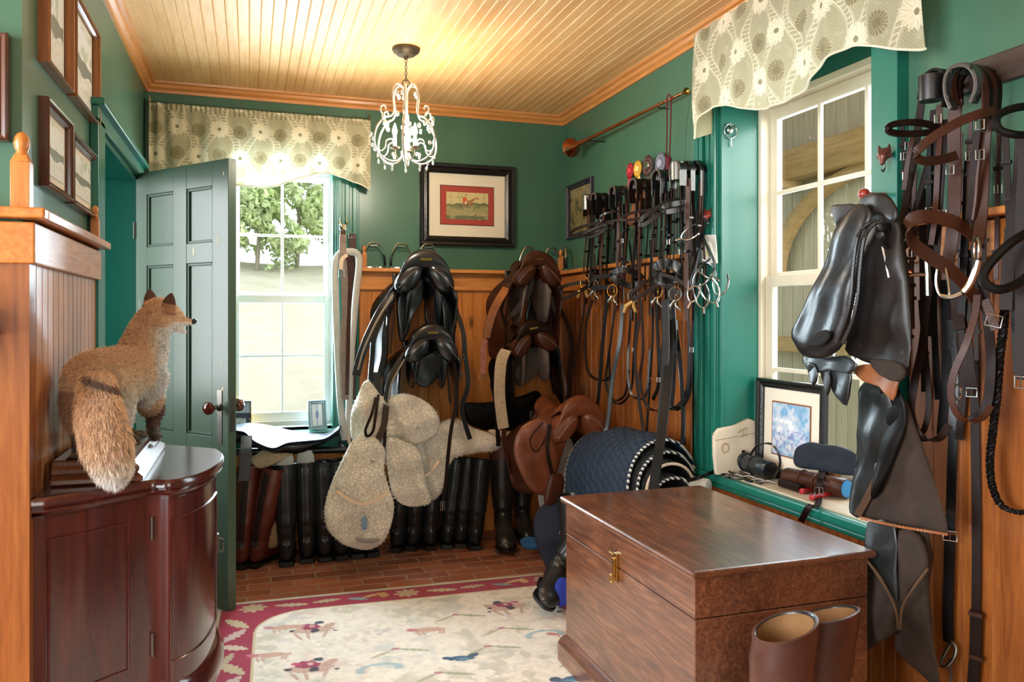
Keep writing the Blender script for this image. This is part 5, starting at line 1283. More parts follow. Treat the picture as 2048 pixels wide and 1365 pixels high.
puff('inner_flap', [(1085, 676), (1098, 701), (1097, 727), (1086, 741), (1078, 727), (1081, 698)], 4.24, .012, M['greyfelt2'], sd['cl'], seed=96)
puff('channel_shade_sheet', [(1050, 640), (1062, 585), (1074, 556), (1088, 562), (1104, 590), (1108, 640), (1092, 652), (1070, 652)], 4.46, .006, M['blk'], sd['ct'], seed=97)  # shade in the brown saddle's channel, put in as a black sheet
puff('inner_flap', [(1070, 553), (1064, 585), (1042, 622), (1020, 638), (1014, 634), (1033, 610), (1047, 590), (1062, 560)], 4.22, .010, M['greyfelt2'], sd['ct'], seed=98)
puff('inner_flap', [(1077, 551), (1099, 570), (1111, 599), (1110, 628), (1100, 611), (1087, 572)], 4.24, .010, M['greyfelt2'], sd['ct'], seed=99)
bp_ = thing('black_saddle_pad', 'dark smooth leather pad leaning on the pine boards behind the brown saddles', 'saddle pad', tuple(PY(1010, 862, 4.42)))
puff('pad', [(928, 808), (965, 806), (1010, 800), (1045, 792), (1072, 782), (1084, 795), (1096, 830), (1090, 850), (1050, 858), (1000, 862), (960, 858), (932, 842)], 4.42, .03, M['blk2'], bp_, wr=.004, seed=9)
def woolcol(P): 
    n_ = .5+.5*np.sin(P[:, 0]*90+np.sin(P[:, 2]*70)*2)*np.sin(P[:, 2]*80+P[:, 0]*30)
    return np.array((.97, .93, .86))*(.90+.10*n_)[:, None]
for pd_o in (f1, f2, f3):
    for ch_ in list(pd_o.children):
        if ch_.name.split('.')[0] in ('pad', 'upper_fold', 'hanging_flap'): furcoat(ch_, 9000, .007, pd_o, np.array(org(pd_o)), woolcol, False, .0005)
# white fleece girths on the window casing
hk = thing('double_hook', 'brass horseshoe shaped hook on the right casing of the back window', 'hook', tuple(PY(688, 470, YB-.04)))
mb = MB(); h0 = PY(688, 452, YB-.06); mb.tube(smoothpath([(h0.x-.018, h0.y, h0.z+.045), (h0.x-.020, h0.y, h0.z+.02), (h0.x-.008, h0.y, h0.z), (h0.x+.008, h0.y, h0.z), (h0.x+.020, h0.y, h0.z+.02), (h0.x+.018, h0.y, h0.z+.045)], 5), .004, 8); mb.box(h0.x-.006, h0.x+.006, h0.y, YB-.028, h0.z-.02, h0.z+.004); mb.build('hook', M['brass'], hk)
g1_ = thing('fleece_girth', 'white fleece girth looped over the hook beside the back window', 'girth', tuple(PY(690, 880, YB-.12)), 'girths hanging beside the back window')
mb = MB(); p = pxpath([(690, 880, YB-.12), (682, 820, YB-.12), (676, 720, YB-.12), (671, 600, YB-.12), (671, 530, YB-.12), (680, 508, YB-.12), (698, 504, YB-.12), (714, 508, YB-.11), (718, 530, YB-.10), (711, 600, YB-.10), (702, 720, YB-.10), (698, 820, YB-.10), (698, 878, YB-.10)], 8); mb.tube(p, .020, 10); mb.build('fleece_tube', M['woolw'], g1_)
pstrap('end_strap', [(695, 870, YB-.13), (702, 900, YB-.14), (696, 930, YB-.14)], .02, .004, M['webbing'], g1_)
g2_ = thing('leather_girth', 'brown leather girth with double buckles hanging from the brass hook', 'girth', tuple(PY(690, 800, YB-.16)), 'girths hanging beside the back window')
pstrap('strap', [(686, 470, YB-.11), (686, 510, YB-.15), (690, 600, YB-.155), (688, 700, YB-.155), (690, 800, YB-.155)], .040, .008, simple('grey_brown_webbing', (132, 116, 108), .7, var=.3, vscale=20), g2_)
pstrap('billet', [(686, 458, YB-.10), (685, 475, YB-.115), (685, 492, YB-.13)], .030, .005, M['brn'], g2_)
pstrap('side_strap', [(696, 510, YB-.16), (700, 560, YB-.16), (697, 660, YB-.16), (694, 790, YB-.16)], .022, .006, M['brn'], g2_)
pstrap('elastic', [(694, 510, YB-.165), (684, 520, YB-.175), (682, 540, YB-.175)], .022, .004, M['webbing'], g2_)
for a, b, w_, h_ in ((685, 455, .034, .032), (683, 547, .030, .040)): buckle(PY(a, b, YB-.175 if b > 500 else YB-.12), w_, h_, g2_)
g3_ = thing('leather_girth', 'short dark leather girth with a single buckle, right of the brass hook', 'girth', tuple(PY(707, 800, YB-.06)), 'girths hanging beside the back window')
pstrap('strap', [(705, 468, YB-.06), (705, 520, YB-.06), (706, 640, YB-.06), (704, 800, YB-.06)], .042, .008, M['brn'], g3_)
buckle(PY(703, 472, YB-.07), .032, .028, g3_)
# stirrup irons standing on the wainscot cap
def stirrup(loc, rz, label, wrap=True, w_=.062, h_=.150, lean=0):
    r = thing('stirrup_iron', label, 'stirrup', loc, 'stirrup irons along the wainscot ledge')
    T = Matrix.Translation(loc) @ nrot(rz, 'Z') @ nrot(lean, 'X')
    pts = [(-w_, 0, .012), (-w_*1.03, 0, .05), (-w_*.95, 0, .080), (-w_*.76, 0, .106), (-w_*.50, 0, h_-.016), (-w_*.26, 0, h_-.005), (w_*.26, 0, h_-.005), (w_*.50, 0, h_-.016), (w_*.76, 0, .106), (w_*.95, 0, .080), (w_*1.03, 0, .05), (w_, 0, .012)]
    P_ = [T @ Vector(p) for p in smoothpath(pts, 5)]
    mb = MB(); mb.tube(P_, .0052, 8, flat=1.3); mb.build('arch', M['steel'], r)
    mb = MB(); mb.strap([T @ Vector((x, 0, h_-.022)) for x in np.linspace(-w_*.36, w_*.36, 4)], .010, .005, tuple(T.to_3x3() @ Vector((0, 1, 0)))); mb.build('eye_bar', M['steel'], r)
    mb = MB(); ol_ = [(w_*1.08*cos(a), .022*sin(a)) for a in np.linspace(0, 2*pi, 24, endpoint=False)]
    mb.rings([[T @ Vector((x, y, z)) for x, y in ol_] for z in (0, .007)]); mb.build('tread', M['steel'], r)
    if wrap:
        for s in (-1, 1):
            mb = MB(); mb.tube([T @ Vector((s*w_*q[0], 0, q[1])) for q in ((1.0, .012), (1.02, .03), (1.02, .05), (.98, .068), (.93, .080))], .0068, 8); mb.build('rubber_wrap', M['blk2'], r)
    return r
for (a, b, wr_, lb) in ((748, 536, True, 'steel stirrup iron with black wraps, leftmost on the wainscot ledge'), (803, 537, True, 'steel stirrup iron between the leftmost one and the upper black saddle'), (856, 538, False, 'steel stirrup iron standing just behind the upper black saddle'), (1057, 540, True, 'steel stirrup iron just left of the upper brown saddle'), (1103, 541, False, 'steel stirrup iron just right of the upper brown saddle')):
    p = PY(a, b, YB-.045); stirrup((p.x, YB-.047, CAP+.0015), 0, lb, wr_, w_=.062 if a < 1000 else .058)
stirrup((XR-.045, YB-.13, CAP+.0015), pi/2-.3, 'steel stirrup iron with black wraps turned sideways in the room corner', True)

# ---- third brown saddle on a stand in the corner, with a big flap
ts, L_ = make_saddle('chestnut brown saddle turned sideways on a stand in the corner under the bridles', PY(1163, 816, 3.72), M['chest'], M['chest'], M['brn'], rz=.12, sc=1.0, flap=.8, sweat=.6, plate=False, swm=M['brn'])
puff('side_flap', [(1112, 842), (1085, 836), (1055, 846), (1035, 866), (1027, 900), (1035, 935), (1052, 968), (1075, 990), (1098, 985), (1112, 950), (1125, 905), (1135, 868)], 3.78, .03, M['chest'], ts, wr=.006, seed=12)
pstrap('flap_edge', [(1086, 845, 3.74), (1060, 880, 3.735), (1072, 905, 3.735), (1090, 880, 3.735)], .006, .003, M['drk'], ts)
pstrap('stirrup_leather', [(1100, 850, 3.70), (1095, 900, 3.68), (1105, 950, 3.66), (1110, 965, 3.66)], .022, .006, M['drk'], ts)
puff('girth_pad', [(1098, 955), (1108, 948), (1124, 950), (1128, 968), (1118, 1000), (1098, 1012), (1088, 1000)], 3.66, .03, M['brn'], ts, seed=13)
M['greyfl'] = fleecemat('grey_fleece', (176, 168, 160), (120, 110, 100))
pd_ = thing('grey_saddle_pad', 'grey fleece pad under the chestnut saddle in the corner', 'saddle pad', tuple(PY(1110, 1010, 3.86)))
puff('pad', [(1080, 880), (1130, 870), (1150, 900), (1148, 960), (1135, 1000), (1105, 1020), (1080, 1015), (1075, 950)], 3.86, .05, M['greyfl'], pd_, wr=.01, seed=14)
# stand below it
stn = thing('saddle_stand', 'wooden saddle stand below the quilted pads in the corner', 'saddle stand', (1.68, 3.61, 0))
mb = MB(); mb.box(1.52, 1.84, 3.58, 3.64, .56, .64); mb.build('rail', M['pinex'], stn, smooth=False, bevel=.004)
for (a, b) in ((1.54, 3.51), (1.54, 3.71), (1.82, 3.51), (1.82, 3.71)):
    mb = MB(); mb.tube([(a, b, 0), ((a+1.68)/2*.2+a*.8, 3.61, .58)], .018, 8); mb.build('leg', M['pine'], stn)
# ---- quilted navy pads draped in a stack
def quilt(name, c, sc_=42):
    t = NT(name); v = t.coord(rot=(.6, .5, .785)); 
    sx = t.new('ShaderNodeSeparateXYZ'); t.l.new(v, sx.inputs[0])
    a = t.math('ABSOLUTE', t.math('SINE', t.math('MULTIPLY', sx.outputs[0], sc_*2))); b = t.math('ABSOLUTE', t.math('SINE', t.math('MULTIPLY', sx.outputs[1], sc_*2)))
    h = t.math('POWER', t.math('MULTIPLY', a, b), .5)
    t.pr(Base_Color=t.ramp(t.noise(t.coord(), 30, 3, .6), [(.3, tuple(x*.7 for x in rgb(*c)[:3])+(1,)), (.7, rgb(*c))]), Roughness=.75)
    t.bump(h, .95, .008); return t.m
M['navyq'] = quilt('navy_quilted_cotton', (16, 38, 60)); M['blackq'] = quilt('black_quilted_cotton', (18, 20, 24))
tr_ = NT('navy_white_rope'); v = tr_.coord(scale=(1, 1, 1)); wv = tr_.new('ShaderNodeTexWave'); tr_.l.new(v, wv.inputs[0]); wv.inputs['Scale'].default_value = 22; wv.bands_direction = 'DIAGONAL'
tr_.pr(Base_Color=tr_.ramp(wv.outputs['Fac'], [(.45, rgb(20, 30, 44)), (.55, rgb(210, 206, 196))]), Roughness=.7); M['rope'] = tr_.m
NE = PD(1322, 990, 3.42); FE = PD(1196, 972, 3.92)
ax = (FE-NE); ax.z = 0; axl = ax.length; ax.normalize(); sx_v = Vector((ax.y, -ax.x, 0))
if sx_v.x < 0: sx_v = -sx_v
def draped(i, label, mat, R0, H0_, t0, t1, drop, trim):
    r = thing('quilted_saddle_pad', label, 'saddle pad', tuple(NE.lerp(FE, t0)-Vector((0, 0, drop))), 'quilted pads stacked in the corner')
    def sec(t_, k):
        base = NE.lerp(FE, t_); out = []
        hh = H0_+ .03*sin(t_*pi)-.02*(1-t_)
        for q in np.linspace(0, pi, 21): out.append(base-sx_v*R0*cos(q)*k+Vector((0, 0, hh*sin(q)**.75*k)))
        L0 = [out[0]-sx_v*.03*(j/4)+Vector((0, 0, -drop*j/4)) for j in range(4, 0, -1)]; L1 = [out[-1]+sx_v*.03*(j/4)+Vector((0, 0, -drop*j/4)) for j in range(1, 5)]
        return L0+out+L1
    mb = MB(); mb.rings([sec(t_, 1+.02*sin(t_*13+i)) for t_ in np.linspace(t0, t1, 16)], cap=False, closed_ring=False); mb.build('quilted_cloth', mat, r, solid=.012)
    for t_ in (t0, t1):
        mb = MB(); mb.tube(sec(t_, 1.0+.02*sin(t_*13+i)), .0065, 8); mb.build('edge_trim', trim, r)
    return r
draped(0, 'navy quilted saddle pad with rope trim, topmost of the stack in the corner', M['navyq'], .178, .262, -.02, 1.0, .22, M['rope'])
draped(1, 'black quilted saddle pad with rope trim, second of the stack in the corner', M['blackq'],   .150, .215, -.08, .9, .20, M['rope'])
draped(2, 'black saddle pad with cream piping, third of the stack in the corner', M['blackq'], .122, .170, -.13, .85, .20, M['webbing'])
draped(3, 'dark saddle pad with striped edge, innermost of the stack in the corner', M['blackq'], .090, .115, -.17, .8, .18, M['rope'])
rl = thing('rolled_bandage', 'rolled white and tan leg bandage lying beside the quilted pads', 'bandage', tuple(PD(1392, 975, 3.33)))
p = PD(1385, 968, 3.33)
mb = MB(); mb.lathe([(.002, 0), (.028, 0), (.03, .004), (.03, .07), (.028, .075), (.002, .075)], 20, Matrix.Translation(p) @ nrot(pi/2, 'X') @ nrot(.5, 'Y')); mb.build('roll', M['woolw'], rl)
# badge on the navy pad
pm = PD(1243, 906, 3.50)

# ---- leather saddle flaps draped below the back window
lb = thing('draped_saddle_leather', 'wide black leather saddle skirt draped over a rail below the back window', 'saddle leather', tuple(PY(575, 925, 4.3)))
front_px = [(470, 862), (490, 866), (510, 884), (545, 897), (575, 887), (610, 883), (650, 878), (680, 858)]
bk = [(470, 850), (500, 848), (540, 853), (580, 862), (620, 867), (650, 868), (670, 858), (682, 852)]
A_ = smoothpath([tuple(PY(a, b, 4.18)) for a, b in front_px], 5); B_ = smoothpath([tuple(PY(a, b, 4.50)) for a, b in bk], 5)
dr2 = [(x, y+.05, z-.045+.02*sin(x*20)) for x, y, z in A_]
mb = MB(); mb.rings([B_, [tuple(Vector(a).lerp(Vector(b), .5)+Vector((0, 0, .012*sin(a[0]*30)))) for a, b in zip(A_, B_)], A_, [(x, y+.004, z-.012) for x, y, z in A_]], cap=False, closed_ring=False); mb.build('skirt', leather('matt_blue_black_leather', (26, 38, 50), .5, .3, 0, spec=.22), lb, solid=.008)
mb = MB(); mb.rings([[(x, y+.03, z-.014) for x, y, z in A_], dr2], cap=False, closed_ring=False); mb.build('under_skirt', M['blk'], lb, solid=.008)
pstrap('strap', [(493, 872, 4.15), (492, 900, 4.14), (490, 930, 4.14), (487, 962, 4.14)], .055, .008, M['under'], lb); 
pstrap('keeper', [(491, 905, 4.13), (491, 915, 4.13)], .064, .014, M['under'], lb)
puff('sheepskin', [(502, 918), (530, 900), (560, 895), (590, 898), (586, 908), (560, 922), (530, 936), (512, 935)], 4.27, .04, M['woolt'], lb, seed=22)
rail = thing('saddle_rail', 'dark rail carrying the draped leather below the back window', 'rail', (.2, 4.4, .66))
mb = MB(); pa = PY(455, 905, 4.36); pb = PY(690, 900, 4.36); mb.tube([pa, pb], .018, 10); mb.build('rail', M['iron'], rail)
mb = MB(); mb.tube([pb, (pb.x, YB-.03, pb.z)], .012, 8); mb.build('bracket', M['iron'], rail)
# picture frames on the window stool
def standframe(name, label, P_, w_, h_, rz, fw, mat, kind, seed, lean=.15, mnt=.0):
    u = Vector((cos(rz), sin(rz), 0)); n = Vector((sin(rz), -cos(rz), 0)); zz = (Vector((0, 0, 1))*cos(lean)-n*sin(lean)).normalized(); nn = (n*cos(lean)+Vector((0, 0, 1))*sin(lean))
    O = Vector(P_)-u*w_/2+Vector((0, 0, .002))
    r = frame(name, label, 'picture frame', O, u, nn, w_, h_, fw, mat, ([(0, M['mat'])] if mnt else [])+[((mnt,)*4, scenic(seed, kind))], None, .018, 0, zz)
    mb = MB(); bq = O+u*w_/2; mb.strap([bq+zz*h_*.6-nn*.004, bq-nn*.0-n*h_*.42], .03, .004, tuple(u)); mb.build('easel_back', mat, r)
    return r
M['silver'] = simple('silver_blue_frame', (150, 168, 176), .3, .4)
p = PZ(630, 851, WZ0); standframe('photo_frame', 'small grey photo frame with a blue ink picture on the back window sill', (p.x, YB-.02, WZ0), .105, .165, .22, .022, M['silver'], 'ink', 71)
p = PZ(492, 851, WZ0); standframe('photo_frame', 'narrow gold edged photo half hidden by the open door on the back window sill', (p.x-.03, YB-.02, WZ0), .12, .175, -.15, .008, M['brass'], 'photo', 73)
# ================================================================ boots
def make_boot(label, upper, cuff=None, zipm=None, tree=None, height=.50, toecap=True, group=None, cuffh=.11, flat=False, name='riding_boot', lining=None, shx=1.0, slant=0):
    r = thing(name, label, 'boot', (0, 0, 0), group)
    Hs = height
    R = [(.035, Hs, .060*shx, .066, 0), (.035, Hs*.86, .060*shx, .066, 0), (.032, Hs*.68, .057*shx, .062, 0), (.030, Hs*.50, .052*shx, .056, 0), (.031, Hs*.36, .047*shx, .050, 0), (.036, .145, .044, .050, 6), (.044, .112, .044, .062, 20), (.052, .082, .042, .074, 40), (.088, .078, .042, .066, 62), (.130, .070, .044, .053, 76), (.175, .060, .048, .041, 84), (.215, .052, .049, .035, 88), (.250, .045, .042, .028, 90), (.272, .036, .022, .014, 90), (.280, .034, .006, .006, 90)]
    n = 24
    def ring(c):
        y, z, rx, rr, tl = c; e = Vector((0, cos(radians(tl)), sin(radians(tl))))
        pts = []
        for q in np.linspace(0, 2*pi, n, endpoint=False):
            p = Vector((rx*cos(q), y, z))+e*rr*sin(q); 
            if slant and z > Hs*.55: p.z += slant*(p.y-y)/.066*((z/Hs-.55)/.45)**2
            if p.z < .018: p.z = .018
            pts.append(p)
        return pts
    RR = smoothpath(R, 3)
    def wob(c, i): return (c[0]+.002*sin(i*1.7), c[1], c[2]*(1+(.055*sin(i*2.1) if .1 < c[1] < .26 else .012*sin(i*.9))), c[3]*(1+(.055*sin(i*2.6) if .1 < c[1] < .26 else 0)), c[4])
    RR = [wob(c, i) for i, c in enumerate(RR)]
    top = RR[0]; inner = [(top[0], Hs-.16, top[2]*.88, top[3]*.88, 0), (top[0], Hs-.002, top[2]*.92, top[3]*.92, 0), (top[0], Hs+.001, top[2]*.96, top[3]*.96, 0)]
    mb = MB(); mb.rings([ring(c) for c in inner+RR], cap=True); up = mb.build('upper', upper, r)
    if lining:
        mb = MB(); mb.rings([ring((top[0], Hs-.155, top[2]*.87, top[3]*.87, 0)), ring((top[0], Hs-.003, top[2]*.905, top[3]*.905, 0))], cap=False); mb.build('lining', lining, r)
    if cuff:
        mb = MB(); cs = [c for c in RR if c[1] > Hs-cuffh]; cs = [(c[0], c[1], c[2]+.003, c[3]+.003, c[4]) for c in cs]; l_ = RR[len(cs)]
        cs.append((l_[0], Hs-cuffh, l_[2]+.0035, l_[3]+.0035, 0)); cs.append((l_[0], Hs-cuffh, l_[2]+.0, l_[3]+.0, 0))
        mb.rings([ring((cs[0][0], Hs+.0015, cs[0][2]-.006, cs[0][3]-.006, 0))]+[ring(c) for c in cs], cap=False); mb.build('cuff', cuff, r)
    outl = [(.0, .030), (.012, .037), (.045, .039), (.09, .035), (.13, .038), (.18, .049), (.215, .051), (.25, .042), (.273, .022), (.284, .004)]
    outl = [(a_, b_*.96) for a_, b_ in outl]; o2 = smoothpath(outl, 3); poly = [(x, y-.012) for y, x in o2]+[(-x, y-.012) for y, x in o2[::-1]]
    mb = MB(); mb.rings([[(x*1.04, y*1.01, z) for x, y in poly] for z in (.010, .021)]); mb.build('sole', M['sole'], r, smooth=False)
    hp_ = [(x, y) for x, y in poly if y < .07]
    mb = MB(); mb.rings([[(x*k, y*k, z) for x, y in hp_] for k, z in ((.95, 0), (1.0, .012), (1.02, .024))]); mb.build('heel', M['sole'], r, smooth=False)
    if zipm:
        mb = MB(); pts = [Vector((.0, c[0]-c[3]-.002, c[1])) for c in RR if .11 < c[1] < Hs*.98]
        mb.strap(pts, .010, .003, (1, 0, 0)); mb.build('zip', zipm, r)
        for s in (-1, 1):
            mb = MB(); mb.strap([p+Vector((s*.012, .0015, 0)) for p in pts], .006, .003, (1, 0, 0)); mb.build('zip_tape', cuff or M['blk'], r)
    mb = MB(); mb.strap([(x*.030, -.006+abs(x)*.02, .105-.0*abs(x)) for x in np.linspace(-1.15, 1.15, 7)], .012, .004, (0, 0, 1)); mb.build('spur_rest', upper, r)
    if tree:
        mb = MB(); mb.rings([[ (x, .035+yy, z) for x, yy in [(w_*cos(q), .012*sin(q)) for q in np.linspace(0, 2*pi, 16, endpoint=False)]] for w_, z in ((.042, Hs-.10), (.044, Hs-.01), (.041, Hs+.03), (.030, Hs+.055), (.008, Hs+.066))]); mb.build('boot_tree', tree, r)
    return r
M['sole'] = simple('black_sole', (24, 20, 20), .5, 0, .2, 100, .3)
M['blackboot'] = leather('dull_black_boot_leather', (28, 30, 32), .33, .5)
M['brownboot'] = leather('oxblood_boot_leather', (92, 40, 30), .32, .4)
M['topb'] = leather('brown_boot_cuff', (78, 40, 28), .40, .4, .05)
M['oldboot'] = leather('creased_black_boot_leather', (40, 38, 38), .30, .6)
M['darkzip'] = simple('dark_zip', (50, 44, 44), .4, .6)
M['whitetree'] = simple('white_boot_tree', (214, 212, 206), .6)
M['tanlin'] = simple('tan_boot_lining', (140, 102, 62), .8, var=.2)
def place(o, px, py, rz=0, lean=(0, 0), sc=1.0, z=0.001, dy=0):
    p = PZ(px, py, 0); fwd = Vector((-sin(rz), cos(rz), 0))
    yy = p.y+.012+dy
    if abs(rz) < 1: yy = min(yy, YB-.045-.29*sc*cos(rz))
    o.location = (p.x, yy, z); o.rotation_euler = (lean[0], lean[1], rz); o.scale = (sc,)*3
proto = make_boot('x', M['blackboot'], None, M['darkzip'], None, group='black riding boots lined up along the back wall')
protow = make_boot('x', M['blackboot'], None, M['darkzip'], M['whitetree'], group='black riding boots lined up along the back wall')
rowb = [ # px, py heel, rz, lean, label, white tree
 (574, 1136, -.05, (.02, .02), 'black tall boot with a rounded white boot tree, next to the brown zip boots', 1),
 (612, 1119, -.12, (.03, .02), 'black tall boot with a pointed white boot tree, second from the brown zip boots', 1),
 (650, 1122, -.05, (.02, .03), 'black tall boot with a zip pull, just left of the hanging fleece pad', 0),
 (681, 1115, .05, (.02, .05), 'black tall boot partly behind the left edge of the hanging fleece pad', 0),
 (712, 1110, -.1, (.03, .0), 'black tall boot whose heel shows under the left half of the fleece pad', 0),
 (744, 1112, .1, (.03, .0), 'black tall boot whose heel shows under the right half of the fleece pad', 0),
 (790, 1106, -.5, (.05, -.02), 'black tall boot turned sideways just right of the fleece pad', 0),
 (822, 1104, -.6, (.05, -.04), 'black tall boot turned sideways, second right of the fleece pad', 0),
 (862, 1101, .2, (.06, -.1), 'black tall boot in the dark gap under the folded fleece pad', 0),
 (890, 1096, -.15, (.10, -.13), 'black tall boot leaning right, below the long hanging stirrup leather', 0),
 (920, 1097, -.1, (.08, -.12), 'black tall boot leaning right, middle of the three leaning ones', 0),
 (952, 1103, -.05, (.08, -.10), 'black tall boot leaning right, closest to the brown topped hunt boots', 0)]
for i, (px, py, rz, le, lb_, wt) in enumerate(rowb):
    src = protow if wt else proto
    o = src if (wt and i == 0) or (not wt and i == 2) else copy_tree(src)
    o['label'] = lb_; place(o, px, py, rz, (-le[0], -le[1]), 1.06 if i < 6 else 1.0)
b1 = make_boot('oxblood brown zip boot leaning right, in front at the left end of the row', M['brownboot'], None, M['darkzip'], None, group='brown zip boots by the green door'); place(b1, 502, 1139, -.55, (-.03, .20), 1.06)
b2 = make_boot('oxblood brown zip boot half hidden behind the green door edge', M['brownboot'], None, M['darkzip'], None, group='brown zip boots by the green door'); place(b2, 478, 1128, -.2, (-.04, .08), 1.06)
t1 = make_boot('black hunt boot with a brown top, toe pointing out onto the bricks', M['oldboot'], M['topb'], None, None, .52, slant=.01, group='brown topped hunt boots by the back wall', lining=M['tanlin'], shx=1.1); place(t1, 1006, 1082, pi-.22, (.03, .0), 1.16)
t2 = make_boot('black hunt boot with a brown top and open tan lining, behind the other hunt boot', M['oldboot'], M['topb'], None, None, .50, group='brown topped hunt boots by the back wall', lining=M['tanlin'], shx=1.05); place(t2, 1040, 1070, pi-.12, (.02, -.05), 1.08)
t3 = make_boot('black tall boot leaning to the right behind the walnut chest', M['oldboot'], None, None, None, .50); t3['label'] = 'black tall boot leaning against the far side of the walnut chest, toe on the rug'
p = PZ(1088, 1195, 0); t3.location = (p.x, p.y, .05); t3.rotation_euler = (0, -.60, pi-.40); t3.scale = (1.12,)*3
t4 = make_boot('dark boot behind the leaning boot', M['blackboot'], None, None, None, .45); t4['label'] = 'dark boot squeezed between the leaning black boot and the walnut chest'; p = PZ(1135, 1195, 0); t4.location = (p.x+.05, p.y+.08, .014); t4.rotation_euler = (0, .1, pi+.5)
c1 = make_boot('brown topped boot standing left in front of the walnut chest', M['oldboot'], M['topb'], None, None, .53, group='brown topped boots in front of the chest', cuffh=.155, lining=M['tanlin'], shx=1.12, slant=.028)
c1.location = (1.145, 1.62, .014); c1.rotation_euler = (-.06, .06, -2.0); c1.scale = (1.06,)*3
c2 = make_boot('brown topped boot with open tan lining, right one in front of the walnut chest', M['oldboot'], M['topb'], None, None, .51, group='brown topped boots in front of the chest', cuffh=.155, lining=M['tanlin'], shx=1.12, slant=.028)
c2.location = (1.315, 1.695, .014); c2.rotation_euler = (-.10, -.05, -2.3); c2.scale = (1.05,)*3
# pieces of cloth and bags round the chest
M['denim'] = simple('navy_canvas', (34, 40, 56), .85, 0, .5, 500, .3); M['bluecloth'] = simple('blue_cloth', (40, 92, 140), .8, 0, .3, 200, .2); M['royal'] = simple('royal_blue_cloth', (28, 50, 150), .8, 0, .3, 200, .3)
nb = thing('canvas_bag', 'slumped navy canvas bag behind the walnut chest', 'bag', tuple(PD(1110, 1150, 4.0)))
puff('bag_body', [tuple(PD(a, b, 4.0)) for a, b in ((1068, 1040), (1080, 1015), (1110, 1000), (1145, 995), (1165, 1040), (1160, 1120), (1140, 1160), (1105, 1155), (1085, 1120), (1070, 1080))], (-.3, -.95, 0), .09, M['denim'], nb, mode='N', wr=.01, seed=31)
bc = thing('blue_cloth', 'blue cloth crumpled on the bricks behind the hunt boots', 'cloth', tuple(PD(1050, 1105, 4.3)))
puff('cloth', [tuple(PD(a, b, 4.25)) for a, b in ((1040, 1082), (1055, 1074), (1078, 1078), (1085, 1094), (1065, 1100), (1046, 1096))], (-.2, -.95, .2), .025, M['bluecloth'], bc, mode='N', wr=.008, seed=32)
rc = thing('blue_cloth', 'royal blue cloth on the rug between the leaning boot and the chest', 'cloth', tuple(PZ(1118, 1215, 0.02)))
puff('cloth', [tuple(PD(a, b, 3.42)) for a, b in ((1112, 1165), (1125, 1155), (1140, 1165), (1140, 1200), (1120, 1215), (1108, 1195))], (-.2, -.95, .1), .03, M['royal'], rc, mode='N', wr=.008, seed=33)
# tan quilted boot bag between the boots
tb = thing('boot_shaper', 'tan wooden boot shaper leaning between the brown and black boots', 'boot shaper', tuple(PZ(535, 1112, 0)))
puff('shaper', [(548, 1000), (556, 1030), (560, 1070), (556, 1092), (535, 1098), (522, 1088), (526, 1050), (538, 1015)], 4.33, .03, simple('tan_suede', (150, 122, 92), .8, var=.2), tb, wr=.003, seed=34)
# ================================================================ right wall: horn, rosettes, bridles
def W(px, py, x): return PX(px, py, x)
def wpath(pts, n=5, closed=False): return smoothpath([tuple(PX(a, b, x)) for a, b, x in pts], n, closed)
def wstrap(name, pts, w_, th_, mat, parent, wd=(0, -1, 0), n=5, closed=False):
    mb = MB(); mb.strap(wpath(pts, n, closed), w_, th_, wd, closed); return mb.build(name, mat, parent)
def wtube(name, pts, r, mat, parent, n=5, closed=False, k=8):
    mb = MB(); mb.tube(wpath(pts, n, closed), r, k, closed); return mb.build(name, mat, parent)
M['copper'] = simple('aged_copper', (190, 112, 72), .25, 1, .1, 60, .15)
hn = thing('hunting_horn', 'long copper hunting horn hung slanting on the green wall above the bridles', 'horn', tuple(PX(1250, 245, 1.82)))
a = PX(1143, 295, 1.785); b = PX(1372, 183, 1.84); ax_ = (b-a); L0 = ax_.length; T = Matrix.Translation(a) @ ax_.to_track_quat('Z', 'Y').to_matrix().to_4x4()
mb = MB(); mb.lathe([(.054, -.002), (.056, .0), (.050, .010), (.036, .032), (.024, .060), (.016, .10), (.0125, .16), (.010, .3*L0), (.0085, L0*.6), (.007, L0*.86), (.0065, L0*.985), (.006, L0*.99)], 28, T, cap=False); mb.build('tube', M['copper'], hn)
mb = MB(); mb.torus((0, 0, -.001), .055, .0022, T, 32, 6); mb.build('bell_rim', M['copper'], hn)
mb = MB(); mb.lathe([(.005, L0*.975), (.009, L0*.985), (.015, L0*1.0), (.016, L0*1.005), (.010, L0*1.002), (.002, L0*.99)], 20, T); mb.build('mouthpiece', M['brass'], hn)
for q in (.20, .80):
    p = a.lerp(b, q); mb = MB(); mb.tube([p+Vector((0, 0, -.012)), Vector((XR, p.y, p.z-.012))], .003, 6); mb.build('hanger', M['iron'], hn)
M['burg'] = simple('burgundy_cord', (98, 20, 34), .8, 0, .6, 700, .2)
tc_ = thing('tassel_cord', 'burgundy cord with a tassel looped over the hunting horn', 'tassel', tuple(PX(1337, 340, 1.82)))
wtube('cord', [(1332, 330, 1.825), (1334, 260, 1.825), (1334, 200, 1.81), (1338, 190, 1.80), (1342, 200, 1.81), (1341, 260, 1.825), (1339, 315, 1.825)], .0032, M['burg'], tc_)
p = PX(1338, 312, 1.825); mb = MB(); mb.lathe([(.003, .0), (.011, -.008), (.012, -.02), (.009, -.026), (.015, -.035), (.017, -.085), (.014, -.09), (.001, -.09)], 16, Matrix.Translation(p)); mb.build('tassel', M['burg'], tc_)
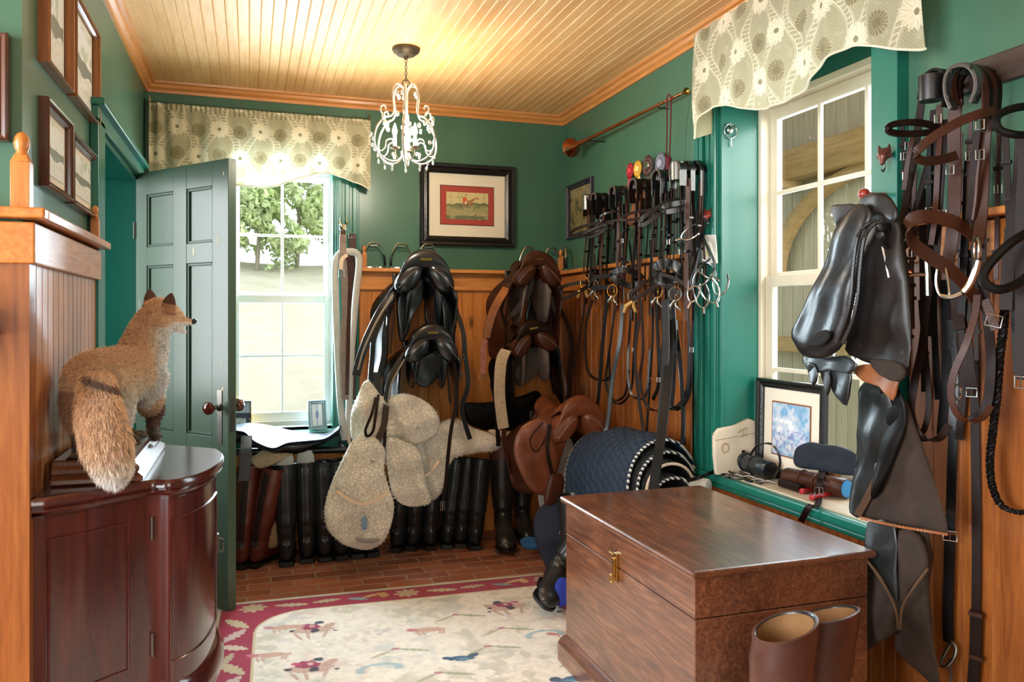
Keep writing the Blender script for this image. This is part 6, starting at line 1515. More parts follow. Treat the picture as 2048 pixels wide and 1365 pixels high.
def rosette(label, px, py, x, R, col, col2, tails, center=None):
    r = thing('rosette', label, 'rosette', tuple(PX(px, py, x)), 'show rosettes pinned on the right wall'); c = PX(px, py, x)
    m1 = simple('ribbon', col, .45, var=.1)
    mb = MB(); rs = []
    for rr, off in ((R*.40, .004), (R*.7, .010), (R, .002)):
        rs.append([c+Vector((-off-(.005 if i % 2 else 0)*(rr/R), rr*cos(2*pi*i/48), rr*sin(2*pi*i/48))) for i in range(48)])
    mb.rings(rs, cap=False); mb.build('pleated_ribbon', m1, r, solid=.0015)
    mb = MB(); mb.lathe([(R*.42, 0), (R*.42, .004), (R*.34, .008), (.001, .009)], 24, Matrix.Translation(c+Vector((-.006, 0, 0))) @ nrot(-pi/2, 'Y')); mb.build('centre_button', center or simple('ribbon_centre', col2, .4), r)
    for i, (dy, L1) in enumerate(tails):
        mb = MB(); mb.strap([c+Vector((-.002, dy*.4, -R*.5)), c+Vector((-.006, dy, -R-L1*.5)), c+Vector((-.004, dy*1.4, -R-L1))], .022, .0015, (0, 1, 0)); mb.build('tail', simple('tail_ribbon', col if i == 0 else col2, .5), r)
rosette('crimson rosette, leftmost of the rosettes above the bridles', 1262, 342, 1.875, .040, (176, 30, 46), (206, 60, 70), ((.0, .10), (.02, .08)))
rosette('yellow rosette beside the crimson one', 1277, 338, 1.865, .042, (222, 170, 50), (240, 214, 130), ((.0, .10), (-.02, .12)))
rosette('large brown rosette with a silver centre', 1297, 332, 1.85, .052, (84, 58, 52), (180, 180, 180), ((.0, .10),), M['steel'])
rosette('lavender grey rosette beside the tassel', 1322, 327, 1.87, .052, (120, 124, 140), (160, 160, 176), ((.0, .12),))
sl = thing('leather_sheath', 'tan leather sheath hanging among the bridles below the rosettes', 'sheath', tuple(PX(1268, 452, 1.8)))
puff('sheath', [(1276, 380), (1290, 385), (1286, 420), (1276, 452), (1256, 450), (1254, 444), (1266, 415)], 1.83, .012, M['tan'], sl, mode='X', seed=41)
# --- generic bridle on the far part of the wall
rgb_ = random.Random(17)
def bridle(i, px, py, label, mat, x0=1.80, cup=False, R=.034, brow=None, nose=None, bit='ring', reins=(), strands=5, bot=600, hookw=.07):
    c = PX(px, py, x0); y0, zt_ = c.y, c.z
    hk = thing('bridle_hook', ['rounded iron bridle bracket holding the bridle nearest the room corner', 'rounded iron bridle bracket, second from the room corner', 'rounded iron bridle bracket, third from the room corner', 'rounded iron bridle bracket, fourth from the room corner', 'rounded iron bridle bracket, fifth from the room corner', 'cup shaped iron bridle bracket next to the window casing'][i], 'hook', (XR, y0, zt_), 'bridle brackets on the far right wall')
    mb = MB(); mb.rings([[Vector((x, y0+R*.8*cos(q), zt_-R*.9+R*.8*sin(q))) for q in np.linspace(-.2, pi+.2, 14)] for x in (XR-.002, x0-.05)], cap=False, closed_ring=False); mb.build('bracket', M['iron'], hk, solid=.004)
    if cup:
        mb = MB(); mb.lathe([(.001, -.075), (.030, -.075), (.031, 0), (.026, 0), (.025, -.07)], 24, Matrix.Translation((x0-.05, y0, zt_-.005))); mb.build('cup', M['oldsteel'], hk)
    b = thing('bridle', label, 'bridle', (x0, y0, zt_-.5), 'bridles crowded on the far right wall')
    # head straps over the bracket
    for k in range(3):
        xx = x0-.05+.045*k; rr = R*(1+.10*k); mb = MB()
        pts = [(xx, y0+rr*1.0, zt_-.11-.03*k), (xx, y0+rr*1.02, zt_-R)]+[(xx, y0+rr*cos(q), zt_-R+rr*sin(q)) for q in np.linspace(0, pi, 9)]+[(xx, y0-rr*1.02, zt_-R), (xx, y0-rr*1.0, zt_-.11-.02*k)]
        mb.strap(smoothpath(pts, 2), .034 if k == 0 else .024, .007 if k == 0 else .004, (1, 0, 0)); mb.build('headpiece', mat, b)
        if k == 0:
            mb = MB(); mb.tube([(p[0]-.017, p[1], p[2]) for p in smoothpath(pts[1:-1], 2)], .0045, 8); mb.build('padding', M['greyfelt'], b)
    zb = PX(px, bot, x0).z
    for k in range(strands+3):
        s = -1 if k % 2 else 1; xx = x0-.06+.12*rgb_.random(); yy = y0+s*R*(.9+.25*rgb_.random()); L1 = (zt_-zb)*(.75+.4*rgb_.random())
        dy = rgb_.uniform(-.03, .03); dx = rgb_.uniform(-.03, .01)
        pts = [(xx, yy, zt_-.08), (xx+dx*.3, yy+dy*.3, zt_-.08-L1*.35), (xx+dx, yy+dy, zt_-.08-L1*.7), (xx+dx*1.1, yy+dy*1.4, zt_-.08-L1)]
        mb = MB(); mb.strap(smoothpath(pts, 4), rgb_.choice((.014, .018, .022)), .004, (rgb_.uniform(-.4, 1), 1, 0)); ck = mb.build('cheekpiece', (mat, M['brn'], M['drk'], M['brn'])[k % 4], b)
        zz = zt_-.1-L1*rgb_.uniform(.2, .7)
        mb = MB(); mb.box(xx-.012+dx*.5, xx+.012+dx*.5, yy+dy*.5-.012, yy+dy*.5+.008, zz-.006, zz+.006); mb.build('keeper', mat, ck, bevel=.002)
        if k < 2: buckle((xx+dx*.5-.004, yy+dy*.5, zz-.03), .018, .022, ck, n=(-1, -.6, 0))
    for nm, sp in (('browband', brow), ('noseband', nose)):
        if not sp: continue
        pts, w_, th_ = sp; wstrap(nm, pts, w_, th_, mat, b, wd=(0, .15, 1), closed=True)
    if bit:
        zc = zb-.02
        for s in (-1, 1):
            mb = MB(); cy_ = y0+s*.03; cx_ = x0-.06+s*.02; mb.torus((cx_, cy_, zc), .030, .003, nrot(pi/2, 'Y') @ nrot(.5*s, 'X'), 20, 6); bt_ = mb.build('bit_ring', M['oldsteel'] if i % 2 else M['brass'], b)
            if bit == 'rubber':
                mb = MB(); mb.tube([(cx_, cy_, zc-.025), (cx_-.02, cy_-.03*s, zc-.045), (cx_-.02, cy_-.05*s, zc-.075)], [.007, .010, .008], 10); mb.build('mouthpiece', M['yrub'], bt_)
            else:
                mb = MB(); mb.tube([(cx_, cy_, zc-.025), (cx_-.01, cy_-.02*s, zc-.05), (cx_, cy_-.04*s, zc-.07)], [.005, .008, .005], 10); mb.build('mouthpiece', M['steel'], bt_)
    for pts, w_ in reins: wstrap('rein', pts, w_, .004, mat, b, wd=(.5, -.8, 0))
    return b
M['yrub'] = simple('yellow_rubber', (196, 156, 84), .5)
X8 = 1.80
bridle(0, 1192, 392, 'dark bridle nearest the room corner, its padded browband pointing left', M['drk'], X8, True, .026,
  ([(1140, 466, 1.66), (1160, 455, 1.68), (1200, 446, 1.74), (1228, 448, 1.78), (1222, 456, 1.78), (1190, 464, 1.72), (1160, 472, 1.68), (1145, 472, 1.66)], .016, .008),
  ([(1117, 585, 1.62), (1130, 572, 1.64), (1168, 565, 1.72), (1176, 572, 1.72), (1160, 582, 1.70), (1135, 596, 1.65), (1120, 596, 1.62)], .020, .004), 'rubber',
  (([(1175, 560, 1.76), (1165, 640, 1.74), (1150, 720, 1.72), (1135, 790, 1.70), (1108, 900, 1.62), (1098, 990, 1.60)], .012), ([(1185, 600, 1.78), (1172, 650, 1.76), (1172, 720, 1.74), (1180, 750, 1.74), (1205, 762, 1.76), (1225, 752, 1.78)], .016)), 6, 560)
bridle(1, 1210, 388, 'black bridle second from the room corner with a plaited looking browband', M['blk2'], X8, False, .032,
  ([(1168, 470, 1.66), (1185, 460, 1.69), (1212, 450, 1.74), (1216, 456, 1.74), (1200, 468, 1.71), (1176, 476, 1.67)], .014, .010),
  ([(1180, 572, 1.66), (1190, 556, 1.67), (1225, 552, 1.74), (1240, 562, 1.77), (1230, 572, 1.76), (1200, 576, 1.70)], .024, .004), 'ring',
  (([(1215, 590, 1.76), (1205, 690, 1.75), (1196, 800, 1.74), (1180, 870, 1.72)], .020), ([(1232, 600, 1.78), (1222, 680, 1.76), (1212, 760, 1.76), (1225, 800, 1.76), (1250, 790, 1.78), (1258, 740, 1.78)], .012)), 6, 565)
bridle(2, 1248, 374, 'black bridle third from the room corner with a noseband of plain brown leather', M['blk'], X8, False, .036,
  ([(1200, 434, 1.68), (1215, 426, 1.70), (1240, 424, 1.76), (1238, 438, 1.76), (1215, 444, 1.71), (1203, 442, 1.68)], .012, .005),
  ([(1225, 548, 1.66), (1245, 540, 1.69), (1275, 548, 1.76), (1284, 562, 1.78), (1262, 572, 1.74), (1232, 560, 1.67)], .030, .005), 'ring',
  (([(1245, 610, 1.74), (1240, 680, 1.72), (1225, 760, 1.70), (1215, 850, 1.68), (1205, 872, 1.66)], .022), ([(1262, 620, 1.78), (1256, 720, 1.76), (1258, 770, 1.76), (1268, 795, 1.76), (1292, 790, 1.78), (1300, 700, 1.80)], .012)), 7, 575)
bridle(3, 1290, 360, 'black bridle fourth from the room corner, its browband leaning out to the left', M['drk'], X8, False, .040,
  ([(1240, 438, 1.66), (1258, 428, 1.69), (1300, 420, 1.76), (1318, 424, 1.79), (1305, 432, 1.77), (1262, 440, 1.69)], .014, .004),
  ([(1262, 592, 1.62), (1280, 572, 1.65), (1320, 552, 1.73), (1330, 556, 1.74), (1312, 572, 1.71), (1275, 595, 1.64)], .018, .009), 'rubber',
  (([(1282, 600, 1.74), (1286, 700, 1.73), (1280, 760, 1.73), (1292, 810, 1.73), (1318, 822, 1.75), (1340, 800, 1.78)], .014), ([(1278, 640, 1.76), (1270, 720, 1.74), (1282, 830, 1.74), (1290, 880, 1.72)], .016)), 7, 585)
bridle(4, 1338, 342, 'black bridle fifth from the room corner with a wide dark noseband', M['blk'], X8, False, .040,
  ([(1279, 444, 1.62), (1300, 425, 1.66), (1345, 400, 1.76), (1352, 405, 1.77), (1325, 425, 1.70), (1288, 450, 1.63)], .020, .010),
  ([(1312, 540, 1.66), (1325, 528, 1.68), (1350, 532, 1.74), (1362, 545, 1.77), (1350, 556, 1.76), (1322, 554, 1.68)], .048, .005), 'ring',
  (([(1330, 600, 1.72), (1332, 700, 1.70), (1325, 790, 1.66), (1318, 880, 1.62), (1305, 975, 1.58)], .034), ([(1340, 560, 1.76), (1346, 680, 1.75), (1344, 760, 1.75), (1340, 812, 1.75)], .036)), 8, 575)
bridle(5, 1376, 325, 'black bridle on the cup bracket beside the window casing with a shiny browband', M['blk'], X8, True, .042,
  ([(1326, 418, 1.68), (1340, 410, 1.70), (1372, 405, 1.78), (1378, 412, 1.79), (1360, 418, 1.76), (1332, 424, 1.69)], .024, .004),
  ([(1310, 560, 1.66), (1330, 572, 1.69), (1368, 590, 1.77), (1378, 580, 1.78), (1355, 560, 1.74), (1322, 550, 1.68)], .016, .005), 'ring',
  (([(1375, 600, 1.80), (1378, 700, 1.79), (1374, 780, 1.78), (1355, 812, 1.76), (1335, 815, 1.74)], .014), ([(1352, 660, 1.78), (1362, 740, 1.76), (1366, 840, 1.76), (1364, 890, 1.76)], .018)), 9, 580)
# extra loose reins hanging between the bridles
rn = [('plain black rein hanging in a long loop beside the window casing', [(1392, 420, 1.80), (1388, 560, 1.79), (1384, 700, 1.78), (1378, 790, 1.77), (1352, 820, 1.75), (1330, 800, 1.74), (1322, 720, 1.75), (1335, 640, 1.78)], .014),
 ('narrow brown rein in a low loop below the third bridle from the corner', [(1258, 480, 1.82), (1272, 600, 1.80), (1268, 700, 1.79), (1262, 780, 1.78), (1240, 808, 1.76), (1222, 790, 1.75), (1218, 700, 1.77)], .012),
 ('thin black rein hanging straight down above the quilted pads', [(1300, 480, 1.83), (1306, 640, 1.82), (1300, 760, 1.81), (1292, 880, 1.80)], .012),
 ('rubber grip rein hanging beside the wide dark noseband', [(1310, 520, 1.84), (1314, 640, 1.83), (1318, 760, 1.82), (1306, 800, 1.82)], .018)]
for lb_, pts, w_ in rn:
    r = thing('rein', lb_, 'rein', tuple(PX(*pts[-1])), 'loose reins hanging among the bridles'); wstrap('strap', pts, w_, .004, M['blk2'], r, wd=(.4, -.9, 0)); buckle(PX(pts[2][0], pts[2][1], pts[2][2]-.008), .016, .02, r, n=(-1, -.5, 0))
# strap hanging down over the quilted pads
st_ = thing('leather_strap', 'wide black strap hanging down over the quilted pads', 'strap', tuple(PX(1308, 990, 1.45)), 'straps hanging over the quilted pads')
wstrap('strap', [(1340, 640, 1.74), (1335, 760, 1.68), (1325, 850, 1.60), (1315, 920, 1.54), (1306, 985, 1.50)], .044, .006, M['blk2'], st_, wd=(.5, -.8, 0))
st_ = thing('leather_strap', 'pale blue lit strap hanging beside the window casing', 'strap', tuple(PX(1368, 890, 1.7)), 'straps hanging over the quilted pads')
wstrap('strap', [(1352, 640, 1.84), (1358, 720, 1.83), (1366, 800, 1.82), (1368, 890, 1.81)], .020, .004, M['bluish'], st_, wd=(.4, -.9, 0))
# fox mask hooks
M['redfox'] = simple('painted_fox_red', (120, 44, 32), .35, .3, .3, 150, .5, 30); M['brnfox'] = simple('bronzed_fox', (110, 68, 56), .35, .5, .3, 150, .4, 30)
def foxhook(label, c, nrm, s, mat):
    r = thing('fox_mask_hook', label, 'hook', tuple(c)); n = Vector(nrm).normalized(); z = Vector((0, 0, 1)); u = n.cross(z).normalized()
    def P_(a, b, d): return tuple(Vector(c)+u*a*s+z*b*s+n*d*s)
    blob('mask', [(P_(0, .1, .10), .36*s, P_(0, -.05, .25), .30*s), (P_(0, -.05, .25), .28*s, P_(0, -.48, .42), .14*s), (P_(.22, .22, .1), .18*s, P_(.30, .62, .12), .05*s), (P_(-.22, .22, .1), .18*s, P_(-.30, .62, .12), .05*s), (P_(.3, -.02, .1), .16*s), (P_(-.3, -.02, .1), .16*s)], mat, r, .05*s, 3)
    mb = MB(); mb.tube(smoothpath([P_(0, -.4, .05), P_(0, -.75, .05), P_(0, -.95, .25), P_(0, -.85, .5)], 5), .05*s, 8); mb.build('hook', M['oldsteel'], r)
foxhook('painted red fox head hook holding the spurs on the left window casing', PX(1417, 432, 1.862), (-1, -.35, 0), .050, M['redfox'])
foxhook('bronze fox head hook on the right window casing', PX(1770, 312, 1.825), (-1, -.45, 0), .052, M['brnfox'])
kb = thing('coat_peg', 'red painted peg holding the leather chaps', 'peg', tuple(PX(1728, 388, 1.78)))
mb = MB(); mb.ball(PX(1728, 388, 1.76), .017, 16, 12); mb.tube([PX(1728, 388, 1.77), (XR-.02, PX(1728, 388, 1.77).y-.01, PX(1728, 388, 1.77).z)], .006, 8); mb.build('knob', simple('red_knob', (150, 50, 40), .3, coat=.4), kb)
# spurs bunch
for i, (px, py, an, w_, x) in enumerate((a_, b_, c_, .8*d_, e_) for a_, b_, c_, d_, e_ in ((1385, 590, .3, .042, 1.74), (1405, 600, -.2, .048, 1.72), (1425, 590, -.5, .055, 1.74), (1440, 575, .1, .05, 1.77), (1375, 470, 1.2, .035, 1.76), (1398, 560, .8, .044, 1.70), (1420, 545, -.9, .04, 1.80))):
    r = thing('spur', ['steel spur low at the left of the bunch under the fox head hook', 'steel spur hanging lowest in the middle of the bunch', 'large steel spur at the right of the bunch', 'steel spur hanging outermost right over the casing edge', 'steel spur tilted at the top left of the bunch', 'steel spur nearest the room in the bunch', 'steel spur tucked behind the others by the paper tag'][i], 'spur', tuple(PX(px, py, x)), 'spurs bunched on the fox head hook')
    c = PX(px, py, x); T = Matrix.Translation(c) @ nrot(.5, 'Z') @ nrot(an, 'X')
    mb = MB(); mb.tube(smoothpath([T @ Vector(p) for p in ((-.01, w_*.8, .055), (0, w_*.85, .02), (0, w_*.6, -.015), (0, 0, -.032), (0, -w_*.6, -.015), (0, -w_*.85, .02), (-.01, -w_*.8, .055))], 5), .0035, 8); mb.build('heel_band', M['steel'], r)
    mb = MB(); mb.tube([T @ Vector((0, 0, -.032)), T @ Vector((-.008, 0, -.058))], [.004, .0045], 8); mb.build('neck', M['steel'], r)
    mb = MB(); mb.strap(smoothpath([T @ Vector((-.01, w_*.8, .055)), T @ Vector((.0, w_*.9, .10)), tuple(PX(1408, 470, 1.83)+Vector((0, .004*i, 0)))], 6), .013, .003, (1, .5, 0)); mb.build('spur_strap', M['blk2'], r)
tg = thing('paper_tag', 'white card tag with a yellow oval hanging behind the spurs', 'tag', tuple(PX(1422, 525, 1.85)))
a, b, c_, d_ = PX(1404, 470, 1.855), PX(1432, 470, 1.855), PX(1436, 527, 1.855), PX(1404, 527, 1.855)
mb = MB(); mb.rings([[a, b, c_, d_], [p+Vector((-.003, 0, 0)) for p in (a, b, c_, d_)]]); mb.build('card', simple('white_card', (220, 220, 208), .7), tg, smooth=False)
mb = MB(); m_ = (a+b+c_+d_)/4; mb.lathe([(.020, 0), (.020, .001), (.001, .0012)], 24, Matrix.Translation(m_+Vector((-.0035, 0, -.008))) @ nrot(-pi/2, 'Y'), sx=1.3, sy=.8); mb.build('printed_oval', simple('yellow_print', (206, 196, 120), .7), tg)
# ring knocker on the reveal
kn = thing('brass_ornament', 'silver ring ornament with a hanging bar on the green window reveal', 'ornament', tuple(PY(1461, 290, RY1-.02)))
p = PY(1461, 262, RY1-.022); mb = MB(); mb.torus(p, .030, .0028, nrot(pi/2, 'X'), 28, 6); mb.build('ring', M['steel'], kn)
mb = MB(); mb.ball(p+Vector((0, .002, .004)), .016, 12, 8, sy=.5); mb.box(p.x-.002, p.x+.002, p.y-.002, p.y+.012, p.z+.02, p.z+.034); mb.build('boss', M['steel'], kn)
mb = MB(); mb.tube([p+Vector((.004, 0, -.03)), p+Vector((.004, 0, -.065))], .003, 8); mb.build('bar', M['steel'], kn)

# ================================================================ things on the window sill
SZ = RZ0+.0065
def sillp(px, py): return PZ(px, py, SZ)
M['paper'] = simple('aged_cream_paper', (216, 200, 176), .8, 0, .3, 60, .12, 10)
en = thing('paper_parcel', 'worn cream paper parcel with a tea stain at the sill corner', 'parcel', (1.94, 2.86, SZ))
def quadpts(z_out): pass
pl, pr_ = Vector((1.842, 2.845, SZ)), Vector((2.045, 2.855, SZ)); du = (pr_-pl); du.z = 0; W0 = du.length; du.normalize(); dn_ = Vector((du.y, -du.x, 0)); 
if dn_.dot(Vector((0, 0, 0))-pl) < 0: dn_ = -dn_
def EP(a, b, d=0): return pl+du*a*W0+Vector((0, 0, b))-dn_*(b*.06)+dn_*d
outl_ = [(0, 0), (-.03, .08), (-.02, .165), (.1, .19), (.5, .20), (.85, .225), (1.0, .215), (1.02, .12), (1.0, 0)]
mb = MB(); mb.rings([[EP(a, b, d) for a, b in outl_] for d in (-.018, -.015, .0, .003)]); mb.build('wrapper', M['paper'], en, bevel=.003)
mb = MB(); mb.tube([EP(a, b, .004) for a, b in ((-.02, .145), (.4, .152), (1.0, .165))], .0015, 5); mb.build('fold', simple('paper_fold', (180, 160, 134), .8), en)
mb = MB(); mb.torus((0, 0, 0), .018, .0022, Matrix.Translation(EP(.22, .11, .004)) @ dn_.to_track_quat('Z', 'Y').to_matrix().to_4x4(), 24, 5, sx=.9, sy=1.1); mb.build('tea_stain', simple('tea_stain', (172, 134, 96), .8), en)
mb = MB(); k = 0
for a0, b0, a1, b1 in ((.55, .168, .78, .19), (.55, .168, .62, .185), (.62, .150, .80, .16), (.66, .15, .70, .19), (.74, .155, .78, .19)): mb.tube([EP(a0, b0, .0045), EP(a1, b1, .0045)], .0010, 4)
mb.build('yellow_tape', simple('yellow_label_lines', (150, 140, 70), .8), en)
# framed print leaning on the window
frame('framed_print', 'dark beaded frame with a blue cloudy print leaning on the side window', 'picture frame', (2.060, 2.860, SZ+.002), (0, -1, 0), Vector((-1, 0, .02)), .418, .398, .036, M['blframe'], [(0, M['mat']), (.052, M['brframe']), ((.058,)*4, scenic(81, 'blue'))], None, .026, .0042, Vector((.02, 0, 1)))
# cylindrical cases
def case(name, label, a, b, r0, mat, endm, parts=True):
    r = thing(name, label, 'case', tuple(a)); v_ = (b-a); L1 = v_.length; T = Matrix.Translation(a) @ v_.to_track_quat('Z', 'Y').to_matrix().to_4x4()
    mb = MB(); mb.lathe([(.002, 0), (r0*.9, .0), (r0, .008), (r0, L1*.72), (r0*1.03, L1*.725), (r0*1.03, L1*.97), (r0*.98, L1), (r0*.9, L1), (.002, L1-.001)], 28, T); mb.build('tube', mat, r)
    mb = MB(); mb.lathe([(r0*.88, L1), (r0*.88, L1+.003), (.001, L1+.0035)], 28, T); mb.build('end_disc', endm, r)
    for q in (.55, .30):
        mb = MB(); mb.torus((0, 0, 0), r0*1.02, .004, T @ Matrix.Translation((0, 0, L1*q)), 28, 6); mb.build('band', mat, r)
    return r, T, L1
def AX(px, x, z): p = PX(px, 900, x); return Vector((x, p.y, z))
p0 = AX(1474, 1.98, 0); p1 = AX(1541, 1.985, 0)
z_ = SZ+.040
c1_, T, L1 = case('binocular_case', 'black leather tube case with its dark open end facing right on the window sill', Vector((p0.x, p0.y, z_+.012)), Vector((p1.x, p1.y, z_)), .037, M['under'], M['blk'])
wstrap('carry_strap', [(1500, 912, p0.x-.04), (1515, 892, p0.x-.045), (1540, 888, p1.x-.045), (1556, 905, p1.x-.045), (1560, 930, p1.x-.04), (1548, 955, p1.x-.035)], .010, .003, M['blk'], c1_, wd=(.4, -.9, .3))
p0 = AX(1572, 1.985, 0); p1 = AX(1694, 2.035, 0)
M['blued'] = simple('blue_lid', (40, 120, 176), .5, 0, .3, 150, .2)
c2_, T, L1 = case('leather_case', 'brown leather tube case with a blue lid on the window sill', Vector((p0.x, p0.y, SZ+.036)), Vector((p1.x, p1.y, SZ+.040)), .035, M['brn'], M['blued'])
mb = MB(); mb.strap([AX(1560, 1.945, SZ+.018), AX(1580, 1.95, SZ+.018), AX(1602, 1.95, SZ+.018)], .030, .016, (0, 0, 1), bulge=.004); mb.build('side_pouch', M['drk'], c2_)
ls = thing('buckled_strap', 'dark strap with a steel buckle drooping over the front edge of the window sill', 'strap', tuple(PX(1600, 1045, 1.83)))
pts = [tuple(AX(1645, 2.02, SZ+.078)), tuple(AX(1640, 1.975, SZ+.066)), tuple(AX(1638, 1.96, SZ+.03)), tuple(AX(1638, 1.94, SZ+.006)), tuple(AX(1634, 1.87, SZ+.003)), tuple(PX(1618, 1015, 1.835)), tuple(PX(1602, 1044, 1.83))]
mb = MB(); mb.strap(smoothpath(pts, 5), .022, .004, (.6, -.8, 0)); mb.build('strap', M['drk'], ls)
buckle(AX(1638, 1.945, SZ+.03), .028, .026, ls, n=(-.6, -.8, .2))
nbag = thing('cloth_pouch', 'folded dark navy cloth pouch lying behind the brown leather case', 'pouch', tuple(PX(1655, 925, 1.985)))
puff('pouch', [tuple(PX(a, b, 1.985)) for a, b in ((1588, 918), (1594, 896), (1620, 885), (1650, 890), (1675, 892), (1706, 904), (1718, 925), (1712, 950), (1680, 950), (1640, 942), (1606, 938), (1592, 932))], (-1, -.1, .2), .045, simple('navy_felt', (14, 24, 38), .8, 0, .4, 300, .3), nbag, mode='N', wr=.012, seed=51)
for i, (a, b, lb_) in enumerate((((1602, 990), (1636, 984), 'red handled screwdriver lying behind the buckled strap'), ((1622, 1003), (1664, 994), 'red handled screwdriver lying in front, under the buckled strap'))):
    r = thing('screwdriver', lb_, 'screwdriver', tuple(sillp(*a)), 'red handled tools on the window sill'); A0 = sillp(*a); B0 = sillp(*b); A0.z = B0.z = SZ+.012; T = Matrix.Translation(A0) @ (B0-A0).to_track_quat('Z', 'Y').to_matrix().to_4x4(); L1 = (B0-A0).length
    mb = MB(); mb.lathe([(.002, 0), (.010, .002), (.0115, .012), (.009, .02), (.009, L1-.012), (.011, L1-.004), (.005, L1)], 12, T); mb.build('handle', simple('red_plastic', (160, 26, 34), .35), r)
    mb = MB(); mb.tube([B0, B0+(B0-A0).normalized()*.085], .003, 8); mb.build('shaft', M['steel'], r)
# small tack heap
for i, (px, py, s) in enumerate(((1452, 955, .020), (1474, 958, .024), (1496, 964, .018), (1516, 968, .016), (1466, 950, .018), (1488, 951, .018))):
    r = thing('bit_ring', ['black coated bit ring, leftmost in the heap on the sill', 'large black bit ring in the middle of the heap on the sill', 'small steel bit ring in front of the black tube case', 'small steel bit ring furthest right in the heap on the sill', 'thin bit ring behind the leftmost one', 'thin bit ring tucked under the black tube case'][i], 'bit', tuple(sillp(px, py)), 'bits heaped on the window sill')
    p = sillp(px, py); mb = MB(); mb.torus((p.x, p.y, SZ+.006+.0*i), s, .004, nrot(.15, 'X') @ nrot(.1*i, 'Y'), 20, 8); mb.build('ring', M['blk'] if i % 2 == 0 else M['oldsteel'], r)
    mb = MB(); mb.tube([(p.x+s, p.y, SZ+.007), (p.x+s+.02, p.y-.02, SZ+.012), (p.x+s+.035, p.y-.045, SZ+.007)], [.004, .006, .004], 8); mb.build('mouthpiece', M['oldsteel'], r)
sp_ = thing('leather_strap', 'black strap trailing off the left end of the window sill onto the quilted pads', 'strap', tuple(PX(1400, 950, 1.8)))
pts = [tuple(AX(1490, 1.975, SZ+.09)), tuple(AX(1470, 1.96, SZ+.08)), tuple(AX(1448, 1.90, SZ+.03)), tuple(AX(1425, 1.85, SZ+.004)), tuple(PD(1400, 955, 3.2)), tuple(PD(1375, 962, 3.3))]
mb = MB(); mb.strap(smoothpath(pts, 5), .016, .004, (0, 0, 1)); mb.build('strap', M['blk2'], sp_)
wb = thing('wooden_block', 'small wooden box end standing behind the navy pouch against the window', 'box', tuple(PD(1664, 890, 2.95)))
p = AX(1664, 2.075, 0); mb = MB(); mb.box(p.x-.01, p.x+.01, p.y-.03, p.y+.03, SZ+.001, SZ+.115); mb.build('box', M['brframe'], wb, smooth=False, bevel=.006)
# ================================================================ near bridles, chaps and straps on the right wall
bd = thing('bridle_rack_board', 'dark wooden rack board on the green wall at the upper right edge', 'rack', (XR-.02, 1.3, 1.95))
z0_, z1_ = PX(1990, 168, XR-.02).z, PX(1990, 108, XR-.02).z
ya = PX(1908, 200, XR-.02).y
mb = MB(); mb.box(XR-.024, XR-.001, .75, ya, z0_, z1_); mb.build('board', woodmat('dark_rack_board', (40, 30, 26), (62, 48, 42), (80, 64, 54), 'Y', 1, .5), bd, smooth=False, bevel=.004)
nh = thing('bridle_hook', 'dark metal cup bracket at the left end of the near bridles', 'hook', tuple(PX(1862, 180, 1.78)))
p = PX(1862, 152, 1.76); mb = MB(); mb.lathe([(.001, -.066), (.030, -.068), (.031, -.064), (.032, 0), (.028, 0), (.027, -.06)], 28, Matrix.Translation(p)); mb.build('cup', M['iron'], nh)
mb = MB(); mb.tube([(p.x+.03, p.y, p.z-.02), (XR, p.y, p.z-.02)], .008, 8); mb.build('arm', M['iron'], nh)
hs_ = thing('horseshoe_hook', 'big steel horseshoe bracket carrying the near brown bridles', 'hook', tuple(PX(1928, 170, 1.74)))
hp = [(1908, 218, 1.74), (1898, 195, 1.74), (1895, 165, 1.74), (1903, 142, 1.74), (1922, 131, 1.74), (1942, 134, 1.74), (1955, 152, 1.74), (1957, 175, 1.74), (1950, 198, 1.74), (1946, 206, 1.74)]
mb = MB(); mb.strap(wpath(hp, 6), .024, .010, (1, 0, 0)); mb.build('horseshoe', simple('grey_steel_shoe', (112, 112, 114), .35, .9, .2, 80, .2), hs_)
for i, k in enumerate((1, 3, 5, 7, 8)):
    c = PX(hp[k][0], hp[k][1], 1.727); mb = MB(); mb.box(c.x-.002, c.x+.002, c.y-.003, c.y+.003, c.z-.006, c.z+.006); mb.build('nail_slot', M['blk'], hs_, smooth=False)
c = PX(1925, 165, 1.76); mb = MB(); mb.tube([c+Vector((0, 0, .03)), Vector((XR-.02, c.y, c.z+.035))], .010, 8); mb.build('arm', M['iron'], hs_)
def S(par, name, pts, w_, mat, th_=.004, wd=(.35, -.9, 0), n=5, closed=False): return wstrap(name, pts, w_, th_, mat, par, wd, n, closed)
# bridle on the cup
nb1 = thing('bridle', 'dark brown bridle on the near cup bracket with a padded browband pointing left', 'bridle', tuple(PX(1850, 480, 1.76)), 'bridles on the near right wall')
S(nb1, 'headpiece', [(1842, 200, 1.78), (1850, 160, 1.78), (1872, 140, 1.79), (1892, 146, 1.80), (1897, 175, 1.80), (1890, 215, 1.80)], .028, M['drk'], .006, (1, 0, 0))
S(nb1, 'headpiece', [(1850, 165, 1.81), (1872, 146, 1.82), (1890, 156, 1.83), (1888, 200, 1.83)], .022, M['brn'], .004, (1, 0, 0))
S(nb1, 'cheekpiece', [(1846, 185, 1.80), (1838, 240, 1.80), (1828, 320, 1.79), (1816, 380, 1.78), (1806, 440, 1.76), (1800, 480, 1.74)], .022, M['drk'])
S(nb1, 'cheekpiece', [(1830, 262, 1.76), (1820, 300, 1.75), (1812, 350, 1.75), (1808, 380, 1.75)], .014, M['brn'])
